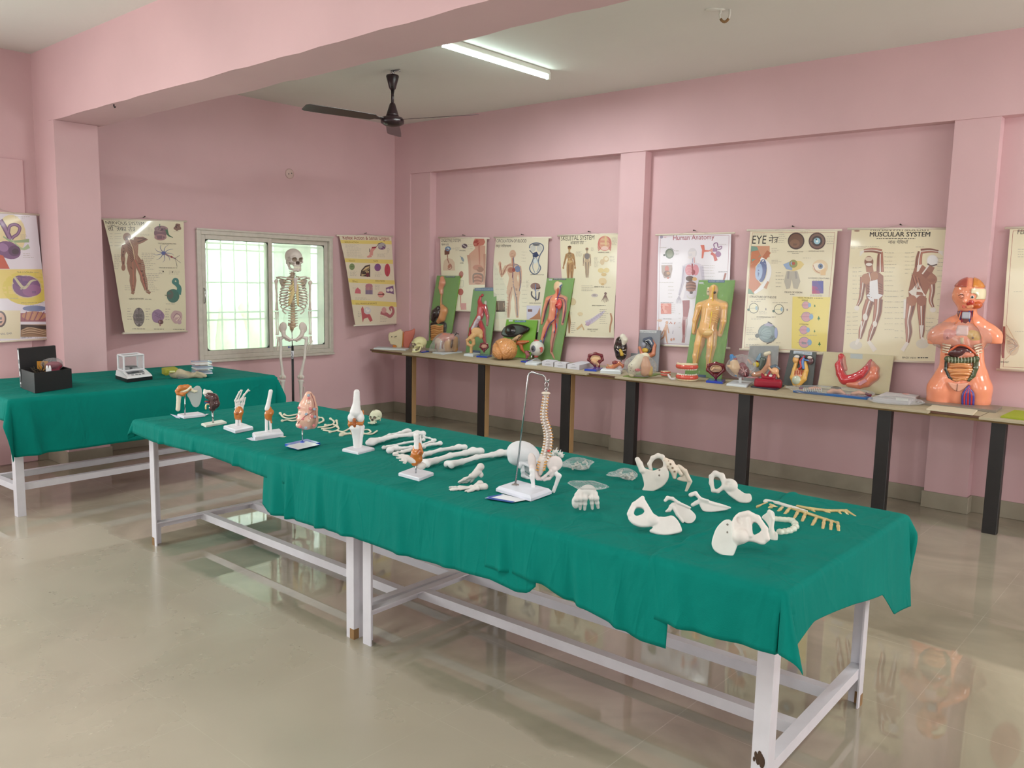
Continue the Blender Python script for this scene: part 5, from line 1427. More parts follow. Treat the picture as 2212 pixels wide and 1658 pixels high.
def frame_table(loc, rz, Lx, Wy, top, label, rails, overhang=0.012, scorch=None, rust=()):
    """local: x along the length 0..Lx, y 0 (near) .. Wy (far)"""
    T = empty('steel_table', loc, rz, label, 'table', 'steel tables under green cloth')
    w, t = 0.05, 0.006
    for i, (x, y, dx, dy) in enumerate(((0, 0, 1, 1), (Lx, 0, -1, 1), (0, Wy, 1, -1), (Lx, Wy, -1, -1))):
        mb = MB(); angle_iron(mb, (x, y, 0.0), (x, y, top-0.03), w, t, (dx, 0, 0), (0, dy, 0))
        lg = mb.build('leg', 'white_metal', T)
        if i in rust:
            q = MB(); angle_iron(q, (x-dx*.0008, y-dy*.0008, 0.0), (x-dx*.0008, y-dy*.0008, 0.045), w*.55, t+.0016, (dx, 0, 0), (0, dy, 0))
            q.build('rusty_foot', 'rust_paint', lg)
        if scorch == i:
            q = MB()
            for k in range(7):
                q.ell((x+dx*(w*.35+.004*k), y-dy*.0005, .176+.008*(k % 3)), (.009-.0009*k, .0014, .02-.002*k), n=8)
            q.build('scorch_mark', 'scorched_paint', lg)
    ap = MB()
    for (a, b, d) in (((w, 0, top-.03), (Lx-w, 0, top-.03), (0, 1, 0)), ((w, Wy, top-.03), (Lx-w, Wy, top-.03), (0, -1, 0))):
        angle_iron(ap, a, b, .04, t, (0, 0, -1), d)
    for (a, b, d) in (((0, w, top-.03), (0, Wy-w, top-.03), (1, 0, 0)), ((Lx, w, top-.03), (Lx, Wy-w, top-.03), (-1, 0, 0))):
        angle_iron(ap, a, b, .04, t, (0, 0, -1), d)
    ap.build('apron', 'white_metal', T)
    for x, d in ((t, 1), (Lx-t, -1)):
        mb = MB(); angle_iron(mb, (x, t, rails[0]), (x, Wy-t, rails[0]), .04, t, (0, 0, -1), (d, 0, 0)); mb.build('end_rail', 'white_metal', T)
    for y in rails[1]:
        mb = MB(); angle_iron(mb, (t*1.5, y, rails[0]-.0015), (Lx-t*1.5, y, rails[0]-.0015), .04, t, (0, 0, -1), (0, 1, 0)); mb.build('long_rail', 'white_metal', T)
    mb = MB(); mb.box((Lx/2, Wy/2, top-0.0145), (Lx/2+overhang, Wy/2+overhang, 0.0145), (160, 140, 110), bevel=.003)
    mb.build('tabletop', 'plywood', T)
    return T


TT = 0.722
frame_table((2.715, -4.155, 0), 0, 1.83, 0.90, TT, 'white steel table under the green cloths, half nearer the window', (0.135, (.29, .62)), rust=(0, 1))
frame_table((4.60, -4.150, 0), math.radians(1.6), 1.775, 0.90, TT, 'white steel table under the green cloths, nearest the camera with a scorched leg', (0.155, (.31, .62)), scorch=1, rust=(2, 3))
TL_ = 0.748
lt = frame_table((1.612, -4.485, 0), math.radians(92.6), 1.88, 1.05, TL_, 'white steel table under the green cloth along the window wall', (0.20, (.03, .40)))


def drop(e, r):
    if e <= r*PI/2: return r*math.sin(e/r), r*(1-math.cos(e/r))
    return r, r+(e-r*PI/2)


def drape(name, rect, z, s, t, hem, label, folds, seed, xf=None, wav=0.02, edge_wave=None, ns=120, nt=90, flare=0.35, r=0.016, topfold=0.004, endk=None):
    """cloth over rect (x0,x1,y0,y1) at height z; flat extents s (x) and t (y); hem(sx) trims the near drop; folds = x of the pleats"""
    x0, x1, y0, y1 = rect; rn = random.Random(seed)
    ph = [rn.uniform(0, 6.28) for _ in range(8)]
    V = []
    for j in range(nt+1):
        for i in range(ns+1):
            sx = s[0]+(s[1]-s[0])*i/ns
            tlo = y0-hem(sx)
            ty = tlo+(t[1]-tlo)*(j/nt)
            if endk and sx > x1: sx = x1+(sx-x1)*endk(ty)
            ex = max(0, sx-x1, x0-sx); gx = 1 if sx > x1 else -1
            ey = max(0, ty-y1, y0-ty); gy = 1 if ty > y1 else -1
            px, py = min(max(sx, x0), x1), min(max(ty, y0), y1)
            zz = z
            if ex > 0 and ey > 0:
                e = math.hypot(ex, ey); ph_ = math.atan2(ey, ex); o, d = drop(e, r)
                fl = flare*math.sin(2*ph_)**2*max(0, d)
                px += gx*((o+fl)*math.cos(ph_)); py += gy*((o+fl)*math.sin(ph_)); zz -= d*math.sqrt(max(0.2, 1-(flare*math.sin(2*ph_)**2)**2))
            elif ex > 0:
                o, d = drop(ex, r); o += wav*min(1, d/0.25)*(0.5+0.5*math.sin(9*ty+ph[0]))+0.10*d
                px += gx*o; zz -= d
            elif ey > 0:
                o, d = drop(ey, r)
                g = min(1.0, d/0.22)
                q = wav*0.6*(0.5+0.5*math.sin(11*sx+ph[1]+1.5*math.sin(4*sx+ph[2])))
                for f, wd, am in folds:
                    u = (sx-f-0.15*d)/wd; q += am*math.exp(-u*u)-am*0.5*math.exp(-(u-1.3)**2)
                py += gy*(o+g*q+0.06*d); zz -= d
            if ex <= 0 and ey <= 0:
                b = min(1, (sx-x0)/.03, (x1-sx)/.03, (ty-y0)/.03, (y1-ty)/.03) if True else 1
                n_ = math.sin(7*sx+3*ty+ph[3]+math.sin(5*ty+ph[5]))*math.sin(4*ty-2*sx+ph[4]); n_ = max(0, n_)
                zz += topfold*n_*max(0, b)
            if edge_wave and i <= 2:
                px += edge_wave*math.sin(ty*34+ph[6])*(0.6+0.4*math.sin(ty*9)); zz += edge_wave*0.9*(0.5+0.5*math.sin(ty*34+ph[7]))
            V.append((px, py, zz))
    Fc = [(j*(ns+1)+i, j*(ns+1)+i+1, (j+1)*(ns+1)+i+1, (j+1)*(ns+1)+i) for j in range(nt) for i in range(ns)]
    if xf is not None: V = [xf(v) for v in V]
    me = write_mesh(name, V, Fc)
    o = link_mesh(name, me, 'green_cotton')
    md = o.modifiers.new('thickness', 'SOLIDIFY'); md.thickness = 0.0016; md.offset = 1.0
    return tag(o, label, 'tablecloth', 'green tablecloths')


ZC = TT+0.0025
R1 = (2.665, 6.43, -4.20, -3.165)
def interp(tab):
    xs = [a for a, b in tab]; ys = [b for a, b in tab]
    return lambda x: float(np.interp(x, xs, ys))


drape('green_tablecloth', R1, ZC, (2.555, 4.15), (-4.3, -3.115), interp([(2.55, .075), (2.9, .10), (3.5, .085), (4.1, .11)]),
      'short green tablecloth under the joint models at the far end of the centre table', [(2.98, .02, .034), (3.32, .018, .036), (3.72, .02, .036)], 3, wav=0.015, ns=110, nt=70)
drape('green_tablecloth', R1, ZC+.004, (3.98, 5.60), (-4.5, -3.10), interp([(3.98, .235), (4.03, .262), (4.5, .25), (5.0, .245), (5.4, .225), (5.52, .24), (5.57, .23), (5.6, .20)]),
      'green tablecloth in the middle of the centre table, under the loose long bones', [(4.06, .04, .024), (4.16, .018, .026), (4.38, .02, .02), (4.55, .03, .014), (4.9, .03, .012), (5.15, .03, .01)], 5, ns=130, wav=.013)
drape('green_tablecloth', R1, ZC+.009, (5.375, 6.10), (-4.5, -3.10), interp([(5.37, .19), (5.5, .185), (5.62, .19), (5.72, .215), (5.9, .235), (6.02, .26), (6.1, .26)]),
      'green tablecloth under the spine model stand, between the middle cloth and the scalloped end cloth', [(5.43, .02, .02), (5.56, .03, .012), (5.72, .02, -.015), (5.9, .02, .012)], 8, wav=.016)
drape('green_tablecloth', R1, ZC+.015, (6.02, 6.76), (-4.5, -3.11), interp([(6.0, .19), (6.3, .185), (6.43, .18), (6.6, .15), (6.76, .13)]),
      'green tablecloth with a wavy edge at the near right end of the centre table', [(6.12, .03, .018), (6.3, .04, -.012)], 11, edge_wave=.006, flare=0.5, endk=interp([(-4.3, .52), (-4.05, .40), (-3.75, .50), (-3.5, .62), (-3.36, .95), (-3.17, 1.02)]))
_ca, _sa = math.cos(math.radians(92.6)), math.sin(math.radians(92.6))
def lw_xf(v): return (1.612+_ca*v[0]-_sa*v[1], -4.485+_sa*v[0]+_ca*v[1], v[2])
drape('green_tablecloth', (-0.02, 1.90, -0.025, 1.07), TL_+.0025, (-0.16, 2.03), (-0.4, 1.10), lambda s_: 0.365,
      'long green tablecloth under the black box and scale along the window wall', [(0.05, .05, .035), (1.3, .3, .006)], 21, xf=lw_xf, wav=.008, topfold=.002, flare=.4)
# ------------------------------------------------------------------ standing skeleton on its rod
KS = (580, 520, 8.29)
it = It('skeleton', 'life-size plastic skeleton hung on a black stand in front of the window', 'skeleton', KS, (637-580)*8.29, (951.4-520)*8.29, 0.0)
def L8(x, y, d=0.0): return (x/8.725*8.29, (160+y/8.725)*8.29, d)
SKB = (206, 194, 182); CART = (206, 184, 132)
skull(it, it(452, 322), 186, yaw=24, pitch=0, col=(202, 192, 184), res=66)
mv = it.mb(); md = it.mb()
Z0, Z1 = it(432, 560)[2], it(432, 1520)[2]
for i in range(24):
    t = i/23; z = Z0+(Z1-Z0)*(t**1.08); w = 30+18*t; dp = 110*math.sin(t*PI*1.15+.25)-30
    x = it(432-4*t, 700)[0]; h_ = (Z0-Z1)/24*.62
    mv.tube([(x, dp, z+h_*.5), (x, dp, z+h_*.2), (x, dp, z-h_*.2), (x, dp, z-h_*.5)], [w, w*.86, w*.86, w], SKB if t < .6 else (196, 170, 144), 12)
    for sg in (-1, 1): mv.tube([(x+sg*w*.6, dp+w*.6, z), (x+sg*w*1.7, dp+w, z+6)], [w*.3, w*.2], SKB, 6)
    mv.tube([(x, dp+w*.8, z), (x, dp+w*2.1, z-h_*.8)], [w*.3, w*.18], SKB, 6)
    md.tube([(x, dp, z-h_*.5), (x, dp, z-h_*1.05)], w*.86, (190, 160, 130), 12)
mv.build('vertebrae', 'bone', it.T); md.build('spine_discs', PP, it.T)
mb = it.mb()
for sg in (-1, 1): mb.tube([it(432+sg*36, 575, -20), it(434+sg*34, 625, -10)], 5, (150, 40, 44), 6)
mb.build('neck_arteries', GP, it.T)
b = it.bl(8, (200, 190, 184)); b.path(it.pts([(478, 690), (482, 780), (484, 890)], -185), [34, 26, 22]); b.path(it.pts([(484, 890), (484, 945)], -180), [16, 8]); b.ell(it(480, 690, -180), (46, 16, 30)); b.build('sternum', 'bone', it.T, 40)
for i in range(12):
    for sg in (-1, 1):
        w = (120, 165, 195, 215, 228, 238, 246, 252, 252, 244, 225, 190)[i]; y0 = 640+i*47; drop_ = 60+i*8; cx = 446
        n_ = 14; P = []; full = i < 10
        last = math.radians(205 if full else (165 if i == 10 else 140))
        for k in range(n_):
            a = math.radians(20)+(last-math.radians(20))*k/(n_-1)
            P.append(it(cx+sg*w*math.sin(a)**.85 if math.sin(a) > 0 else cx-sg*w*abs(math.sin(a)), y0+drop_*(k/(n_-1)), (170 if full else 150)*math.cos(a)))
        if full:
            P = P[:-3] if i > 2 else P[:-2]
        mb = it.mb(); mb.tube(P, [11]*len(P), SKB if i > 2 else (206, 190, 166), 7, flat=((0, 0, 1), 1.0)); mb.build('rib', 'bone', it.T)
        if i < 10:
            q = P[-1]; e = it(482+sg*24, min(900, 680+i*32), -182); m_ = q*.5+e*.5+np.array((0, -10, -10-3*i if i > 4 else 0))
            mb = it.mb(); mb.tube(spline([q, m_, e], 5), [13, 17]+[17]*9, CART, 7, flat=((0, 1, 0), .7)); mb.build('rib_cartilage', PP, it.T)
for sg, sx, ax in ((-1, 130, 300), (1, 745, 560)):
    mb = it.mb(); mb.tube(spline(it.pts([(470+sg*40, 690, -160), (ax, 655, -140), (ax+(sx-ax)*.55, 645, -60), (sx+(-sg)*8, 655 if sg < 0 else 685, -10)]), 6), 11, SKB, 8); mb.build('collar_bone', 'bone', it.T)
    b = it.bl(6, (200, 188, 176)); x = 240 if sg < 0 else 640
    b.slab(it.xz([(x-sg*70, 680), (x+sg*60, 690), (x+sg*50, 730), (x-sg*10, 870), (x-sg*40, 860)], 110), 104, 118, 5); b.path(it.pts([(x-sg*50, 700, 120), (x+sg*40, 670, 70), (sx-sg*20, 665, 20)]), [9, 11, 15]); b.build('scapula', 'bone', it.T, 48)
    sh = it(sx-sg*6 if sg < 0 else sx, 705 if sg < 0 else 730, 0); el = it(150, 1240, 10) if sg < 0 else it(742, 1235, 10)
    long_bone(it, sh, el, 'humerus', 17, SKB, name='humerus')
    wr = it(*L8(168, 375, -30)) if sg < 0 else it(*L8(790, 365, -30))
    for dx, nm in ((-16, 'radius'), (18, 'ulna')): long_bone(it, el+np.array((dx, -8, -34)), wr+np.array((dx*.8, -4, 6)), 'radius', 9.5, SKB, name=nm, res=44)
    if sg < 0: tips = [L8(215, 590, -70), L8(185, 690, -50), L8(160, 690, -40), L8(152, 660, -30), L8(155, 600, -20)]; wv = it(*L8(180, 400, -34))
    else: tips = [L8(728, 660, -70), L8(780, 660, -60), L8(812, 600, -50), L8(830, 570, -40), L8(838, 520, -30)]; wv = it(*L8(795, 395, -34))
    hand_bones(it, wv, [it(*p) for p in tips], 10, SKB)
    xo = 270 if sg < 0 else 650
    b = it.bl(10, (206, 194, 186)); b.ell(it(*L8(xo, 235, 0)), (74, 26, 98), R=rot3(0, -sg*.35, sg*.5)); b.path([it(*p) for p in (L8(xo-sg*10, 330, -10), L8(xo-sg*30 if sg > 0 else xo+20, 390, -20), L8(465+sg*60, 460, -60), L8(465+sg*16, 465, -70))], [40, 34, 17, 18])
    b.path([it(*p) for p in (L8(xo-sg*24, 400, 0), L8(xo-sg*60, 460, -10), L8(465+sg*70, 488, -40), L8(465+sg*20, 470, -66))], [26, 17, 15, 14]); b.build('hip_bone', 'bone', it.T, 60)
    hp = it(*L8(320 if sg < 0 else 610, 415, -10)); kn = it(*L8(265 if sg < 0 else 610, 1180, -10)); tr = it(*L8(225 if sg < 0 else 720, 440, 0))
    b = it.bl(14, (208, 202, 194)); b.ell(hp, 30); b.path([hp, tr], [22, 28]); md_ = (tr+kn)/2+np.array((sg*14, -16, 0)); b.path([tr, tr*.7+kn*.3+np.array((sg*4, -10, 0)), md_, tr*.2+kn*.8, kn+np.array((0, 0, 40))], [30, 24, 22, 24, 34])
    for dx in (-30, 30): b.ell(kn+np.array((dx, 6, 8)), (32, 36, 36))
    b.build('femur', 'bone', it.T, 84)
    ft = np.array((kn[0]+(4 if sg < 0 else -6), 20, 60)); tp = kn+np.array((0, 0, -78))
    b = it.bl(12, (206, 204, 196)); b.ell(tp+np.array((0, 0, 22)), (56, 42, 24)); b.path([tp, tp*.75+ft*.25, tp*.3+ft*.7, ft], [38, 21, 17, 24]); b.build('tibia', 'bone', it.T, 84)
    long_bone(it, tp+np.array((sg*52, 24, -10)), ft+np.array((sg*36, 14, -16)), 'fibula', 9, SKB, name='fibula', res=60)
    mb = it.mb(); mb.ell(kn+np.array((-sg*4, -48, 16)), (26, 12, 30), SKB); mb.build('kneecap', 'bone', it.T)
    foot_bones(it, ft+np.array((0, 40, -38)), [ft+np.array((dx+sg*26, -150+abs(dx)*.4, -50)) for dx in (-40, -18, 2, 20, 36)], ft+np.array((0, 0, -22)), r=18, res=52)
b = it.bl(9, (196, 168, 138)); b.path([it(*p) for p in (L8(440, 190, 10), L8(440, 260, 40), L8(440, 320, 50))], [46, 34, 12]); b.ell(it(*L8(440, 180, 0)), (66, 44, 36)); b.build('sacrum', 'bone', it.T, 40)
mb = it.mb(); mb.tube([it(*L8(440, 250, 0)), it(*L8(450, 590, 0))], 9, n=10); mb.build('steel_rod', 'chrome', it.T)
mb = it.mb(); q = it(*L8(452, 580, 0)); mb.tube([q, np.array((q[0], 0, 30))], 21, n=16); mb.build('stand_pole', 'black_plastic', it.T)
mb = it.mb(); mb.tube([it(*L8(452, 675, 0)), it(*L8(452, 822, 0))], 23, (206, 206, 214), 16); mb.build('pole_label', MC, it.T)
mb = it.mb()
for k in range(3):
    p = it(*L8(438+10*(k % 2), 700+38*k, -24)); mb.add([p, p+np.array((16, 0, -14)), p+np.array((8, 0, -30)), p+np.array((-4, 0, -16))], [(0, 1, 2, 3)], (40, 42, 50))
mb.build('label_print', MC, it.T)
mb = it.mb(); mb.tube([it(*L8(440, 606, 0)), it(*L8(395, 606, 0))], 7, (40, 56, 130), 8); mb.ell(it(*L8(383, 606, 0)), (14, 10, 16), (44, 62, 150)); mb.build('clamp_knob', GP, it.T)
mb = it.mb(); mb.lathe([(26, 26), (26, 60), (20, 66)], c=(q[0], 0, 0)); mb.build('stand_hub', 'black_plastic', it.T)
for k in range(5):
    a = 2*PI*k/5+.3; e = np.array((q[0]+190*math.cos(a), 190*math.sin(a), 30)); mb = it.mb(); mb.tube([(q[0], 0, 46), tuple(e)], [17, 11], n=8); lg = mb.build('leg', 'black_plastic', it.T)
    mb = it.mb(); mb.ell(e-np.array((0, 0, 14)), (14, 14, 15), n=10); mb.build('castor', 'black_plastic', lg)
# ------------------------------------------------------------------ models and loose bones on the centre table
K6 = (360, 800, 4.608); K7 = (700, 820, 4.096); K8 = (1200, 950, 2.911)
ZT = ZC+.010
WHT = (214, 213, 222)

# shoulder joint
it = It('shoulder_joint_model', 'shoulder joint model with grey shoulder blade and orange ligaments, leftmost on the centre table', 'anatomy model', K6, 235, 462, ZT-.006)
it.base((106, 455), (172, 480), (384, 456), 26, WHT); flat_leaflet(it, [(35, 432), (95, 470), (135, 478), (120, 455)], (196, 200, 220)); flat_leaflet(it, [(375, 455), (420, 432), (398, 430), (365, 445)], (206, 208, 214))
mb = it.mb(); mb.tube([it(182, 440), it(184, 240)], 5.5, n=10); mb.build('rod', 'chrome', it.T)
b = it.bl(8, (222, 210, 190)); b.path(it.pts([(112, 385), (118, 310), (122, 255)]), [21, 19, 24]); b.ell(it(140, 215), 34); b.build('humerus', 'bone', it.T)
b = it.bl(10, LIG); b.path(it.pts([(105, 205), (140, 175), (190, 165), (230, 185)], -16), [22, 30, 26, 16]); b.path(it.pts([(110, 230), (160, 235), (205, 205)], -24), [16, 20, 14]); b.ell(it(155, 205, -26), (26, 10, 16), (214, 190, 160)); b.build('ligaments', GP, it.T)
b = it.bl(6, (176, 180, 178)); b.slab(it.xz([(196, 245), (225, 275), (245, 330), (265, 360), (298, 368), (325, 350), (342, 300), (352, 240), (350, 185), (330, 155), (300, 148), (270, 170), (240, 185)], 10), 4, 15, 4); b.build('scapula_blade', PP, it.T, 56)
b = it.bl(5, (226, 216, 190)); b.path(it.pts([(232, 160), (250, 195), (275, 208), (300, 205)], -6), [12, 14, 12, 9]); b.path(it.pts([(165, 210), (205, 195), (240, 165)], -34), [9, 11, 10]); b.path(it.pts([(175, 150), (210, 150), (240, 160)], -6), [12, 12, 10], LIG); b.build('scapula_spine', 'bone', it.T)

# kidney on stand
it = It('kidney_model', 'dark brown kidney model with white adrenal cap on a cream base', 'anatomy model', K6, 470, 540, ZT-.006)
it.base((344, 545), (392, 566), (598, 528), 22, (214, 214, 204)); mb = it.mb(); mb.tube([it(463, 520), it(457, 405)], 9, n=12); mb.build('rod', 'chrome', it.T)
b = it.bl(16, (74, 44, 46)); b.path(it.pts([(420, 255), (462, 275), (478, 330), (455, 375)]), [38, 48, 47, 34]); b.ell(it(395, 325, -5), (26, 40, 40), op='-', k=14); b.build('kidney_body', GP, it.T)
b = it.bl(6, (222, 216, 210)); b.path(it.pts([(378, 195), (384, 225), (386, 250)]), [12, 20, 10]); b.path(it.pts([(384, 205), (430, 210), (455, 216)]), [14, 14, 6]); b.build('adrenal_cap', PP, it.T)
mb = it.mb(); mb.tube(it.pts([(425, 315), (400, 305), (378, 308)], -18), 7, (150, 30, 50), 8); mb.tube(it.pts([(425, 325), (400, 322), (376, 322)], -18), 6, (50, 70, 150), 8); mb.tube(spline(it.pts([(425, 335), (400, 335), (390, 360), (392, 385)], -18), 4), 9, (216, 190, 140), 8); mb.build('vessels', GP, it.T)

# wrist and hand
it = It('hand_joint_model', 'upright hand and wrist bone model with orange ligament cuff on a white base', 'anatomy model', K6, 713, 582, ZT-.006)
it.base((566, 582), (683, 626), (862, 590), 36, WHT)
b = it.bl(5, BONE_W); b.path(it.pts([(698, 575), (700, 440)], -6), [14, 15]); b.path(it.pts([(730, 572), (732, 440)], 4), [13, 15]); b.build('forearm_bones', 'bone', it.T)
b = it.bl(14, LIG); b.path(it.pts([(708, 460), (712, 420), (722, 385)]), [34, 40, 36]); b.ell(it(745, 410), (22, 28, 26)); b.path(it.pts([(740, 440), (742, 515)], -4), [12, 5]); b.path(it.pts([(695, 470), (693, 500)], -6), [8, 4]); b.ell(it(705, 425, -34), (14, 8, 16), LIGD); b.build('ligament_cuff', GP, it.T)
b = it.bl(4, BONE)
for P in ([(693, 385), (690, 345), (682, 300)], [(708, 380), (706, 330), (712, 290), (735, 235), (752, 195)], [(722, 378), (722, 330), (738, 285), (770, 240), (805, 205), (828, 200)], [(738, 380), (745, 335), (760, 285), (770, 245)], [(752, 385), (768, 330), (783, 270)], [(682, 300), (700, 262), (722, 215), (740, 195)], [(770, 245), (800, 208), (812, 190)]):
    Q = it.pts(P, -4); R_ = [11-1.3*i for i in range(len(Q))]
    for i in range(len(Q)-1): b.path([Q[i], (Q[i]+Q[i+1])/2, Q[i+1]], [R_[i], R_[i]*.68, R_[i+1]])
for p in ((688, 372), (706, 362), (724, 360), (742, 366), (715, 298), (700, 305), (740, 292)): b.ell(it(*p, -6), 12)
b.build('hand_bones', 'bone', it.T, 76)

# elbow
it = It('elbow_joint_model', 'elbow joint model with single tall white shaft and orange joint on a white base', 'anatomy model', K6, 1005, 650, ZT-.006)
flat_leaflet(it, [(792, 676), (850, 698), (905, 700), (850, 665)], (206, 210, 222)); flat_leaflet(it, [(1150, 650), (1192, 656), (1170, 665), (1130, 664)], (206, 204, 190))
it.base((852, 655), (880, 700), (1164, 656), 42, WHT)
b = it.bl(6, BONE_W); b.path(it.pts([(1036, 206), (1018, 300), (1002, 380)]), [20, 19, 26]); b.build('humerus', 'bone', it.T)
b = it.bl(4, BONE_W); b.path(it.pts([(995, 640), (994, 480)], -4), [15, 16]); b.path(it.pts([(1038, 635), (1030, 480)], 6), [12, 13]); b.build('forearm_bones', 'bone', it.T)
b = it.bl(14, LIG); b.path(it.pts([(1028, 370), (1020, 420), (1012, 465)]), [14, 38, 34]); b.ell(it(1045, 410), (22, 24, 24)); b.ell(it(995, 440), (20, 26, 26)); b.path(it.pts([(1035, 480), (1042, 515)]), [8, 11]); b.build('ligaments', GP, it.T)

# lung on blue stand
it = It('lung_model', 'pale pink lung model with coloured spots on a blue and white base', 'anatomy model', K6, 1352, 740, ZT-.006)
it.base((1176, 752), (1308, 790), (1528, 738), 24, (40, 84, 190), GP, bevel=.5); it.base((1184, 752), (1310, 786), (1522, 738), 3, (206, 208, 222), GP, 'base_top', bevel=.5, h0=24)
mb = it.mb(); mb.tube([it(1350, 722), it(1352, 570)], 6, n=10); mb.build('rod', 'chrome', it.T)
mb = it.mb(); c = it(1350, 716); mb.ell(c, (24, 24, 16), (36, 70, 176)); mb.build('rod_boss', GP, it.T)
LP = (224, 176, 156); b = it.bl(14, LP)
b.path(it.pts([(1415, 245), (1395, 360), (1390, 480), (1395, 520)]), [40, 78, 92, 74]); b.path(it.pts([(1445, 270), (1460, 380), (1462, 500), (1455, 540)], 10), [32, 44, 46, 42]); b.ell(it(1330, 540), (46, 60, 36)); b.box(it(1395, 640), (200, 200, 50), op='-', k=14)
rn = random.Random(5)
b.build('lung_body', GP, it.T, 60)
mb = it.mb()
def on_lung(x, y):
    t = (y-245)/290; return it(x, y, -(42+56*math.sin(min(1, max(0, t))*1.9))*math.sqrt(max(.05, 1-((x-1405)/112)**2)))
for x, y, c in ((1415, 275, 0), (1412, 248, 1), (1430, 380, 0), (1448, 458, 0), (1360, 480, 0), (1325, 425, 2), (1390, 435, 1), (1465, 548, 0), (1330, 560, 0), (1475, 460, 1), (1318, 370, 0), (1385, 570, 1), (1412, 320, 2), (1470, 385, 1), (1300, 460, 0), (1415, 500, 2)):
    mb.ell(on_lung(x, y), (15, 4, 15), ((214, 120, 122), (150, 170, 186), (226, 196, 180))[c], 10)
mb.build('spots', GP, it.T)
mb = it.mb(); mb.tube([on_lung(x, y)-np.array((0, 4, 0)) for x, y in spline([(1438, 215), (1470, 300), (1480, 400), (1478, 480)], 8) for y in [y]] if False else [on_lung(p[0], p[1]) for p in spline([(1435, 225, 0), (1465, 300, 0), (1478, 390, 0), (1478, 480, 0)], 8)], 3.4, (120, 40, 50), 6)
mb.tube([on_lung(p[0], p[1]) for p in spline([(1300, 530, 0), (1370, 460, 0), (1440, 420, 0), (1490, 375, 0)], 8)], 3, (150, 60, 66), 6); mb.tube([on_lung(p[0], p[1]) for p in spline([(1478, 400, 0), (1482, 470, 0), (1470, 560, 0)], 8)], 3, (140, 60, 66), 6); mb.build('fissures', GP, it.T)

# knee
it = It('knee_joint_model', 'tall knee joint model with orange ligaments on a white base', 'anatomy model', K6, 1908, 800, ZT-.006)
it.base((1748, 808), (1905, 846), (2070, 800), 34, WHT)
b = it.bl(12, BONE_W); b.path(it.pts([(1892, 215), (1890, 320), (1880, 410)]), [29, 34, 56]); b.ell(it(1842, 470), (40, 44, 48)); b.ell(it(1925, 470), (40, 44, 50)); b.path(it.pts([(1928, 420), (1945, 470)]), [24, 22]); b.build('femur', 'bone', it.T)
b = it.bl(8, LIG); b.box(it(1885, 525), (70, 36, 18), 14); b.path(it.pts([(1815, 460), (1818, 540), (1850, 640)], -6), [12, 14, 7]); b.path(it.pts([(1955, 400), (1952, 500), (1935, 600)], 4), [9, 14, 12]); b.path(it.pts([(1868, 490), (1868, 540), (1880, 580)], -40), [18, 16, 10], LIGD); b.build('ligaments', GP, it.T)
b = it.bl(10, BONE_W); b.path(it.pts([(1880, 570), (1885, 650), (1890, 780)]), [54, 36, 27]); b.path(it.pts([(1945, 560), (1935, 650), (1922, 780)], 12), [28, 20, 22]); b.ell(it(1846, 570), (30, 40, 24)); b.build('tibia', 'bone', it.T)

# small skull
it = It('fetal_skull', 'small cream infant skull behind the knee model', 'skull', K6, 2075, 532, ZT-.004)
skull(it, it(2080, 460), 74, yaw=-28, pitch=-6, col=(206, 206, 180), jaw=False); j = it.bl(4, (206, 206, 180)); j.path(it.pts([(2010, 520), (2045, 526), (2085, 515)], -40), [9, 10, 8]); j.build('jaw', 'bone', it.T); mb = it.mb(); mb.ell(it(2063, 392, -4), (10, 12, 4), (120, 104, 90)); mb.build('crown_mark', 'bone', it.T)

# loose ribs
def rib(crop, L, r, label, h=3, col=(216, 208, 186), name='rib'):
    n = len(L); it = It(name, label, 'rib', crop, sum(p[0] for p in L)/n, max(p[1] for p in L), ZT-.004, group='loose ribs')
    P = spline([it.G(p[0], p[1], h+(p[2] if len(p) > 2 else 0)) for p in L], 7); m = len(P)
    R_ = [r*(1.35 if i < 2 else 1.0 if i < m*.3 else .85+.25*i/m) for i in range(m)]
    mb = it.mb(); mb.tube(P, R_, col, 9, flat=((0, 0, 1), .75)); o = mb.build('shaft', 'bone', it.T)
    mb = it.mb(); mb.ell(P[0], r*1.5, col, 9); mb.build('rib_head', 'bone', it.T)


for L, lab in (([(1130, 425, 8), (1160, 462), (1220, 478), (1290, 470)], 'rib left of the lung, topmost of the three with a raised tip'), ([(1170, 440, 6), (1215, 450), (1300, 435)], 'short straight rib left of the lung, farthest back'), ([(1150, 500), (1200, 492), (1250, 500), (1310, 490)], 'rib left of the lung, nearest the viewer of the three'),
               ([(1512, 470, 4), (1550, 470, 10), (1560, 500, 6), (1515, 522)], 'curled rib touching the right side of the lung'), ([(1630, 480, 12), (1665, 505, 16), (1650, 535, 6), (1560, 560), (1505, 565)], 'rib right of the lung with a raised hooked end, leftmost hook'), ([(1690, 500, 14), (1695, 540, 8), (1640, 570), (1540, 580)], 'rib right of the lung with hooked end, second hook'), ([(1700, 560, 6), (1712, 580), (1660, 606), (1560, 592)], 'low curved rib midway between lung and knee model'), ([(1580, 545, 2), (1640, 540), (1700, 545, 4)], 'short rib lying across the middle of the rib heap'), ([(1625, 612), (1690, 600), (1760, 606), (1815, 580, 4)], 'long rib running from the heap to behind the knee model'), ([(1700, 598), (1780, 622), (1850, 632)], 'rib passing behind the knee model foot, nearest its base'), ([(1955, 590, 4), (2010, 588, 8), (2030, 612, 3), (1985, 628), (1950, 630)], 'small looped rib right of the knee model'), ([(1960, 628), (2040, 632), (2095, 600, 8)], 'slender rib with a raised tip right of the knee model'), ([(1738, 642), (1800, 630), (1850, 626)], 'broad short rib end left of the knee model base')):
    rib(K6, L, 10 if 'broad' not in lab else 17, lab)


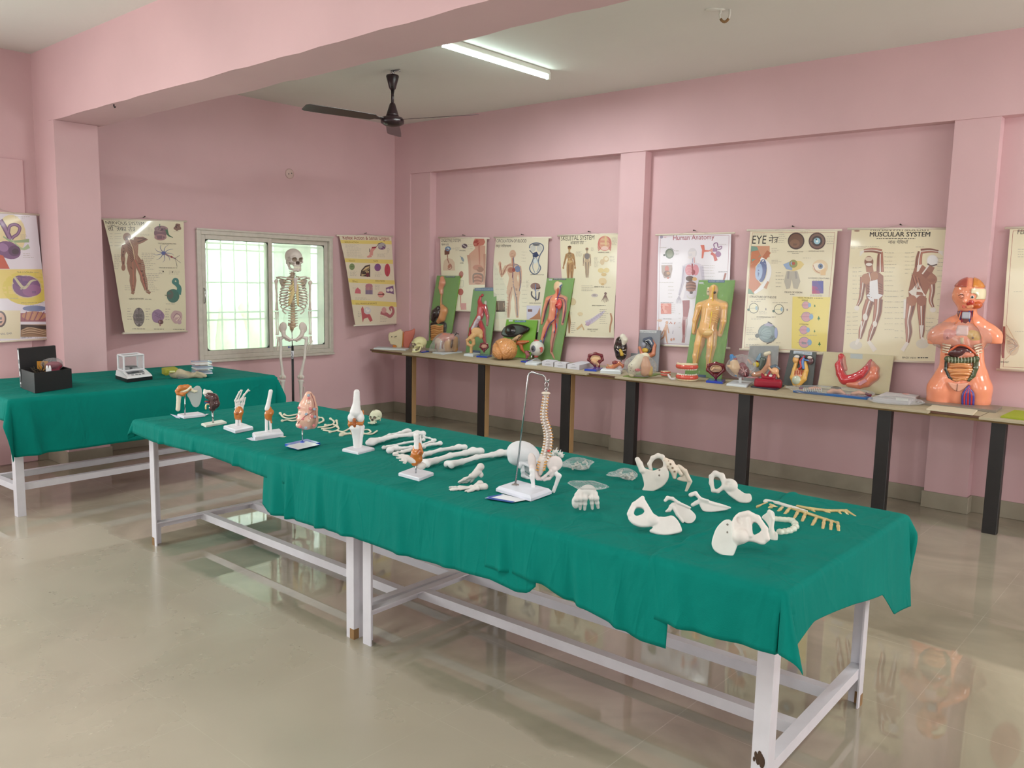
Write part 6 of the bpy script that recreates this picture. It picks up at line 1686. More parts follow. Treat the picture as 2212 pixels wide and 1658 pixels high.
# loose long bones
def bone(crop, A, B, kind, r, label, h=None, cat='bone', name='long_bone', col=BONE_W, lift=(0, 0)):
    it = It(name, label, cat, crop, (A[0]+B[0])/2, (A[1]+B[1])/2, ZT-.002, group='loose long bones')
    hh = r*1.35 if h is None else h
    long_bone(it, it.G(*A, hh+lift[0]), it.G(*B, hh*.95+lift[1]), kind, r)
    return it


bone(K7, (400, 560), (745, 455), 'tibia', 20, 'white shin bone with a flared end beside the knee model base, farther of the pair', lift=(4, 2))
bone(K7, (405, 545), (850, 470), 'femur', 18, 'white thigh bone beside the knee model base, nearer of the pair', lift=(10, 14))
bone(K7, (525, 600), (880, 530), 'fibula', 11, 'slim forearm bone in the heap behind the ankle model, left end rounded')
bone(K7, (650, 610), (885, 590), 'radius', 13, 'thin bone crossing behind the ankle model shaft')
bone(K7, (640, 605), (580, 625), 'radius', 17, 'stubby bone end at the left of the heap by the ankle model')
bone(K7, (690, 640), (960, 545), 'fibula', 12, 'slim bone pointing to the back of the heap behind the ankle model')
bone(K7, (830, 600), (1030, 560), 'radius', 12, 'slender bone at the right end of the heap, with small holes', lift=(2, 8))
bone(K7, (880, 505), (985, 535), 'radius', 9, 'short thin bone at the top right of the heap')
bone(K7, (835, 670), (1215, 590), 'femur', 18, 'white thigh bone farther of the two right of the ankle model')
bone(K7, (865, 745), (1345, 625), 'femur', 24, 'white thigh bone nearer of the two right of the ankle model', lift=(0, 6))
bone(K7, (1085, 755), (1590, 640), 'femur', 22, 'long white thigh bone reaching towards the big skull', lift=(2, 8))
it = It('collar_bone', 'curved collar bone at the left of the heap behind the ankle model', 'bone', K7, 640, 650, ZT-.002, group='loose long bones')
b = it.bl(6, BONE); b.path([it.G(620, 660, 14), it.G(650, 640, 20), it.G(700, 640, 20), it.G(760, 625, 16)], [15, 10, 9, 12]); b.build('shaft', 'bone', it.T, 40)

# ankle and foot joint
it = It('ankle_joint_model', 'foot and ankle joint model with orange ligaments on a white stand', 'anatomy model', K7, 812, 862, ZT-.004)
it.base((658, 848), (840, 898), (970, 846), 30, WHT); mb = it.mb(); mb.tube([it(812, 825), it(816, 745)], 7, n=10); mb.build('rod', 'chrome', it.T)
b = it.bl(6, BONE_W); b.path(it.pts([(815, 490), (818, 560), (815, 620)]), [24, 20, 30]); b.path(it.pts([(852, 500), (856, 600)], 10), [11, 13]); b.build('leg_bones', 'bone', it.T)
b = it.bl(14, LIG); b.path(it.pts([(805, 600), (815, 650), (830, 700)]), [20, 46, 42]); b.path(it.pts([(845, 570), (855, 640)]), [14, 26]); b.path(it.pts([(760, 690), (800, 735)], -10), [18, 30]); b.ell(it(840, 640, -34), (20, 8, 30), LIGD); b.build('ligaments', GP, it.T)
b = it.bl(5, BONE); b.ell(it(860, 760, 6), (44, 34, 34)); b.path(it.pts([(800, 720), (730, 690), (690, 670)], -6), [34, 28, 16])
for i, (x, y) in enumerate(((612, 655), (620, 668), (640, 690), (668, 712), (700, 735))):
    P = it.pts([(735-i*3, 690+i*9), (680+i*4, 668+i*11), (x+20, y+2), (x, y)], -14-i*6); b.path([P[0], P[0]*.5+P[1]*.5, P[1]], [10, 6, 9]); b.path([P[1], P[2]], [7, 6]); b.path([P[2], P[3]], [7, 6])
b.ell(it(632, 652, -14), (26, 20, 16)); b.build('foot_bones', 'bone', it.T, 72)

# two loose foot skeletons
it = It('foot_skeleton', 'white foot skeleton resting upright on a heel, in front of the long bones', 'foot bones', K7, 1290, 915, ZT-.004, group='loose foot skeletons')
foot_bones(it, it(1365, 815, 10), [it(1190, 905, -22), it(1200, 912, -8), it(1222, 915, 6), it(1245, 918, 16), it(1300, 905, 26)], it(1385, 770, 12), r=21, res=76); mb = it.mb(); mb.ell(it(1390, 840, 8), (22, 24, 26), BONE, 10); mb.build('heel', 'bone', it.T)
it = It('foot_skeleton', 'white foot skeleton lying flat in front of the upright one', 'foot bones', K7, 1290, 975, ZT-.004, group='loose foot skeletons')
foot_bones(it, it.G(1420, 945, 22), [it.G(1110, 950, 12), it.G(1112, 968, 10), it.G(1120, 975, 8), it.G(1250, 985, 8), it.G(1270, 990, 8)], it.G(1380, 920, 30), r=20, res=76, k=.8)

# big white skull, seen from behind its left side
it = It('human_skull', 'large white adult skull lying beside the spine model, face turned away', 'skull', K7, 1790, 868, ZT-.004)
skull(it, it(1765, 692), 152, yaw=92, pitch=16, roll=0, col=(214, 214, 218), res=74)

# spine with pelvis on hooked stand
it = It('spine_model', 'flexible spine and pelvis model hanging from a bent steel rod over a white base', 'anatomy model', K7, 1765, 985, ZT)
it.base((1520, 985), (1830, 1076), (2014, 1008), 46, (212, 212, 224), bevel=22)
flat_leaflet(it, [(1424, 1046), (1665, 1086), (1790, 1062), (1575, 1010)], (226, 226, 232)); flat_leaflet(it, [(1424, 1048), (1665, 1086), (1690, 1078), (1470, 1040)], (60, 88, 160), 2, 'leaflet_stripe'); flat_leaflet(it, [(1440, 1034), (1560, 1012), (1585, 1016), (1465, 1042)], (60, 88, 160), 2, 'leaflet_stripe')
mb = it.mb(); f = it.loc(onz(1692/4.096+700, 930/4.096+820, ZT+46*it.s)); top = it.loc(CAM+ray(1145, 805)*np.dot(it.o+it.ey*f[1]*it.s-CAM, it.ey)/np.dot(ray(1145, 805), it.ey))
P_ = lambda px, py: it((px-700)*4.096, (py-820)*4.096, f[1])
P = [f, P_(1141, 812), P_(1143, 806), P_(1149, 803)]+[it((1174-700)*4.096, (810-820)*4.096, -8), it((1178-700)*4.096, (815-820)*4.096, -8), it((1178.5-700)*4.096, (822-820)*4.096, -8), it((1184-700)*4.096, (823-820)*4.096, -8), it((1186-700)*4.096, (818-820)*4.096, -8)]
mb.tube(P, 7.5, n=10); mb.build('hooked_rod', 'chrome', it.T)
mb = it.mb(); mb.lathe([(34, 0), (32, 6), (14, 12), (10, 18)], c=f); mb.build('rod_collar', 'chrome', it.T)
mb = it.mb(); H_ = lambda px, py: it((px-700)*4.096, (py-820)*4.096, -8)
mb.tube([H_(1180, 823), H_(1185, 828), H_(1184, 836), H_(1178, 838), H_(1177, 829), H_(1180, 823)], 4, n=8); mb.tube([H_(1180, 836), H_(1176, 841), H_(1180, 845), H_(1184, 841), H_(1180, 836)], 4, n=8); mb.build('hook_chain', 'chrome', it.T)
SP = spline([it(*p) for p in ((1965, 115, 0), (1955, 200, -8), (1945, 290, -12), (1952, 360, -8), (1975, 440, 0), (1985, 510, 4), (1978, 590, 2), (1962, 660, -4), (1950, 700, -8))], 12)
d_ = np.concatenate([[0], np.cumsum([np.linalg.norm(SP[i+1]-SP[i]) for i in range(len(SP)-1)])]); N_ = 24
spc = np.array([np.interp(np.linspace(0, d_[-1], N_), d_, [p[k] for p in SP]) for k in range(3)]).T
mv = it.mb(); mn = it.mb(); md = it.mb()
for i, p in enumerate(spc):
    t = i/(N_-1); w = 20+16*t; hgt = d_[-1]/N_*.62
    T_ = spc[min(i+1, N_-1)]-spc[max(0, i-1)]; T_ /= np.linalg.norm(T_)
    fw = np.array((.45, .9, 0.0)); fw -= T_*np.dot(fw, T_); fw /= np.linalg.norm(fw); sd = np.cross(T_, fw)
    mv.tube([p+fw*w*.5-T_*hgt/2, p+fw*w*.5-T_*hgt*.2, p+fw*w*.5+T_*hgt*.2, p+fw*w*.5+T_*hgt/2], [w, w*.88, w*.88, w], (226, 206, 196), 10)
    md.tube([p+fw*w*.5+T_*hgt*.5, p+fw*w*.5+T_*hgt*1.05], w*.92, (206, 190, 176), 10)
    for sgn in (-1, 1):
        mv.tube([p+sd*sgn*w*.5, p+sd*sgn*w*1.25-fw*w*.5], [w*.34, w*.22], (226, 214, 206), 6)
        mn.tube([p+sd*sgn*w*.7+T_*hgt*.7, p+sd*sgn*w*1.5+T_*hgt*.9+fw*w*.2], [5.5, 4], (214, 150, 60), 6)
    mv.tube([p-fw*w*.1, p-fw*w*1.15+T_*hgt*.7*(.4+t*.2)], [w*.4, w*.26], (226, 216, 210), 6)
mv.build('vertebrae', 'bone', it.T); md.build('spine_discs', PP, it.T); mn.build('nerve_roots', GP, it.T)
mb = it.mb(); mb.ell(it(1963, 118), (40, 34, 14), (222, 206, 190)); mb.tube([it(1963, 118), it(1963, 92)], 9, (150, 150, 150), 8); mb.build('top_vertebra', 'bone', it.T)
mb = it.mb(); mb.ell(it(1988, 628, -34), (16, 8, 9), (206, 40, 36), 8); mb.build('slipped_disc', GP, it.T)
b = it.bl(7, (222, 208, 200)); b.path(it.pts([(1940, 710), (1925, 770), (1915, 830)], 6), [46, 38, 16])
b.build('sacrum', 'bone', it.T, 40)
mb = it.mb()
for i in range(4):
    for sg in (-1, 1): mb.tube(it.pts([(1930-i*4+sg*18, 730+i*24), (1930-i*4+sg*42, 722+i*24)], -36), 6, (214, 150, 60), 6)
mb.build('sacral_nerves', GP, it.T)
for nm, hole in (('hip_bone', [(2035, 760), (1990, 850)]),):
    b = it.bl(9, (220, 208, 206)); b.ell(it(2040, 740, -4), (74, 24, 70), R=rot3(0, .2, .3)); b.path(it.pts([(1990, 720), (1975, 700)], 4), [20, 16]); b.path(it.pts([(2030, 790), (2010, 830), (1990, 870)], -8), [34, 30, 18]); b.path(it.pts([(1990, 870), (1950, 880), (1930, 870)], -20), [18, 15, 14]); b.path(it.pts([(2005, 810), (1960, 850), (1935, 868)], -30), [16, 13, 14]); b.ell(it(1985, 850, -20), (14, 40, 10), op='-', k=4); b.build(nm, 'bone', it.T, 56)
b = it.bl(9, (220, 208, 206)); b.ell(it(1840, 720, 10), (40, 26, 76), R=rot3(0, -.15, -.5)); b.path(it.pts([(1848, 780), (1860, 830), (1890, 870), (1925, 878)], -4), [34, 26, 18, 15]); b.path(it.pts([(1870, 800), (1905, 845)], 20), [20, 14]); b.build('hip_bone', 'bone', it.T, 56)
b = it.bl(6, BONE_W); b.ell(it(1842, 800, -20), 28); b.path(it.pts([(1842, 800), (1848, 850)], -24), [22, 22]); b.path(it.pts([(1840, 850), (1850, 920), (1853, 978)], -26), [24, 16, 17]); b.build('thigh_stub', 'bone', it.T, 44)
b = it.bl(6, BONE_W); b.ell(it(2045, 820, -10), 24); b.path(it.pts([(2045, 825), (2078, 850)], -12), [20, 24]); b.path(it.pts([(2078, 850), (2055, 920), (2030, 985)], -16), [22, 16, 17]); b.build('thigh_stub', 'bone', it.T, 44)

# tail vertebrae behind the skull stand, bagged bones
it = It('loose_vertebrae', 'white spiny vertebrae just right of the spine model', 'bones', K7, 2060, 690, ZT-.002)
b = it.bl(4, BONE)
for i, (x, y) in enumerate(((2020, 650), (2050, 630), (2082, 650), (2100, 668))): b.ell(it(x, y+8), (20, 20, 18)); b.path(it.pts([(x, y), (x+12, y-30)]), [8, 4]); b.path(it.pts([(x, y), (x+26, y-8)]), [7, 4]); b.path([it(x, y+8), it(x, 690)], [10, 8])
b.build('vertebrae', 'bone', it.T, 48)


def bag(crop, ax, ay, r, label, seed, spikes, bits, name='bone_bag'):
    it = It(name, label, 'bag', crop, ax, ay, ZT+.003, group='clear bags of small bones')
    crumpled(it, (0, 0, r[2]*.8), r, seed, spikes=spikes, zmin=0.5, amp=.22)
    b = it.bl(2.5, (206, 200, 192)); rn = random.Random(seed)
    for i in range(bits):
        p = np.array((rn.uniform(-.6, .6)*r[0], rn.uniform(-.5, .5)*r[1], rn.uniform(.2, .9)*r[2])); q = p+np.array([rn.uniform(-1, 1) for _ in range(3)])*r[2]*.5; q[2] = max(q[2], 3); b.path([p, (p+q)/2, q], [r[2]*.2, r[2]*.13, r[2]*.19])
    b.build('small_bones', 'bone', it.T, 56); return it


bag(K8, 155, 178, (88, 80, 34), 'clear plastic bag of small bones right of the spine model', 31, [((-1, -.2, -.1), .5), ((1, .3, .5), .35)], 14)
bag(K8, 450, 240, (80, 80, 34), 'clear plastic bag of small bones left of the large pelvis, with a pointed end', 32, [((-1, -.2, -.1), .9)], 14)

it = It('hand_skeleton', 'white bony hand with knuckles forward, wrapped in plastic at the wrist', 'hand bones', K8, 195, 440, ZT+.002)
b = it.bl(5, BONE); b.ell(it(205, 320, 10), (52, 40, 40))
for i, (x, y, x2, y2) in enumerate(((135, 345, 125, 420), (160, 335, 155, 432), (190, 330, 183, 436), (225, 330, 232, 430), (250, 335, 268, 425))):
    P = [it(195+(x-195)*.6, 320), it(x, y, -10), it((x*2+x2)/3, (y*2+y2)/3, -24), it((x+2*x2)/3, (y+2*y2)/3, -16), it(x2, y2, -6)]; b.path(P, [20, 15, 16, 12, 9]); b.ell(P[2], 19); b.ell(P[3], 14)
b.ell(it(128, 390, -10), (26, 22, 42)); b.build('hand_bones', 'bone', it.T, 70)
crumpled(it, it(200, 282, 14), (82, 48, 34), 41, spikes=[((-1, 0, .25), .45), ((1, 0, -.1), .45)], amp=.3, name='plastic_wrap')


# pelvis bones, authored on planes that lean with each bone
def slabz(b, it, L, t0, t1, rnd, d=0.0, col=None): b.slab(it.xz(L, d), t0, t1, rnd, col)


it = It('pelvis', 'complete white pelvis standing on its edge, farthest back at the right half of the table', 'pelvis', K8, 640, 322, ZT, tilt=12)
b = it.bl(9, (218, 210, 202)); slabz(b, it, [(540, 318), (560, 285), (545, 225), (530, 180), (560, 175), (610, 195), (650, 180), (690, 165), (715, 200), (712, 245), (680, 290), (620, 322), (570, 330)], -10, 8, 8)
b.path(it.pts([(515, 122), (530, 150), (545, 190)], -6), [16, 18, 20]); b.ell(it(650, 230, 14), (50, 26, 44)); b.path(it.pts([(600, 185), (590, 150), (612, 112), (645, 98), (672, 106), (690, 140)], 26), [12, 12, 14, 15, 14, 12]); b.path(it.pts([(690, 140), (690, 180), (660, 200)], 18), [13, 16, 20])
b.ell(it(653, 188, -14), 5, op='-', k=1, col=(110, 96, 88)); b.ell(it(652, 222, -16), 4, op='-', k=1, col=(110, 96, 88)); b.build('hip_bone', 'bone', it.T, 84)
b = it.bl(6, (222, 206, 190)); b.path(it.pts([(690, 125), (720, 150), (745, 190), (748, 235)], 20), [16, 28, 26, 12])
for i in range(4):
    for sx in (-14, 14): b.ell(it(700+i*13+sx*.7, 135+i*24-sx*.5, -6), 5, op='-', k=2, col=(150, 124, 104))
b.path(it.pts([(735, 160), (760, 170), (790, 215)], 14), [12, 12, 12]); b.build('sacrum', 'bone', it.T, 56)
b = it.bl(8, (216, 200, 184)); slabz(b, it, [(760, 155), (790, 155), (830, 200), (848, 245), (846, 265), (800, 262), (760, 250), (770, 235), (800, 225), (790, 190)], 20, 38, 7); b.path(it.pts([(775, 165), (815, 195), (842, 250)], 18), [12, 13, 12]); b.path([it(846, 260, 28), it(820, 322, 40)], [14, 8]); b.build('hip_bone', 'bone', it.T, 60)

it = It('hip_bone', 'white hip bone lying behind, between the pelvis and the rib cartilage', 'hip bone', K8, 1110, 392, ZT, tilt=30, group='loose hip bones')
b = it.bl(9, (214, 208, 202)); slabz(b, it, [(1062, 300), (1085, 285), (1140, 300), (1190, 338), (1228, 335), (1238, 375), (1215, 398), (1160, 396), (1120, 370), (1075, 335)], -9, 9, 8); b.ell(it(1095, 285, 0), (50, 32, 44)); b.ell(it(1080, 268, -38), (22, 22, 20), op='-', k=8)
b.path(it.pts([(1060, 260), (1045, 225), (1005, 210), (980, 230), (980, 270), (992, 318), (1020, 322), (1060, 295)], 0), [18, 18, 18, 15, 14, 12, 12, 16]); b.build('bone_body', 'bone', it.T, 84)
it = It('hip_bone', 'white hip bone with a round opening, nearest the near edge in the middle', 'hip bone', K8, 620, 592, ZT, tilt=32, group='loose hip bones')
b = it.bl(9, (220, 214, 210)); slabz(b, it, [(548, 352), (575, 395), (610, 455), (640, 500), (610, 545), (540, 552), (490, 535), (455, 500), (455, 450), (480, 405), (520, 378)], -20, 14, 14); b.slab(it.xz([(505, 425), (545, 428), (562, 450), (545, 470), (505, 482), (490, 462)]), -80, 80, 5, op='-', k=10); b.path(it.pts([(548, 362), (495, 405), (464, 465)], -10), [12, 15, 16]); b.ell(it(610, 505), (44, 34, 40)); slabz(b, it, [(590, 575), (620, 540), (640, 480), (690, 485), (735, 470), (775, 510), (800, 570), (780, 585), (690, 602), (640, 592)], -12, 9, 9); b.path(it.pts([(600, 572), (650, 585)]), [9, 12]); b.build('bone_body', 'bone', it.T, 88)

# shoulder blades
def scapula(L, spine, holes, anchor, label, tilt):
    it = It('scapula', label, 'shoulder blade', K8, anchor[0], anchor[1], ZT+.004, tilt=tilt, group='loose shoulder blades')
    b = it.bl(7, (222, 216, 212)); slabz(b, it, L, -5, 5, 5)
    for P, R_, d in spine: b.path(it.pts(P, d), R_)
    b.build('blade', 'bone', it.T, 76)


scapula([(735, 400), (770, 390), (830, 420), (880, 465), (886, 490), (862, 522), (825, 526), (790, 500), (770, 460), (750, 440)], [([(690, 380), (705, 364), (735, 368), (775, 395), (845, 425)], [10, 12, 11, 9, 7], -10), ([(740, 408), (728, 420), (716, 440), (698, 448)], [16, 14, 12, 8], 0), ([(745, 430), (765, 470), (800, 515)], [11, 8, 7], -2)], [], (790, 522), 'white shoulder blade with rounded tip, left of the two in the middle', 34)
scapula([(900, 395), (930, 365), (985, 385), (1060, 405), (1104, 425), (1080, 440), (1000, 452), (930, 452), (912, 425)], [([(850, 345), (880, 335), (910, 368), (960, 382)], [14, 13, 10, 8], -12), ([(862, 408), (885, 395), (905, 385)], [12, 13, 14], 0), ([(920, 380), (1000, 405), (1098, 425)], [9, 7, 6], -4)], [], (980, 452), 'white shoulder blade with a sharp point to the right', 34)

# nearest pelvis with its opening
it = It('pelvis', 'white half pelvis with a triangular opening, nearest the camera', 'pelvis', K8, 1060, 735, ZT, tilt=26)
b = it.bl(9, (222, 214, 208)); slabz(b, it, [(985, 620), (1010, 550), (1060, 500), (1105, 498), (1120, 560), (1150, 640), (1135, 690), (1115, 735), (1060, 732), (1000, 700), (980, 660)], -8, 10, 8, col=(214, 214, 208)); b.ell(it(1165, 605, -14), (52, 40, 48))
slabz(b, it, [(1112, 560), (1108, 505), (1140, 462), (1200, 446), (1262, 470), (1312, 530), (1340, 600), (1335, 640), (1305, 664), (1240, 640), (1190, 638), (1150, 668), (1125, 640)], -24, 14, 16)
slabz(b, it, [(1232, 545), (1262, 512), (1292, 560), (1282, 582), (1240, 606)], -60, 60, 4, col=None) if 0 else b.slab(it.xz([(1230, 548), (1245, 515), (1272, 525), (1296, 562), (1286, 582), (1240, 604)]), -80, 80, 4, op='-', k=8)
b.path(it.pts([(1165, 470), (1212, 462), (1270, 490), (1318, 560), (1330, 620)], -16), [16, 18, 18, 18, 18]); b.path(it.pts([(1215, 500), (1222, 545), (1225, 600)], -22), [14, 12, 16])
for x, y in ((1082, 530), (1080, 578), (1328, 628)): b.ell(it(x, y, -14), 6, op='-', k=1.5, col=(110, 104, 98))
b.ell(it(1155, 505, -26), (14, 16, 24), op='-', k=6, R=rot3(0, -.5, 0)); b.build('hip_bone', 'bone', it.T, 96)
it = It('breast_bone', 'upright white wing shaped bone beside the nearest pelvis', 'bone', K8, 1385, 640, ZT, tilt=24)
b = it.bl(7, (216, 212, 204)); slabz(b, it, [(1290, 485), (1330, 455), (1350, 440), (1375, 450), (1382, 490), (1370, 560), (1400, 600), (1395, 640), (1410, 655), (1370, 655), (1340, 620), (1345, 550), (1320, 510)], -9, 9, 8); b.path(it.pts([(1345, 450), (1362, 500), (1355, 560), (1372, 620)], -8), [14, 10, 11, 14]); b.ell(it(1385, 600, -8), (12, 12, 24)); b.build('bone_body', 'bone', it.T, 72)
it = It('vertebra_chain', 'curled pale greenish chain of small vertebrae by the nearest pelvis', 'vertebrae', K8, 1440, 570, ZT-.002)
P = spline([it.G(*p, 24) for p in ((1385, 500), (1440, 505), (1490, 510), (1510, 545), (1470, 572), (1410, 580))], 8)
b = it.bl(6, (206, 212, 196)); n = len(P); b.path(P[::3]+[P[-1]], 17)
for p in P[::4]: b.ell(p, 23)
b.build('chain', GP, it.T, 64)

# breastbone with rib cartilages
it = It('rib_cartilage', 'breastbone with amber rib cartilage combs lying at the far right of the table', 'bone', K8, 1560, 480, ZT)
h = 12; AM = (196, 174, 118)
b = it.bl(6, (216, 212, 206)); b.path([it.G(1325, 385, h), it.G(1400, 400, h), it.G(1500, 428, h+6), it.G(1580, 448, h+4)], [16, 15, 13, 8]); b.ell(it.G(1338, 388, h), (34, 40, 13)); b.build('sternum', 'bone', it.T, 54)
b = it.bl(6, AM); b.path([it.G(1480, 430, h), it.G(1580, 460, h+8), it.G(1700, 500, h+4), it.G(1775, 522, h)], [10, 11, 10, 9]); b.path([it.G(1270, 420, 8), it.G(1330, 400, h)], [11, 12])
for x0, y0, x1, y1 in ((1350, 408, 1390, 425), (1345, 428, 1365, 416), (1425, 425, 1398, 452), (1470, 432, 1440, 468), (1530, 440, 1500, 495), (1570, 465, 1550, 514), (1640, 490, 1612, 540), (1690, 500, 1680, 560), (1735, 512, 1730, 568), (1775, 522, 1780, 574)):
    m_ = it.G(x0*.6+x1*.4, y0*.6+y1*.4, h+6); b.path([it.G(x0, y0, h), m_, it.G(x1, y1, 7)], [11, 11, 10])
b.build('cartilage_comb', GP, it.T, 110)
b = it.bl(6, AM); b.path([it.G(1520, 415, h+6), it.G(1600, 432, h+8), it.G(1720, 445, h+6), it.G(1830, 445, h+4), it.G(1885, 480, 8)], [9, 11, 10, 10, 8])
for x0, y0, x1, y1 in ((1600, 432, 1630, 455), (1700, 448, 1725, 462), (1780, 448, 1795, 468), (1820, 448, 1840, 472)): b.path([it.G(x0, y0, h+4), it.G(x1, y1, 7)], [9, 8])
b.build('cartilage_comb', GP, it.T, 84)
# ------------------------------------------------------------------ things on the table along the window wall
ZL = TL_+.006
K1 = C1
it = It('black_case', 'black equipment case with its lid open at the left', 'case', K1, 340, 1470, ZL)
BK = (24, 24, 27)
mat('black_leatherette', (24, 24, 27), rough=0.55)
L, B, R = (165, 1445), (262, 1482), (540, 1440)
a, b_, c = it.G(*L), it.G(*B), it.G(*R); d = a+c-b_; up = np.array((0, 0, 1.0)); hh = 148; th = 7
mb = it.mb(); ctr = (a+b_+c+d)/4; q = [a, b_, c, d]; inn = [ctr+(p-ctr)*.95 for p in q]
V = q+[p+up*hh for p in q]+[p+up*hh for p in inn]+[p+up*12 for p in inn]
F = [(3, 2, 1, 0)]+[(k+i, k+(i+1) % 4, k+4+(i+1) % 4, k+4+i) for k in (0, 4, 8) for i in range(4)]+[(12, 13, 14, 15)]
mb.add(V, F, BK); mb.build('case_body', 'black_leatherette', it.T)
ex = (c-b_)/np.linalg.norm(c-b_); ey = (a-b_)/np.linalg.norm(a-b_)
mb = it.mb(); lt_ = d-ex*0; V = []
hw = [a+ey*6, d+ey*6]; lean = ey*34+up*300
P0, P1 = a+up*0+ey*4, d+ey*4
for k in (0, 44):
    for p, u_ in ((P0, 0), (P1, 0), (P1, 1), (P0, 1)): V.append(p+lean*u_+ey*k)
mb.add(V, [(0, 1, 2, 3), (7, 6, 5, 4), (0, 4, 5, 1), (1, 5, 6, 2), (2, 6, 7, 3), (3, 7, 4, 0)], BK); mb.build('lid', 'black_leatherette', it.T)
mb = it.mb(); s0 = [P0-ex*1.5+ey*(6+30*i)+lean*t for i, t in ((0, .04), (1, .04), (1, .96), (0, .96))]
mb.add([p for p in s0], [(0, 1, 2, 3)], (196, 196, 198))
for t0, t1, cc in ((.15, .3, BK), (.42, .5, BK), (.62, .72, (120, 120, 122)), (.05, .1, BK)): mb.add([P0-ex*2.2+ey*e+lean*t for e, t in ((10, t0), (30, t0), (30, t1), (10, t1))], [(0, 1, 2, 3)], cc)
mb.build('side_label', MC, it.T)
def in_case(u, v, h): return b_+(c-b_)*u+(a-b_)*v+up*h
it2 = It('dried_plant', 'dark tangled fibrous root in the black case', 'plant', K1, 340, 1470, ZL); it2.T.location = it.T.location
mb = it2.mb(); rn = random.Random(3); cc = in_case(.34, .55, 110)
mb.ell(cc, (40, 34, 30), (38, 32, 28), 8)
for i in range(70):
    dv = np.array([rn.gauss(0, 1), rn.gauss(0, .8), rn.gauss(.4, .7)]); dv /= np.linalg.norm(dv); e = dv*rn.uniform(50, 88); k = np.array([rn.uniform(-14, 14) for _ in range(3)])
    pts = [cc, cc+e*.5+k, cc+e]; pts = [np.array((p[0], p[1], max(p[2], 70))) for p in pts]
    mb.tube(pts, [4, 2.6, 1], (44, 36, 30) if i % 3 else (70, 62, 50), 5)
mb.build('roots', MC, it2.T)
it2 = It('wooden_block', 'small yellow wooden holder standing in the black case', 'block', K1, 340, 1470, ZL); it2.T.location = it.T.location
mb = it2.mb(); p = in_case(.50, .78, 120); mb.box(p+up*50, (38, 8, 30), (176, 122, 48)); mb.build('plate', MC, it2.T)
mb = it2.mb(); mb.box(p+np.array((4, -9, 42)), (7, 3, 20), (70, 44, 24)); mb.ell(p+np.array((4, -9, 62)), (9, 3, 10), (70, 44, 24)); mb.box(p-up*50, (24, 12, 70), (150, 108, 50)); mb.build('slot_and_foot', MC, it2.T)
it2 = It('red_packet', 'clear packet of dark red grains on the black case', 'packet', K1, 340, 1470, ZL); it2.T.location = it.T.location
p = in_case(.74, .60, 150); b = it2.bl(5, (128, 52, 68)); b.ell(p+up*12, (60, 40, 34)); b.box(p-up*60, (40, 34, 80), 10); b.build('grains', MC, it2.T, 36)
crumpled(it2, p+up*18, (78, 50, 44), 8, 'clear_film', 'clear_wrapper', amp=.3, n=18)
it2 = It('white_plug', 'two white plastic pegs at the front of the black case', 'plug', K1, 340, 1470, ZL); it2.T.location = it.T.location
p = in_case(.42, .12, 148); mb = it2.mb()
for dx in (-9, 9): mb.tube([p+np.array((dx, 0, -60)), p+np.array((dx, 0, 24)), p+np.array((dx, 0, 40))], [8, 8, 5], (220, 220, 222), 8)
mb.box(p+up*0, (18, 9, 20), (214, 214, 218)); mb.build('pegs', PP, it2.T)

# analytical balance
it = It('weighing_scale', 'white digital laboratory balance with clear draught shield', 'scale', K1, 995, 1390, ZL)
L, B, R = (862, 1372), (950, 1402), (1138, 1378)
it.base(L, B, R, 26, (26, 26, 30), PP, 'black_base', bevel=3)
a, b_, c = it.G(*L), it.G(*B), it.G(*R); d = a+c-b_; ex = (c-b_); ey = (a-b_)
def at(u, v, h): return b_+ex*u+ey*v+up*h
mb = it.mb(); V = [at(0, 0, 26), at(1, 0, 26), at(1, 1, 26), at(0, 1, 26), at(.03, .03, 40), at(.97, .03, 40), at(.97, .42, 64), at(.03, .42, 64), at(.97, .97, 66), at(.03, .97, 66)]
mb.add(V, [(0, 1, 5, 4), (4, 5, 6, 7), (7, 6, 8, 9), (2, 3, 9, 8), (3, 0, 4, 9), (4, 7, 9), (1, 2, 8, 5), (5, 8, 6)], (214, 214, 216)); mb.build('body', PP, it.T)
mb = it.mb(); n_ = np.array((0, 0, .8))
def pan(u, v): return at(.03+.94*u, .03+.39*v, 40.8+24*v)
mb.add([pan(.12, .45), pan(.82, .45), pan(.82, .95), pan(.12, .95)], [(0, 1, 2, 3)], (52, 56, 66)); mb.add([pan(.3, .55), pan(.62, .55), pan(.62, .88), pan(.3, .88)], [(0, 1, 2, 3)], (96, 104, 98))
mb.V = [tuple(np.array(v)+n_) for v in mb.V]; mb.build('display', GP, it.T)
mb = it.mb()
for u_ in (.25, .42, .55, .7): mb.box(pan(u_, .22)+n_, (9, 5, 2), (60, 62, 70))
mb.build('keys', PP, it.T)
mb = it.mb(); e2 = np.linalg.norm(ex); 
for u_, v_ in ((.10, .45), (.88, .45), (.88, .95), (.10, .95)): mb.tube([at(u_, v_, 64), at(u_, v_, 182)], 7, (216, 216, 220), 4, smooth=False)
for hh_ in (70, 180):
    q = [at(.10, .45, hh_), at(.88, .45, hh_), at(.88, .95, hh_), at(.10, .95, hh_)]
    for i in range(4): mb.tube([q[i], q[(i+1) % 4]], 7, (216, 216, 220), 4, smooth=False)
mb.build('shield_frame', PP, it.T)
mb = it.mb(); q = [(.10, .45), (.88, .45), (.88, .95), (.10, .95)]
for i in range(4): mb.add([at(*q[i], 70), at(*q[(i+1) % 4], 70), at(*q[(i+1) % 4], 180), at(*q[i], 180)], [(0, 1, 2, 3)])
mb.add([at(*p, 180) for p in q], [(0, 1, 2, 3)]); mb.build('shield_glass', 'clear_acrylic', it.T)
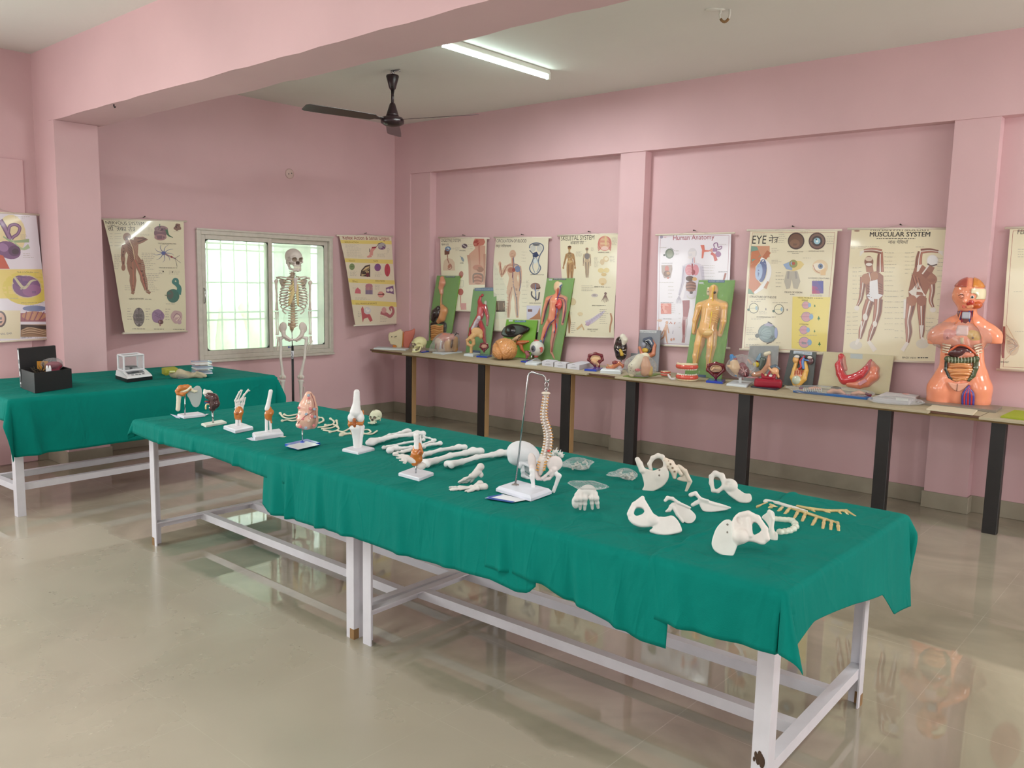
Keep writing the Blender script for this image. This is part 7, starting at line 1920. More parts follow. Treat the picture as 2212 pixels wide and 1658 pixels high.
mb = it.mb(); mb.lathe([(10, 66), (10, 84), (44, 86), (46, 92), (44, 94)], (60, 62, 66), 24, at(.49, .70, 0)); mb.build('weighing_pan', PP, it.T)

# yellow cartons, brown parcel of clay bones, stacked clear boxes
for (L, B, R, h, h0, lab) in (((1207, 1335), (1235, 1350), (1330, 1338), 44, 0, 'yellow green carton under the other beside the parcel'), ((1228, 1328), (1240, 1334), (1328, 1322), 26, 45, 'yellow green carton lying on top of the other')):
    it = It('yellow_carton', lab, 'carton', K1, B[0], B[1], ZL+h0*mpp(onz(350, 800, ZL))/K1[2], group='yellow cartons')
    it.base(L, B, R, h, (160, 160, 62), MC, 'carton_body', bevel=1)
    mb = it.mb(); p = it(B[0]+45, B[1]-h*.5-2, -6); mb.box(p, (20, 1, h*.22), (206, 206, 150)); mb.build('printed_panel', MC, it.T)
it = It('clay_parcel', 'parcel of beige bones wrapped in thin plastic, in front of the cartons', 'parcel', K1, 1400, 1368, ZL)
b = it.bl(8, (186, 172, 146)); b.path(it.pts([(1290, 1340), (1340, 1330), (1400, 1345)], 0), [26, 30, 26]); b.path(it.pts([(1400, 1350), (1460, 1345), (1500, 1350)]), [22, 18, 22]); b.path(it.pts([(1440, 1350), (1470, 1325), (1500, 1335), (1530, 1352)], -14), [10, 9, 10, 14]); b.ell(it(1310, 1345), (26, 24, 24)); b.build('clay_bones', 'bone', it.T)
crumpled(it, it(1345, 1350, -2), (66, 40, 32), 12, 'clear_film', 'plastic_wrap', amp=.3, zmin=.5, spikes=[((.2, -1, -.5), .3)])
g1 = mpp(onz(435, 800, ZL))/K1[2]
for i in range(3):
    it = It('clear_box', ('bottom clear blue lidded box of the stack near the window', 'middle clear blue lidded box of the stack near the window', 'top clear box of the stack, with a white lid near the window')[i], 'box', K1, 1510, 1338, ZL+i*36.5*g1, group='clear lidded boxes')
    o = (0, 3, -4)[i]; L, B, R = (1428+o, 1330), (1460+o, 1340), (1584+o, 1336)
    L, B, R = [(p[0], p[1]-i*36.5*.97) for p in (L, B, R)]
    it.base(L, B, R, 26, (150, 168, 190), GP, 'tray', bevel=1)
    it.base((L[0]-3, L[1]), (B[0], B[1]+1), (R[0]+3, R[1]), 9, (196, 204, 212) if i < 2 else (214, 216, 216), GP, 'lid', bevel=2, h0=26)
# ------------------------------------------------------------------ long plywood bench along the wall
SZ = 0.766
mat('ply_edge', (128, 104, 66), rough=0.8, noise=0.12, nscale=20)
mat('ply_face', (172, 160, 134), rough=0.7, noise=0.08, nscale=4)
mat('brown_laminate', (96, 62, 44), rough=0.5)
mat('black_laminate', (30, 27, 27), rough=0.42, noise=0.2, nscale=14)
mat('tan_timber', (176, 140, 96), rough=0.7, noise=0.08, nscale=6)
bench = empty('plywood_bench', (3.3, -0.25, 0), 0, 'long plywood bench on black legs along the pink wall', 'bench')
BO = np.array((3.3, -0.25, 0))
def bpart(name, lo, hi, m, bevel=.0015):
    lo, hi = np.array(lo, float)-BO, np.array(hi, float)-BO; mb = MB(); mb.box((lo+hi)/2, (hi-lo)/2, bevel=bevel); return mb.build(name, m, bench)


def xs_(px, py): return float(onz(px, py, SZ)[0])
FY = -0.585
e0, e1, e2, e3, e4, e5 = xs_(795, 754), xs_(858.7, 762.8), xs_(1260.7, 807), xs_(1320, 814), xs_(1999.5, 890), xs_(2107, 903)
for a, b_, y, m, t0 in ((max(.015, e0), e1, FY+.03, 'brown_laminate', 0), (e1, e2, FY, 'ply_face', 0), (e2+.002, e3, FY+.035, 'brown_laminate', 0), (e3+.002, e4, FY-.004, 'ply_face', 0), (e4+.002, e5, FY+.045, 'brown_laminate', 0), (e5+.002, 7.6, FY-.004, 'ply_face', 0)):
    o = bpart('worktop_board', (a, y, SZ-.016), (b_, .085, SZ), m)
    if m == 'brown_laminate':
        q = MB(); lo = np.array((a+.001, y+.001, SZ-.0005))-BO; hi = np.array((b_-.001, .084, SZ+.0003))-BO; q.box((lo+hi)/2, (hi-lo)/2); q.build('worn_top_face', 'ply_face', o)
bpart('edge_rail', (max(.02, e0), FY+.05, SZ-.034), (7.6, FY+.07, SZ-.0165), 'ply_edge')
for xa, xb, kind in ((float(ony(878, 800, -.39)[0]), float(ony(889, 800, -.39)[0]), 1), (float(ony(1033, 850, -.39)[0]), float(ony(1047, 850, -.39)[0]), 1), (float(ony(1212, 880, -.39)[0]), float(ony(1231, 880, -.39)[0]), 1),
                     (3.42, 3.515, 0), (4.441, 4.535, 0), (5.465, 5.553, 0), (6.153, 6.236, 0), (7.49, 7.58, 0)):
    o = bpart('leg', (xa, -.40, 0), (xb, -.34 if kind == 0 else -.385, SZ-.0165), 'black_laminate', .002)
    if kind:
        q = MB(); lo = np.array((xa, -.384, 0))-BO; hi = np.array((xb+.004, -.325, SZ-.017))-BO; q.box((lo+hi)/2, (hi-lo)/2, bevel=.002); q.build('timber_backing', 'tan_timber', o)
SZ += .0006

# ------------------------------------------------------------------ relief boards leaning on the wall
GRN_B = (114, 166, 58)


def logo_and_title(B, txt, lx, ly, lw, tx, ty, tw, plate=(60, 104, 150), fc=(206, 214, 220), ph=None):
    h_ = ph or tw*.11
    B.plate([(tx-tw*.06, ty-h_*1.1), (tx+tw*1.06, ty-h_*1.1), (tx+tw*1.06, ty+h_*.35), (tx-tw*.06, ty+h_*.35)], plate, 'title_plate', .8); B.lettering(txt, tx, ty, tw, fc)
    if lw: B.plate([(lx, ly), (lx+lw, ly), (lx+lw, ly+lw*.42), (lx, ly+lw*.42)], (206, 210, 206), 'maker_plate', .8)


def limb(B, b, L, R, d=0, col=None): b.path(B.pts(L, d), R, col)


# digestive system board
B = Board('relief_board', 'green digestive system relief board in film, nearest the room corner', 'relief board', C3, (755, 530), (985, 533), (872, 1268), (640, 1245), .045, SZ, GRN_B)
logo_and_title(B, 'DIGESTIVE SYSTEM', 0, 0, 0, 842, 546, 90, (50, 70, 40))
b = B.bl(8, (206, 140, 112)); b.path(B.pts([(810, 560), (815, 600), (800, 650), (805, 700)]), [26, 38, 30, 24]); b.ell(B(795, 610, -14), (24, 20, 34), (176, 66, 66)); b.build('head_relief', GP, B.T, 48)
b = B.bl(6, (200, 136, 76)); b.path(B.pts([(805, 690), (798, 770), (800, 835)], -6), [12, 10, 14]); b.build('gullet', GP, B.T)
b = B.bl(8, (44, 28, 28)); b.path(B.pts([(770, 850), (740, 900), (725, 960)], -6), [22, 40, 34]); b.ell(B(760, 900, -8), (44, 26, 56)); b.build('liver', GP, B.T)
b = B.bl(8, (206, 144, 96)); b.path(B.pts([(810, 840), (830, 880), (810, 950), (775, 985)], -10), [24, 42, 40, 26]); b.build('stomach', GP, B.T)
mb = B.mb(); mb.tube(spline(B.pts([(700, 1150), (700, 1040), (715, 1005), (830, 1005), (835, 1080), (825, 1170)], -6), 6), 15, (40, 32, 28), 10); mb.build('colon', GP, B.T)
mb = B.mb(); rn = random.Random(2)
for i in range(7): mb.tube(spline(B.pts([(700, 1035+i*22), (740, 1028+i*22), (780, 1040+i*22), (822, 1030+i*22)], -10), 5), 13, ((206, 150, 92), (190, 132, 78))[i % 2], 8)
mb.build('intestines', GP, B.T); B.film(3, depth=26)

# muscular system board
B = Board('relief_board', 'green muscular system relief board, second from the room corner', 'relief board', C3, (1120, 648), (1358, 650), (1275, 1322), (1040, 1298), .055, SZ, (118, 170, 88))
logo_and_title(B, 'HUMAN MUSCULAR SYSTEM', 0, 0, 0, 1142, 674, 196, (96, 132, 164))
MUS = (176, 62, 66); b = B.bl(6, MUS)
b.ell(B(1208, 725, -6), (16, 14, 16)); b.ell(B(1240, 800, -4), (18, 14, 24), (206, 190, 180)); b.path(B.pts([(1190, 745), (1180, 790), (1200, 850)], -4), [16, 22, 40]); b.path(B.pts([(1200, 850), (1190, 930), (1150, 1000), (1120, 1070)], -4), [44, 40, 36, 40]); b.path(B.pts([(1235, 840), (1262, 940), (1255, 1025)], -4), [26, 18, 12]); b.path(B.pts([(1190, 1000), (1215, 1070), (1225, 1150), (1245, 1230)], -4), [28, 30, 20, 10])
b.path(B.pts([(1100, 1060), (1085, 1130)], -4), [26, 20]); b.build('figure_relief', GP, B.T, 76)
b = B.bl(5, (208, 200, 210)); b.path(B.pts([(1180, 940), (1150, 1000), (1120, 1060)], -26), [20, 26, 26]); b.build('tendon_sheet', GP, B.T)
mb = B.mb()
for i in range(8): mb.tube(B.pts([(1150-i*4, 960+i*13), (1190-i*4, 966+i*13)], -50), 2, (150, 60, 70), 5)
mb.build('tendon_lines', GP, B.T); B.plate([(1110, 1270), (1190, 1278), (1185, 1305), (1105, 1297)], (70, 100, 140), 'info_plate'); B.film(4, depth=24)

# liver board
B = Board('relief_board', 'small green liver relief board behind the brain model', 'relief board', C3, (1448, 965), (1755, 975), (1700, 1352), (1385, 1322), .02, SZ, GRN_B)
logo_and_title(B, 'HUMAN LIVER', 1470, 970, 40, 1535, 990, 100)
b = B.bl(8, (24, 22, 22)); b.slab(B.xz([(1405, 1120), (1430, 1050), (1500, 1008), (1600, 1015), (1690, 1045), (1680, 1085), (1620, 1120), (1560, 1135), (1500, 1150), (1440, 1140)]), -34, 2, 15); b.ell(B(1490, 1075, -22), (70, 26, 50)); b.build('liver', GP, B.T, 64)
b = B.bl(6, (206, 170, 130)); b.path(B.pts([(1590, 1120), (1560, 1150), (1520, 1170)], -10), [22, 24, 18]); b.build('gallbladder', GP, B.T)
b = B.bl(6, (206, 112, 70)); b.path(B.pts([(1560, 1200), (1610, 1195), (1665, 1185)], -6), [24, 22, 10]); b.path(B.pts([(1590, 1210), (1600, 1260), (1620, 1290)], -6), [22, 16, 8]); b.build('pancreas', GP, B.T)
mb = B.mb()
for P in ([(1575, 1130), (1545, 1200)], [(1605, 1120), (1575, 1150)]): mb.tube(B.pts(P, -30), 3, (50, 40, 34), 6)
mb.tube(spline(B.pts([(1560, 1195), (1600, 1200), (1650, 1190)], -30), 5), 3, (230, 180, 150), 6); mb.build('ducts', GP, B.T)

# circulation board
B = Board('relief_board', 'tall green blood circulation relief board with red figure, beside the skeletal chart', 'relief board', C3, (1850, 557), (2120, 557), (1975, 1385), (1722, 1358), .04, SZ, GRN_B)
logo_and_title(B, 'HUMAN CIRCULATION', 1868, 564, 34, 1920, 569, 115, (40, 44, 50), ph=9)
FL = (224, 144, 112); b = B.bl(8, FL)
b.ell(B(1955, 640), (46, 24, 56), (226, 190, 150)); b.ell(B(1990, 622), (20, 20, 28), (226, 206, 180)); b.path(B.pts([(1965, 680), (1960, 735)]), [28, 34]); b.path(B.pts([(1870, 765), (1955, 745), (2030, 765)]), [32, 40, 32]); b.path(B.pts([(1945, 790), (1935, 880), (1915, 960)]), [70, 62, 58])
b.path(B.pts([(1860, 770), (1830, 870), (1800, 1005)]), [28, 22, 15]); b.path(B.pts([(2030, 770), (2028, 880), (2005, 1010)]), [28, 22, 16]); b.path(B.pts([(1890, 960), (1840, 1060), (1810, 1160), (1800, 1230)]), [36, 32, 24, 16]); b.path(B.pts([(1940, 970), (1930, 1080), (1905, 1190), (1895, 1290), (1925, 1355)]), [36, 32, 24, 15, 8]); b.build('figure_relief', GP, B.T, 96)
b = B.bl(6, (206, 74, 70)); b.ell(B(1910, 815, -46), (34, 16, 50)); b.ell(B(1970, 815, -46), (34, 16, 50)); b.ell(B(1945, 830, -58), (18, 10, 22), (150, 30, 40)); b.build('lungs', GP, B.T)
b = B.bl(4, (84, 40, 40)); b.ell(B(1895, 875, -52), (20, 10, 38)); b.ell(B(1945, 885, -52), (16, 8, 26), (110, 110, 120)); b.ell(B(1945, 910, -54), (12, 8, 18), (206, 150, 50)); b.build('organs', GP, B.T)
mb = B.mb()
for P, c in (([(1985, 640, -24), (1975, 700, -30), (1955, 760, -44), (1945, 900, -60), (1930, 960, -56), (1870, 1020, -40), (1830, 1140, -26), (1805, 1230, -18)], (84, 70, 130)), ([(1960, 650, -26), (1955, 740, -40), (1935, 900, -62), (1930, 960, -56), (1935, 1080, -34), (1908, 1190, -24), (1898, 1290, -16)], (176, 40, 44)), ([(1955, 745, -42), (1880, 770, -36), (1840, 860, -26), (1812, 990, -16)], (110, 50, 90)), ([(1965, 745, -42), (2025, 770, -32), (2030, 880, -22), (2008, 1000, -16)], (110, 50, 90)), ([(1935, 760, -44), (1900, 740, -40), (1870, 775, -34)], (80, 90, 160)), ([(1975, 640, -26), (2000, 620, -20)], (70, 110, 160)), ([(1850, 1060, -36), (1815, 1150, -26)], (190, 60, 60)), ([(1940, 1000, -40), (1945, 1040, -34), (1920, 1100, -30)], (80, 110, 160))): mb.tube(spline(B.pts(P), 5), 5, c, 7)
mb.build('vessels', GP, B.T); B.film(5, depth=34)

# nervous system board
B = Board('relief_board', 'tall green nervous system relief board with orange figure, in front of the human anatomy chart', 'relief board', C4, (1612, 545), (1952, 545), (1822, 1478), (1478, 1448), .022, SZ, GRN_B)
logo_and_title(B, 'HUMAN NERVOUS', 1615, 562, 42, 1708, 562, 140, ph=16)
FL = (232, 182, 122); b = B.bl(10, FL)
b.ell(B(1752, 640), (50, 26, 56)); b.slab(B.xz([(1705, 600), (1730, 640), (1720, 690), (1690, 690), (1690, 640)]), -18, 2, 7, (226, 200, 160)); b.path(B.pts([(1750, 690), (1748, 745)]), [38, 46]); b.path(B.pts([(1630, 790), (1745, 760), (1850, 785)]), [44, 52, 44]); b.path(B.pts([(1740, 820), (1720, 920), (1700, 1010)]), [98, 86, 90])
b.path(B.pts([(1620, 800), (1585, 920), (1568, 1040)]), [40, 32, 22]); b.path(B.pts([(1850, 790), (1845, 930), (1815, 1060)]), [40, 32, 22]); b.path(B.pts([(1645, 1030), (1620, 1150), (1590, 1260), (1580, 1350)]), [52, 50, 38, 26]); b.path(B.pts([(1745, 1040), (1735, 1160), (1715, 1270), (1705, 1370)]), [52, 48, 36, 26])
b.build('figure_relief', GP, B.T, 100)
mb = B.mb(); mb.ell(B(1762, 662, -34), (12, 6, 11), (20, 18, 16)); mb.tube(spline(B.pts([(1755, 600, -30), (1740, 680, -46), (1742, 760, -60), (1728, 900, -96), (1712, 1000, -92)]), 5), 6, (226, 190, 80), 8)
for i in range(9):
    for sg in (-1, 1): mb.tube(spline(B.pts([(1738-i*3, 780+i*20, -88), (1738-i*3+sg*40, 772+i*20, -84), (1738-i*3+sg*74, 790+i*20, -58)]), 4), 2.2, (230, 200, 120), 5)
for P in ([(1650, 1010, -60), (1620, 1150, -56), (1590, 1330, -36)], [(1740, 1010, -60), (1735, 1160, -54), (1708, 1350, -34)], [(1640, 790, -50), (1590, 920, -36), (1570, 1030, -26)], [(1850, 790, -46), (1845, 930, -38), (1818, 1050, -28)]): mb.tube(spline(B.pts(P), 5), 4, (230, 186, 90), 6)
mb.build('nerves', GP, B.T)
mb = B.mb(); mb.ell(B(1700, 655, -22), (8, 4, 4), (60, 50, 46)); mb.ell(B(1672+10, 1056, -70), (4, 3, 4), (40, 30, 26)); mb.ell(B(1704, 1056, -70), (4, 3, 4), (40, 30, 26)); mb.build('dark_marks', GP, B.T)
b = B.bl(6, (226, 190, 130)); b.ell(B(1690, 1030, -62), (58, 24, 40)); b.build('pelvis_relief', GP, B.T); B.plate([(1580, 1430), (1680, 1440), (1678, 1462), (1578, 1452)], (60, 100, 140), 'info_plate'); B.film(6, depth=44)

# grey board with reproductive section
B = Board('relief_board', 'grey board with a coloured pelvic section, right of the middle pillar foot', 'relief board', C4, (990, 1010), (1252, 1018), (1228, 1412), (960, 1372), .03, SZ, (134, 136, 142))
B.plate([(1026, 1014), (1215, 1020), (1213, 1042), (1024, 1036)], (206, 208, 210), 'title_plate', .8); B.lettering('HUMAN REPRODUCTIVE MALE', 1034, 1036, 170, (30, 30, 34), squash=1.1)
b = B.bl(6, (206, 128, 96)); b.path(B.pts([(1055, 1180), (1080, 1240), (1120, 1270), (1180, 1240), (1195, 1160), (1165, 1105)], -4), [14, 20, 26, 24, 18, 14]); b.build('flesh_section', GP, B.T)
b = B.bl(6, (84, 92, 108)); b.path(B.pts([(1105, 1110), (1150, 1105), (1175, 1150), (1165, 1210)], -10), [22, 26, 24, 16]); b.ell(B(1095, 1150, -6), (28, 14, 34), (150, 152, 166)); b.build('pelvic_organs', GP, B.T)
b = B.bl(4, (206, 166, 60)); b.ell(B(1108, 1205, -20), (34, 16, 22)); b.build('bladder', GP, B.T)
mb = B.mb(); mb.tube(spline(B.pts([(1105, 1125), (1140, 1150), (1160, 1180), (1150, 1225)], -36), 5), 9, (24, 22, 26), 8); mb.tube(spline(B.pts([(1110, 1115), (1150, 1110), (1172, 1150)], -36), 5), 4, (206, 206, 210), 6); mb.build('dark_canal', GP, B.T)

# grey pelvis section in crinkled plastic
B = Board('relief_board', 'pale grey pelvic section board wrapped in crinkled plastic, behind the heart', 'relief board', C5, (205, 938), (412, 940), (392, 1215), (158, 1203), .02, SZ, (150, 152, 150))
b = B.bl(5, (206, 150, 120)); b.path(B.pts([(205, 1130), (240, 1150), (290, 1140), (340, 1080), (345, 1010)], -4), [16, 20, 22, 20, 12]); b.path(B.pts([(190, 1040), (215, 1070)], -4), [8, 10]); b.build('flesh_section', GP, B.T)
b = B.bl(5, (120, 150, 170)); b.path(B.pts([(280, 1000), (265, 1040)], -8), [10, 20]); b.path(B.pts([(300, 1040), (285, 1100)], -10), [22, 18], (80, 92, 84)); b.path(B.pts([(320, 1000), (345, 990)], -8), [18, 14], (216, 206, 180)); b.build('pelvic_organs', GP, B.T)
b = B.bl(3, (206, 180, 50)); b.ell(B(250, 1075, -16), (26, 12, 20)); b.ell(B(258, 1050, -20), (9, 8, 9), (120, 50, 40)); b.build('bladder', GP, B.T); B.plate([(185, 1160), (270, 1168), (268, 1180), (183, 1172)], (150, 60, 50), 'red_base', 14, GP); B.film(9, depth=28, amp=2.2, m='milky_film', grow=1.06)

# dark grey urinary board
B = Board('relief_board', 'dark grey urinary system relief board left of the stomach board', 'relief board', C5, (500, 970), (690, 985), (660, 1238), (443, 1230), .02, SZ, (76, 80, 78))
B.plate([(524, 974), (660, 984), (657, 1006), (522, 996)], (190, 200, 210), 'title_plate', .8); B.lettering('URINARY SYSTEM', 535, 998, 112, (90, 100, 110))
b = B.bl(5, (226, 176, 90)); b.path(B.pts([(545, 1060), (530, 1110), (515, 1170), (535, 1220)], -4), [14, 16, 18, 18]); b.path(B.pts([(610, 1060), (615, 1120), (600, 1180), (560, 1220)], -4), [14, 18, 20, 20]); b.ell(B(560, 1150, -2), (44, 14, 50), (220, 150, 110)); b.build('flesh_outline', GP, B.T)
b = B.bl(4, (226, 170, 100)); b.ell(B(540, 1040, -10), (24, 14, 28)); b.ell(B(548, 1018, -14), (20, 12, 12), (222, 214, 206)); b.build('kidney', GP, B.T); b = B.bl(4, (96, 66, 70)); b.ell(B(645, 1048, -10), (24, 14, 28)); b.ell(B(642, 1024, -14), (18, 12, 10), (222, 214, 206)); b.build('kidney', GP, B.T)
mb = B.mb(); mb.tube(spline(B.pts([(600, 1015), (590, 1060), (598, 1110)], -18), 5), 10, (86, 130, 190), 8); mb.tube(B.pts([(592, 1040), (640, 1046)], -18), 6, (86, 130, 190), 8); mb.tube(spline(B.pts([(600, 1020), (572, 1050), (580, 1090), (560, 1112)], -20), 5), 8, (190, 40, 40), 8); mb.tube(B.pts([(600, 1025), (603, 1010)], -20), 8, (180, 36, 46), 8)
for i in range(5): mb.tube(B.pts([(535+i*15, 1120), (532+i*16, 1150)], -18), 2.5, (190, 60, 50), 5)
mb.build('vessels', GP, B.T); b = B.bl(4, (196, 206, 186)); b.ell(B(545, 1190, -16), (34, 20, 34)); b.build('bladder', GP, B.T)

# cream stomach board
B = Board('relief_board', 'cream board with a big red stomach relief under film, left of the torso', 'relief board', C5, (745, 980), (1258, 1012), (1218, 1292), (697, 1262), .03, SZ, (218, 204, 160))
b = B.bl(7, (196, 60, 66)); b.path(B.pts([(872, 1015), (868, 1040), (855, 1080), (868, 1140), (890, 1180)], -4), [22, 16, 28, 32, 36]); b.path(B.pts([(900, 1190), (960, 1180), (1020, 1150), (1060, 1110), (1085, 1060), (1090, 1042)], -4), [36, 36, 34, 28, 16, 8]); b.build('stomach_cut', GP, B.T, 64)
b = B.bl(7, (216, 130, 104)); b.path(B.pts([(1100, 1062), (1118, 1110), (1108, 1160), (1060, 1205), (1000, 1225), (930, 1215)], -4), [14, 32, 42, 36, 30, 26]); b.path(B.pts([(890, 1020), (895, 1060), (905, 1110)], 0), [14, 12, 14]); b.build('stomach_wall', GP, B.T, 64)
B.plate([(1010, 1212), (1065, 1180), (1078, 1200), (1025, 1232)], (160, 40, 50), 'cut_window', 46, GP); B.plate([(940, 995), (1030, 1000), (1028, 1035), (938, 1030)], (196, 204, 204), 'info_label', .8); B.film(10, depth=42, amp=1.6)

# ------------------------------------------------------------------ things standing on the bench
KA = (830, 690, 13.01); KB = (990, 690, 11.06); KC = (1180, 740, 8.508); KD = (1410, 740, 7.628); KE = (1680, 740, 6.697); KF = (1980, 580, 5.181)
BLUE = (28, 62, 170); WB = (206, 212, 216)

it = It('head_section_model', 'cut head section model, half pale and half pink, at the left end of the bench', 'anatomy model', KA, 400, 810, SZ)
it.base((-300, 830), (600, 870), (700, 830), 36, WB, name='white_board')
b = it.bl(26, (206, 190, 156)); b.slab(it.xz([(110, 420), (165, 350), (210, 370), (330, 320), (470, 255), (500, 320), (540, 330), (510, 800), (350, 800), (340, 715), (170, 705), (150, 610), (120, 600)], -40), -90, 80, 30); b.build('pale_half', PP, it.T, 56)
b = it.bl(26, (190, 104, 88)); b.slab(it.xz([(535, 330), (700, 315), (790, 290), (840, 240), (870, 270), (860, 400), (800, 560), (720, 690), (690, 800), (515, 800)], -30), -80, 90, 30); b.build('pink_half', PP, it.T, 56)
b = it.bl(8, (196, 116, 30)); b.slab(it.xz([(235, 710), (345, 710), (345, 795), (240, 795)], -50), -70, 60, 14); b.path(it.pts([(535, 340), (515, 800)], -104), 12); b.build('orange_edge', PP, it.T, 44)
mb = it.mb(); mb.ell(it(212, 482, -112), (16, 8, 14), (50, 40, 34)); mb.tube(it.pts([(285, 490), (350, 462)], -124), [7, 10], (50, 40, 34), 6); mb.build('dark_slits', PP, it.T)

it = It('yellow_skull', 'small yellowed skull facing left on a blue base, left end of the bench', 'skull', KA, 960, 915, SZ)
it.base((960, 905), (1060, 935), (1268, 905), 30, BLUE, GP)
skull(it, it(985, 680), 212, yaw=-62, pitch=-2, col=(206, 200, 152), res=64)

it = It('face_muscle_model', 'bagged face muscle model on a white board before the first green board', 'anatomy model', KA, 1680, 930, SZ)
it.base((1355, 945), (1640, 990), (2195, 925), 34, WB, name='white_board')
b = it.bl(30, (190, 120, 100)); b.path(it.pts([(1560, 600), (1700, 520), (1900, 500)]), [130, 150, 110]); b.path(it.pts([(1560, 640), (1600, 840)], -20), [150, 120], (196, 170, 150)); b.path(it.pts([(1780, 620), (1800, 830)]), [140, 120], (200, 150, 96)); b.path(it.pts([(1980, 560), (1980, 830)], 20), [100, 90], (196, 140, 70)); b.build('muscle_body', GP, it.T, 60)
mb = it.mb()
for P, c, r in (([(1920, 560, -150), (1900, 700, -160), (1884, 780, -130)], (84, 56, 44), 26), ([(1480, 600, -120), (1440, 760, -120), (1434, 830, -110)], (150, 70, 70), 14), ([(1600, 600, -160), (1580, 760, -170), (1564, 820, -150)], (206, 200, 206), 22), ([(1700, 560, -160), (1640, 720, -170), (1644, 820, -150)], (150, 80, 76), 12), ([(1960, 480, -60), (2040, 360, -60)], (46, 40, 42), 12), ([(1840, 440, -60), (1900, 370, -50)], (46, 40, 42), 10), ([(2040, 380, -60), (2100, 410, -60)], (46, 40, 42), 10)): mb.tube(spline(it.pts(P), 5) if len(P) > 2 else it.pts(P), r, c, 8)
mb.build('muscle_strands', GP, it.T); crumpled(it, it(1740, 680), (400, 230, 290), 55, 'milky_film', amp=.2, n=30, spikes=[((-1, 0, -.7), .35), ((.9, 0, 1), .25)], zmin=36)

it = It('hip_joint_model', 'beige hip joint model on a white base in front of the muscular board', 'anatomy model', KB, 300, 850, SZ)
it.base((130, 870), (350, 888), (520, 850), 56, WB)
b = it.bl(16, (206, 164, 112)); b.ell(it(450, 300), (150, 40, 110), R=rot3(0, .25, .3)); b.ell(it(540, 400, 10), (50, 44, 60)); b.path(it.pts([(360, 380), (300, 440), (240, 480), (200, 480)], -10), [70, 60, 44, 26]); b.path(it.pts([(300, 440), (360, 500), (370, 580)], -10), [50, 44, 40]); b.path(it.pts([(200, 490), (230, 590), (310, 630)], -10), [26, 36, 34]); b.path(it.pts([(370, 560), (320, 630)]), [40, 34]); b.path(it.pts([(310, 640), (308, 800)]), [38, 34]); b.ell(it(275, 520, -50), (26, 60, 50), op='-', k=12); b.build('hip_bone', PP, it.T, 76)


def womb(crop, ax, ay, base, cx, cy, w, h, label, col2, fetus=False, name='womb_model', stem=True, side=0):
    it = It(name, label, 'anatomy model', crop, ax, ay, SZ, group='small cut models on blue bases')
    it.base(*base, BLUE, GP)
    r = w*.09; b = it.bl(r*.6, (110, 24, 36))
    b.path(it.pts([(cx-w*.5, cy), (cx-w*.42, cy-h*.35), (cx, cy-h*.5), (cx+w*.42, cy-h*.35), (cx+w*.5, cy)]), [r*1.1, r*1.2, r*1.2, r*1.2, r*1.1]); b.path(it.pts([(cx+w*.5, cy), (cx+w*.25, cy+h*.28), (cx+w*.06, cy+h*.5)]), [r*1.1, r*.9, r*.8]); b.path(it.pts([(cx-w*.5, cy), (cx-w*.25, cy+h*.28), (cx-w*.06, cy+h*.5)]), [r*1.1, r*.9, r*.8])
    b.slab(it.xz([(cx-w*.45, cy-h*.3), (cx, cy-h*.48), (cx+w*.45, cy-h*.3), (cx+w*.45, cy), (cx+w*.1, cy+h*.5), (cx-w*.1, cy+h*.5), (cx-w*.45, cy)]), 0, r*1.6, r*.5); b.path(it.pts([(cx, cy+h*.35), (cx, cy+h*.62)]), [r*1.1, r*.9]); b.build('womb_wall', GP, it.T, 60)
    b = it.bl(r*.5, col2); b.ell(it(cx, cy-h*.08, -2), (w*.36, r*.9, h*.26)); 
    if fetus: b.ell(it(cx+w*.18, cy-h*.12, -r*.5), (w*.16, r*.8, h*.16)); b.path(it.pts([(cx-w*.25, cy), (cx-w*.1, cy-h*.15), (cx+w*.05, cy-h*.1)], -r*.8), [r*.6, r*.8, r*.7])
    b.build('inner_layer', GP, it.T)
    mb = it.mb(); mb.tube(spline(it.pts([(cx-w*.36, cy+h*.02), (cx-w*.25, cy-h*.28), (cx, cy-h*.36), (cx+w*.3, cy-h*.25), (cx+w*.36, cy)], -r*1.1), 6), r*.22, (226, 190, 160), 6); mb.tube(it.pts([(cx-w*.12, cy+h*.18), (cx+w*.16, cy+h*.16)], -r*1.2), r*.25, (40, 26, 28), 6); mb.build('rim_lines', GP, it.T)
    mb = it.mb(); mb.tube([it(cx, cy+h*.55, 4), it(ax, ay-4)], r*.28, n=8); mb.build('rod', 'chrome', it.T)
    return it


it = womb(KB, 605, 880, ((430, 895), (685, 916), (805, 880), 34), 615, 655, 190, 190, 'small dark red bladder model on a blue base, left of the brain', (196, 140, 120))
mb = it.mb(); mb.tube(it.pts([(520, 660), (500, 640)]), 14, (150, 30, 30), 8); mb.tube(it.pts([(700, 640), (722, 650)]), 16, (150, 30, 30), 8); mb.build('side_lobes', GP, it.T)

# brain
it = It('brain_model', 'large tan brain model lying on the bench in front of the liver board', 'anatomy model', KB, 1090, 955, SZ)
b = it.bl(30, (206, 146, 92)); c0 = it(1100, 700, 0)
b.ell(c0+np.array((10, 40, 0)), (300, 330, 262)); b.ell(c0+np.array((-60, -120, -60)), (230, 210, 190)); b.ell(c0+np.array((140, 0, -40)), (170, 240, 200))
def gyri(X):
    x, y, z = X[:, 0], X[:, 1], X[:, 2]; f = 2*PI/105.0
    a = x+42*np.sin(z*f*.6+.8)+36*np.sin(y*f*.5); c = z+40*np.sin(x*f*.55)+30*np.sin(y*f*.7+1)
    g = np.abs(np.sin(a*f*.62+np.sin(c*f*.5)*1.5))*np.abs(np.cos(c*f*.35+np.sin(a*f*.4)))
    fis = np.exp(-((x+150+.38*(z-250)+.15*y)/20)**2)*np.where(y < 60, 1, .2)
    return 16*(1-g)**3+34*fis
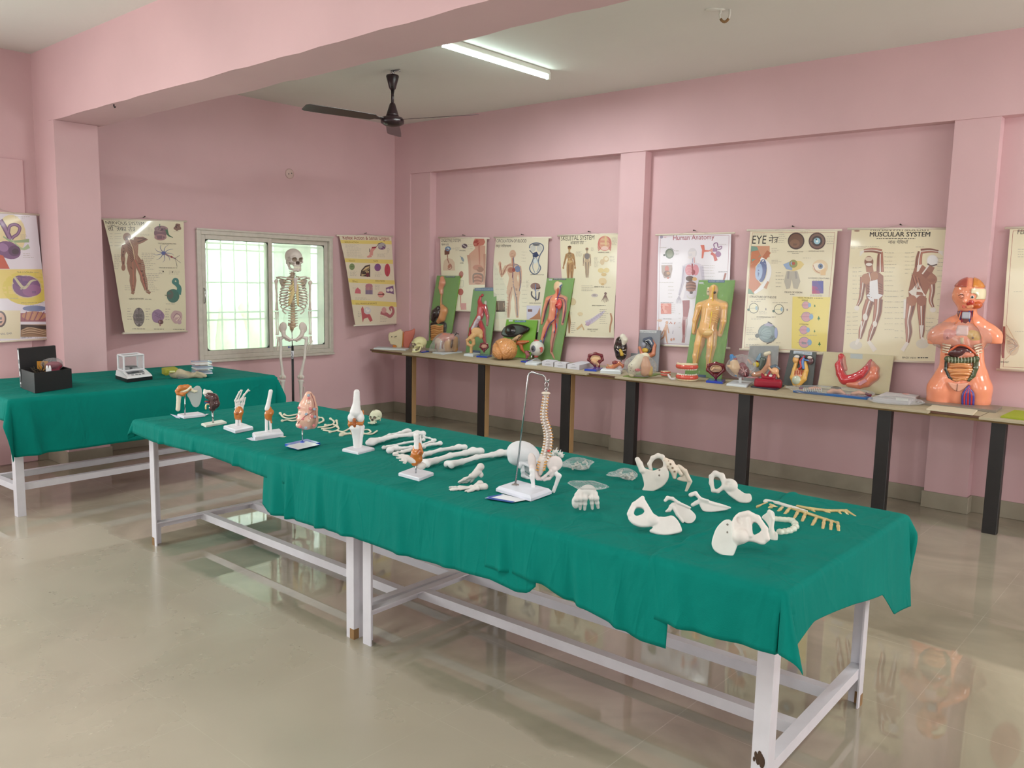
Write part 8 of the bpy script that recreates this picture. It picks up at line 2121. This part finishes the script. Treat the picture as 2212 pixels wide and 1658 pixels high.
b.build('brain_body', GP, it.T, 84, warp=gyri)

# eye
it = It('eye_model', 'large eyeball model with grey iris on a blue base, in front of the green boards', 'anatomy model', KB, 1690, 980, SZ)
it.base((1492, 1015), (1640, 1035), (1760, 1000), 34, BLUE, GP)
mb = it.mb(); mb.ell(it(1880, 680), (176, 172, 188), (206, 206, 198), 28); mb.build('eyeball', GP, it.T)
d = np.array((-.56, -.82, -.02)); c = it(1880, 680); Rz = rot3(0, 0, -math.atan2(.56, .82))
mb = it.mb(); mb.ell(c+d*148, (70, 36, 82), (96, 96, 106), 20, R=Rz); mb.build('iris', GP, it.T); mb = it.mb(); mb.ell(c+d*172, (34, 18, 42), (26, 26, 32), 14, R=Rz); mb.build('pupil', GP, it.T)
b = it.bl(6, (190, 84, 78)); b.slab(it.xz([(1920, 660), (2010, 630), (2025, 700), (2000, 775), (1940, 770), (1975, 700)], 0), -178, -120, 10); b.path(it.pts([(1830, 500), (1900, 505)], -40), [24, 26]); b.path(it.pts([(1840, 880), (1880, 870)], -10), [30, 34]); b.build('eye_muscles', GP, it.T); mb = it.mb(); mb.ell(it(1970, 515, -40), (32, 24, 32), (84, 120, 140)); mb.build('blue_gland', GP, it.T)
b = it.bl(10, (150, 84, 84)); b.path(it.pts([(1620, 780), (1660, 840), (1640, 900)], -20), [40, 50, 34]); b.path(it.pts([(1600, 760), (1720, 760)], -20), [18, 20], (90, 30, 40)); b.build('muscle_stump', GP, it.T)
mb = it.mb(); mb.tube([it(1700, 960), it(1700, 780)], 8, n=8); mb.tube([it(1735, 970, 14), it(1760, 820, 14)], 26, (20, 20, 22), 10); mb.build('rod', 'chrome', it.T)

# small plastic covered packet, paper boxes, printed plastic bag
it = It('white_packet', 'small white card under a peaked clear wrap, left of the white boxes', 'packet', KB, 1740, 1075, SZ)
it.base((1600, 1075), (1870, 1102), (2010, 1060), 50, WB, MC, 'card'); mb = it.mb(); a, b2, c, d = it(1605, 1020), it(1870, 1050), it(2020, 1010), it(1760, 990, 60); t = it(1875, 905, 10)
mb.add([a, b2, c, d, t], [(0, 1, 4), (1, 2, 4), (2, 3, 4), (3, 0, 4)], smooth=False); mb.build('clear_wrap', 'milky_film', it.T)
for i, (x0, x1, y, lab) in enumerate(((-80, 132, 440, 'small white paper box, leftmost of the three in the row'), (146, 365, 470, 'small white paper box in the middle of the three'), (385, 610, 500, 'small white paper box, rightmost of the three and nearest the blue based model'))):
    it = It('paper_box', lab, 'box', KC, (x0+x1)/2, y, SZ, group='white paper boxes')
    it.base((x0, y-22), (x1-4, y+2), (x1+(90, 60, 250)[i], y-(30, 24, 60)[i]), 88, (206, 204, 212), MC, 'carton', bevel=2)
    mb = it.mb(); p = it((x0+x1)/2, y-55, -8)
    for k, w in enumerate((34, 56, 44)): mb.box(p+np.array((0, 0, -8*k)), (w, 1, 1.6), (120, 120, 130))
    mb.build('printed_lines', MC, it.T); mb = it.mb(); mb.tube(spline([it((x0+x1)/2-30, y-92, 10), it((x0+x1)/2, y-104, 4), it((x0+x1)/2+34, y-94, 10)], 5), 3, (90, 80, 86), 6); mb.build('thumb_cut', MC, it.T)
it = It('printed_bag', 'clear plastic bag printed blue and green behind the white boxes', 'bag', KC, 640, 360, SZ, dy=.06)
b = it.bl(12, (186, 198, 204)); b.path(it.pts([(520, 290), (640, 280), (800, 290)], 0), [70, 84, 64]); b.build('bag_contents', MC, it.T, 40); mb = it.mb()
rn = random.Random(8)
for x, c, w in ((560, (50, 110, 160), 16), (600, (190, 206, 214), 12), (640, (30, 84, 160), 26), (690, (40, 96, 176), 34), (740, (60, 150, 70), 24), (790, (70, 160, 80), 20), (660, (60, 150, 80), 14)): mb.tube(spline(it.pts([(x, 215, -40), (x+rn.uniform(-20, 20), 270, -84), (x+rn.uniform(-20, 20), 330, -70)]), 4), w*.6, c, 6, flat=((0, 1, 0), .4))
mb.build('printed_bands', MC, it.T); crumpled(it, it(650, 285, -10), (220, 96, 110), 71, 'clear_film', amp=.2, zmin=.5)

it = womb(KC, 872, 480, ((700, 515), (920, 530), (1045, 490), 34), 905, 310, 260, 220, 'red and cream uterus cross-section on a blue base, by the printed bag', (222, 186, 140))
b = it.bl(8, (214, 166, 124)); b.path(it.pts([(860, 330), (900, 360), (950, 400)], -4), [40, 44, 30]); b.path(it.pts([(968, 330), (972, 440)], -4), [22, 18], (120, 20, 34)); b.ell(it(935, 425, -6), (26, 18, 24)); b.build('lower_section', GP, it.T)

it = It('kidney_cut_model', 'glossy black kidney model with white cap, in front of the middle pillar', 'anatomy model', KC, 1330, 490, SZ)
it.base((1190, 505), (1330, 515), (1500, 470), 14, WB)
mb = it.mb(); mb.tube([it(1305, 480), it(1305, 440), it(1375, 380), it(1378, 320)], 9, n=8); mb.build('rod', 'chrome', it.T)
b = it.bl(40, (40, 26, 24)); b.path(it.pts([(1372, -20), (1365, 90), (1372, 220)]), [100, 116, 104]); b.build('kidney_body', GP, it.T, 48); b = it.bl(14, (212, 206, 190)); b.path(it.pts([(1405, -110), (1440, -50), (1410, 20)], -70), [56, 60, 42]); b.build('adrenal_cap', GP, it.T)
b = it.bl(8, (196, 160, 50)); b.path(it.pts([(1360, 130), (1390, 215)], -108), [26, 34]); b.build('fat_patch', GP, it.T)
mb = it.mb()
for P in ([(1290, 120), (1350, 160), (1420, 100)], [(1350, 170), (1300, 60)], [(1380, 150), (1470, 130)], [(1400, 190), (1460, 220)]): mb.tube(spline(it.pts(P, -112), 4) if len(P) > 2 else it.pts(P, -110), 7, (196, 186, 176), 6)
mb.build('vessel_lines', GP, it.T)

it = It('embryo_model', 'curled brown embryo organ model on a white block, before the black kidney', 'anatomy model', KC, 1190, 540, SZ)
it.base((990, 560), (1368, 580), (1400, 545), 70, WB, name='white_block')
b = it.bl(10, (182, 104, 66)); b.path(it.pts([(1120, 455), (1200, 470), (1270, 420), (1340, 380), (1400, 420)], -10), [26, 38, 40, 34, 24]); b.ell(it(1265, 365, -14), (56, 36, 40), (120, 36, 36)); b.path(it.pts([(1120, 400), (1170, 430), (1225, 405)], -20), [10, 16, 12], (196, 146, 96)); b.path(it.pts([(1400, 420), (1400, 455)], -10), [18, 14]); b.build('organ_body', GP, it.T, 60)
mb = it.mb(); mb.ell(it(1435, 418, -10), (30, 26, 28), (140, 20, 34)); mb.build('red_ball', GP, it.T)

it = It('vertebra_section_model', 'big white and yellow section model in plastic on a green tray', 'anatomy model', KC, 1720, 640, SZ)
it.base((1405, 625), (1790, 655), (2115, 580), 12, (110, 132, 50), PP, 'green_tray', bevel=3)
b = it.bl(24, (214, 204, 178)); b.path(it.pts([(1620, 440), (1720, 300), (1820, 260)], 20), [110, 90, 80]); b.path(it.pts([(1590, 450), (1580, 560)], -20), [90, 70]); b.build('white_half', PP, it.T, 56)
b = it.bl(20, (206, 150, 110)); b.path(it.pts([(1820, 300), (1830, 420), (1810, 540)], -20), [70, 90, 80]); b.path(it.pts([(1900, 470), (1900, 560)], 10), [60, 56], (196, 160, 56)); b.ell(it(1680, 500, -90), (52, 30, 30), (190, 60, 64)); b.build('flesh_half', GP, it.T, 52)
mb = it.mb()
for x, y in ((1525, 430), (1560, 465), (1545, 510), (1600, 520), (1570, 400)): mb.ell(it(x, y, -112), (8, 8, 8), (90, 76, 66), 6)
mb.build('foramina', PP, it.T); crumpled(it, it(1745, 420, 0), (265, 170, 200), 91, 'milky_film', amp=.16, zmin=14, n=28)


def denture(crop, ax, ay, cx, cy, w, h, label, gap, res):
    it = It('teeth_model', label, 'teeth model', crop, ax, ay, SZ, group='teeth models')
    for sg, nm in ((-1, 'lower_jaw'), (1, 'upper_jaw')):
        y0 = cy-sg*(gap/2+h*.18); P = []
        for k in range(13):
            a = PI*k/12; P.append((math.cos(a)*w*.46, -math.sin(a)*w*.46+w*.1))
        C = lambda p, y, kk=1: it(cx, y)+np.array((p[0]*kk, p[1]*kk, 0))
        b = it.bl(w*.03, (206, 84, 70)); b.path([C(p, y0) for p in P], h*.16); b.build(nm, GP, it.T, res)
        b = it.bl(w*.03, (220, 202, 168)); b.path([C(p, y0-sg*h*.16, 1.02) for p in P], h*.09); q = C((0, 0), y0-sg*h*.15); b.ell(q+np.array((0, w*.1, 0)), (w*.44, w*.36, h*.07)); b.build('plaster_base', PP, it.T, res)
        mb = it.mb(); yt_ = y0+sg*h*.15
        for k in range(14):
            a = PI*(k+.5)/14; mb.ell(C((math.cos(a)*w*.47, -math.sin(a)*w*.47+w*.1), yt_), (w*.055, w*.055, h*.09), (222, 216, 200), 8)
        mb.build('teeth', GP, it.T)
    mb = it.mb(); mb.tube(spline([it(cx+w*.52, cy+h*.4, w*.3), it(cx+w*.62, cy, w*.4), it(cx+w*.52, cy-h*.4, w*.3)], 6), w*.012, n=6); mb.build('hinge_wire', 'chrome', it.T)
    return it


denture(KD, 212, 560, 212, 505, 150, 100, 'small teeth and gums model left of the big denture', 4, 44)
it = denture(KD, 550, 620, 565, 475, 320, 240, 'large open teeth and gums model with white teeth', 84, 60)
mb = it.mb(); mb.tube(spline([it(250, 520, -40), it(300, 590, -60), it(370, 590, -60)], 5), [16, 18, 20]+[20]*8, (196, 190, 190), 8, flat=((0, 1, 0), .4)); mb.build('brush_handle', PP, it.T)
womb(KD, 1040, 640, ((875, 655), (1150, 680), (1200, 640), 36), 1040, 450, 270, 220, 'dark red uterus model with cream fetus on a blue base, before the nervous board', (214, 178, 140), True)

it = It('heart_model', 'open heart model half cream and half dark red on a white base', 'anatomy model', KD, 1430, 690, SZ)
it.base((1213, 705), (1540, 738), (1660, 670), 34, WB); mb = it.mb(); mb.box(it(1440, 620), (22, 18, 60), (214, 216, 216)); mb.build('post', PP, it.T)
b = it.bl(16, (222, 184, 140)); b.path(it.pts([(1340, 330), (1370, 420), (1380, 520)], 0), [66, 86, 30]); b.path(it.pts([(1240, 380), (1300, 400)]), [18, 40]); b.build('cream_half', GP, it.T, 52)
b = it.bl(16, (122, 34, 48)); b.path(it.pts([(1480, 380), (1500, 470), (1530, 510)], -6), [60, 94, 60]); b.build('red_half', GP, it.T, 48)
b = it.bl(8, (64, 130, 190)); b.path(it.pts([(1300, 220), (1310, 300)], -4), [34, 32]); b.path(it.pts([(1310, 230), (1360, 240)]), [24, 18]); b.ell(it(1372, 535, -10), 20); b.build('blue_vessels', GP, it.T)
mb = it.mb()
for P in ([(1440, 420), (1500, 460), (1560, 430)], [(1460, 500), (1510, 470), (1530, 540)], [(1500, 460), (1480, 390)]): mb.tube(spline(it.pts(P, -100), 5), 7, (206, 150, 150), 6)
mb.tube(it.pts([(1330, 275), (1390, 265)], -20), 18, (150, 40, 50), 8); mb.build('strands', GP, it.T); crumpled(it, it(1430, 400), (215, 130, 185), 77, 'clear_film', amp=.12)

it = It('birth_model', 'dark red pelvis block with a small cream fetus on a black base', 'anatomy model', KD, 1890, 740, SZ)
it.base((1612, 735), (2040, 785), (2170, 715), 20, (34, 38, 50), PP)
b = it.bl(30, (150, 24, 46)); b.box(it(1900, 665), (220, 110, 74), 50); b.ell(it(1910, 570, -40), (110, 70, 26)); b.path(it.pts([(1800, 520), (1830, 560), (1900, 590), (1980, 570), (2010, 530)], -60), [20, 26, 26, 26, 20]); b.path(it.pts([(1930, 480), (1900, 540)], -50), [16, 22]); b.build('red_block', PP, it.T, 64)
b = it.bl(10, (222, 168, 124)); b.ell(it(2010, 470, -10), (66, 56, 66)); b.path(it.pts([(2040, 510), (2070, 560)], -6), [34, 22]); b.path(it.pts([(1920, 420), (1950, 450)], -20), [18, 22]); b.build('fetus', GP, it.T); b = it.bl(8, (84, 100, 116)); b.path(it.pts([(1960, 400), (2020, 390), (2080, 430)], 10), [26, 34, 22]); b.build('grey_lining', GP, it.T)
mb = it.mb(); mb.ell(it(1940, 545, -96), (28, 14, 20), (220, 210, 206)); mb.ell(it(1860, 530, -90), (20, 12, 22), (196, 170, 130)); mb.build('pale_bones', GP, it.T)

it = It('blue_tray_model', 'flat blue tray with a bagged baby model in front of the stomach board', 'anatomy model', KE, 760, 760, SZ)
it.base((220, 715), (1280, 825), (1370, 815), 34, (40, 96, 160), GP, 'blue_tray', bevel=4)
b = it.bl(10, (214, 160, 132)); b.path(it.pts([(460, 660), (540, 655), (620, 665)], 10), [20, 24, 18]); b.path(it.pts([(740, 720), (820, 680), (880, 690), (960, 740)], 10), [30, 46, 44, 24]); b.path(it.pts([(1080, 740), (1170, 720), (1250, 735)], 10), [26, 30, 20]); b.build('baby_body', PP, it.T, 64)
mb = it.mb(); mb.ell(it(845, 655, 4), (72, 40, 26), (84, 76, 56), 14)
mb.build('baby_hair', PP, it.T); mb = it.mb(); mb.box(it(340, 655, 6), (26, 20, 14), (120, 50, 80), R=rot3(0, 0, .4)); mb.box(it(1310, 750, -6), (40, 20, 22), (110, 30, 50), R=rot3(0, .4, .3)); mb.build('red_caps', PP, it.T)
mb = it.mb()
for i in range(9): mb.tube(it.pts([(370+i*32, 660), (380+i*32, 710)], -20), 5, (206, 214, 220), 6)
mb.build('white_ribs', PP, it.T); crumpled(it, it(760, 690, 10), (560, 110, 92), 101, 'clear_film', amp=.2, zmin=1, n=36, spikes=[((-1, 0, .2), .15)])

it = It('white_film_packet', 'flat white packet wrapped in film between the blue tray and the torso', 'packet', KE, 1660, 880, SZ)
it.base((1370, 850), (1890, 902), (2060, 815), 64, (206, 202, 204), MC, 'card_block', bevel=10); mb = it.mb(); mb.box(it(1800, 818, -60), (80, 12, 18), (214, 214, 212)); mb.ell(it(1850, 740, 30), (50, 30, 6), (206, 150, 140)); mb.build('label_and_stain', MC, it.T); crumpled(it, it(1690, 832, 10), (370, 180, 60), 111, 'milky_film', amp=.12, zmin=.5, n=30)

# ------------------------------------------------------------------ torso
OR_ = (236, 148, 114)
it = It('torso_model', 'orange human torso and head model with open chest and belly on a grey board', 'anatomy model', KF, 470, 1520, SZ)
it.base((-5, 1513), (890, 1612), (962, 1563), 28, (130, 118, 106), PP, 'base_board', bevel=3)
PK = (226, 146, 120); b = it.bl(36, OR_)
b.path(it.pts([(300, 720), (450, 650), (640, 640), (790, 720)], 10), [110, 120, 120, 110]); b.path(it.pts([(310, 725), (235, 760), (222, 830)], 10), [98, 92, 84]); b.path(it.pts([(790, 725), (860, 760), (876, 830)], 10), [98, 88, 76])
for x_ in (190, 905): b.box(it(x_, 935, 10), (110, 220, 96), op='-', k=8)
b.path(it.pts([(400, 760), (400, 980), (380, 1200)], 6), [120, 110, 130]); b.path(it.pts([(640, 760), (625, 980), (650, 1200)], 6), [120, 110, 130]); b.path(it.pts([(500, 800), (500, 1200)], 6), [140, 150])
b.path(it.pts([(350, 1220), (280, 1340), (260, 1460)], 0), [140, 140, 134]); b.path(it.pts([(650, 1220), (690, 1340), (690, 1460)], 0), [140, 140, 134]); b.path(it.pts([(480, 1300), (480, 1440)], 0), [150, 140]); b.box(it(470, 1630, 0), (700, 400, 120), op='-', k=6)
b.path(it.pts([(575, 450), (560, 640)], 10), [92, 116]); b.ell(it(590, 285, 0), (158, 160, 182)); b.path(it.pts([(578, 350), (564, 415), (556, 440)], -46), [110, 82, 50], k=14); b.ell(it(745, 330, 10), (22, 36, 50)); b.ell(it(435, 310, 10), (20, 30, 44)); b.path(it.pts([(548, 310), (540, 366)], -152), [11, 21], k=10)
b.build('body_shell', GP, it.T, 120)
b = it.bl(10, (176, 84, 70)); b.ell(it(590, 285, 0), (168, 176, 190)); b.box(it(795, 285, 0), (198, 300, 400), op='-', k=3); b.box(it(590, 405, 0), (300, 300, 196), op='-', k=3); b.build('scalp', GP, it.T, 44)
b = it.bl(10, (206, 132, 54)); b.ell(it(590, 285, 0), (170, 178, 192)); b.box(it(395, 285, 0), (202, 300, 400), op='-', k=3); b.box(it(590, 405, 0), (300, 300, 192), op='-', k=3); b.build('brain_part', GP, it.T, 44)
b = it.bl(8, (224, 214, 180)); b.ell(it(590, 285, 0), (169, 180, 187)); b.box(it(395, 285, 0), (190, 300, 400), op='-', k=3); b.box(it(590, 20, 0), (300, 300, 194), op='-', k=3); b.box(it(590, 545, 0), (300, 300, 200), op='-', k=10); b.ell(it(632, 312, -160), (44, 40, 34), op='-', k=12); b.build('skull_part', GP, it.T, 52)
b = it.bl(10, (190, 84, 36)); b.ell(it(668, 405, -84), (66, 62, 46)); b.path(it.pts([(606, 372), (592, 380)], -118), [42, 36], (176, 48, 34)); b.path(it.pts([(580, 430), (620, 420)], -130), [16, 20], (220, 150, 110)); b.build('cheek_muscle', GP, it.T, 40)
mb = it.mb(); mb.ell(it(628, 318, -150), (22, 14, 18), (220, 214, 206)); mb.ell(it(630, 318, -164), (12, 6, 12), (20, 20, 24)); mb.build('eyeball', GP, it.T)
mb = it.mb(); mb.tube(spline(it.pts([(474, 305), (505, 285), (535, 300)], -142), 5), 4, (80, 40, 34), 6); mb.tube(spline(it.pts([(480, 322), (508, 330), (532, 320)], -142), 5), 3, (150, 76, 60), 6); mb.build('closed_eye', GP, it.T); mb = it.mb(); mb.tube(spline(it.pts([(512, 420), (536, 414), (560, 420)], -122), 4), 8, (206, 96, 80), 8); mb.tube(spline(it.pts([(516, 428), (538, 434), (560, 428)], -122), 4), 8, (206, 96, 80), 8); mb.build('lips', GP, it.T)
mb = it.mb(); mb.tube(it.pts([(558, 470), (558, 616)], -26), [84, 88], (124, 66, 66), 20); mb.build('throat', GP, it.T); b = it.bl(8, (150, 150, 160)); b.box(it(560, 522, -108), (42, 16, 40), 14); b.build('voice_box', GP, it.T)
mb = it.mb()
for x, c in ((495, (50, 60, 130)), (512, (150, 40, 60)), (610, (150, 40, 60)), (628, (50, 60, 130)), (598, (60, 76, 150))): zz = -26-math.sqrt(88**2-(x-558)**2); mb.tube(it.pts([(x, 472, zz), (x, 614, zz)]), 9, c, 8)
mb.build('neck_vessels', GP, it.T)
b = it.bl(20, (222, 138, 128)); b.ell(it(410, 735, -60), (135, 62, 105)); b.ell(it(350, 772, -130), 10, (150, 70, 60)); b.box(it(520, 690, -80), (60, 50, 60), 24, (226, 190, 186)); b.build('chest_plate', GP, it.T, 48)
b = it.bl(20, (206, 160, 70)); b.ell(it(630, 740, -60), (108, 64, 105)); b.ell(it(600, 670, -50), (100, 50, 46), (206, 120, 90)); b.ell(it(638, 775, -136), 11, (120, 80, 50)); b.build('breast_section', GP, it.T, 48)
mb = it.mb(); mb.tube(it.pts([(512, 770, -140), (514, 845, -130)]), [20, 12], (226, 206, 170), 8); mb.build('breastbone_tip', GP, it.T)
mb = it.mb()
for k in range(4):
    mb.tube(spline(it.pts([(300, 840+k*28, -60), (340, 850+k*28, -104), (390-k*10, 858+k*26, -124)]), 4), 10, (228, 206, 180), 8); mb.tube(spline(it.pts([(735, 840+k*30, -50), (690, 850+k*30, -104), (645+k*10, 868+k*28, -124)]), 4), 10, (228, 206, 180), 8)
mb.build('rib_ends', GP, it.T)
mb = it.mb(); mb.tube(spline(it.pts([(330, 960, -96), (400, 900, -130), (490, 850, -142), (590, 880, -136), (690, 970, -96)]), 6), 12, (206, 90, 50), 8); mb.build('rib_margin', GP, it.T)
b = it.bl(12, (74, 34, 36)); b.ell(it(490, 930, -96), (130, 54, 74)); b.build('liver', GP, it.T, 40); b = it.bl(12, (206, 130, 106)); b.path(it.pts([(490, 985), (560, 960), (620, 965)], -120), [20, 34, 28]); b.build('stomach', GP, it.T, 40)
b = it.bl(8, (74, 84, 56)); b.path(it.pts([(350, 1005), (430, 1022), (510, 1030), (600, 1018), (675, 1005)], -120), [32, 34, 34, 34, 32]); b.path(it.pts([(672, 1010), (668, 1110), (640, 1190), (590, 1240)], -110), [28, 26, 24, 20]); b.path(it.pts([(338, 1020), (332, 1120), (370, 1210), (450, 1262), (540, 1258)], -104), [16, 16, 16, 14, 12], (44, 52, 46)); b.build('colon', GP, it.T, 64)
mb = it.mb()
for k in range(9): x = 365+k*36; mb.tube(spline(it.pts([(x, 985, -150), (x+4, 1022, -160), (x, 1052, -146)]), 3), 3, (200, 206, 180), 5)
for k in range(6): mb.tube(it.pts([(650-k*8, 1070+k*30, -132), (690-k*12, 1080+k*30, -122)]), 3, (200, 206, 180), 5)
mb.build('colon_bands', GP, it.T)
mb = it.mb(); rn = random.Random(4)
mb.ell(it(500, 1150, -70), (150, 60, 108), (206, 136, 84), 18)
for k in range(7):
    y = 1070+k*27; hw = 140-abs(k-2)*16; mb.tube(spline(it.pts([(495-hw, y, -104), (495-hw*.4, y+rn.uniform(-14, 14), -128), (495+hw*.1, y+rn.uniform(-14, 14), -132), (495+hw*.6, y+rn.uniform(-12, 12), -126), (495+hw, y, -104)]), 5), 19, ((214, 146, 92), (200, 128, 78))[k % 2], 8)
mb.build('intestines', GP, it.T)
b = it.bl(8, (222, 160, 136)); b.slab(it.xz([(345, 1255), (470, 1280), (600, 1262), (560, 1320), (490, 1370), (440, 1365), (385, 1320)], -110), -142, -80, 14); b.build('bladder_plate', GP, it.T, 44)
mb = it.mb(); mb.tube(it.pts([(466, 1285, -146), (455, 1365, -146)]), 3, (90, 50, 44), 6); mb.build('plate_seam', GP, it.T)
mb = it.mb()
for k, c in enumerate(((60, 60, 140), (190, 40, 44), (70, 70, 150), (190, 40, 44), (60, 60, 140), (190, 44, 40), (70, 64, 150))): mb.tube(spline(it.pts([(600-k*2, 1300+k*6, -128), (525+k*19, 1400, -136), (522+k*19, 1530, -126)]), 4), 13, c, 7)
mb.build('thigh_vessels', GP, it.T)
mb = it.mb(); mb.tube(spline(it.pts([(640, 480, -70), (640, 600, -106), (700, 680, -100), (735, 780, -80), (728, 860, -60)]), 6), 6, (206, 110, 60), 6); mb.tube(spline(it.pts([(500, 480, -80), (470, 580, -100), (430, 620, -96)]), 6), 6, (206, 110, 60), 6); mb.build('cut_edge', GP, it.T)
it.T.location.y -= .014
crumpled(it, it(490, 760, -20), (330, 180, 180), 121, 'clear_film', 'shrink_wrap', amp=.05, n=28)

for o in it.T.children:
    if o.name.split('.')[0] not in ('base_board', 'body_shell', 'scalp', 'brain_part', 'skull_part', 'shrink_wrap', 'cheek_muscle', 'throat', 'voice_box', 'neck_vessels', 'eyeball', 'lips', 'chest_plate', 'breast_section'): o.location.y -= 26*it.s

# sheet of green card and a thin loose panel at the right end
it = It('plywood_offcut', 'thin pale panel sticking out over the bench edge below the torso', 'panel', C5, 1690, 1420, SZ)
it.base((1495, 1408), (1835, 1448), (1880, 1408), 9, (206, 196, 172), MC, 'panel', bevel=.5)
it = It('green_card', 'green edged card lying at the right end of the bench', 'card', C5, 2180, 1475, SZ)
it.base((2040, 1464), (2330, 1500), (2420, 1450), 12, (150, 160, 50), MC, 'card', bevel=1)
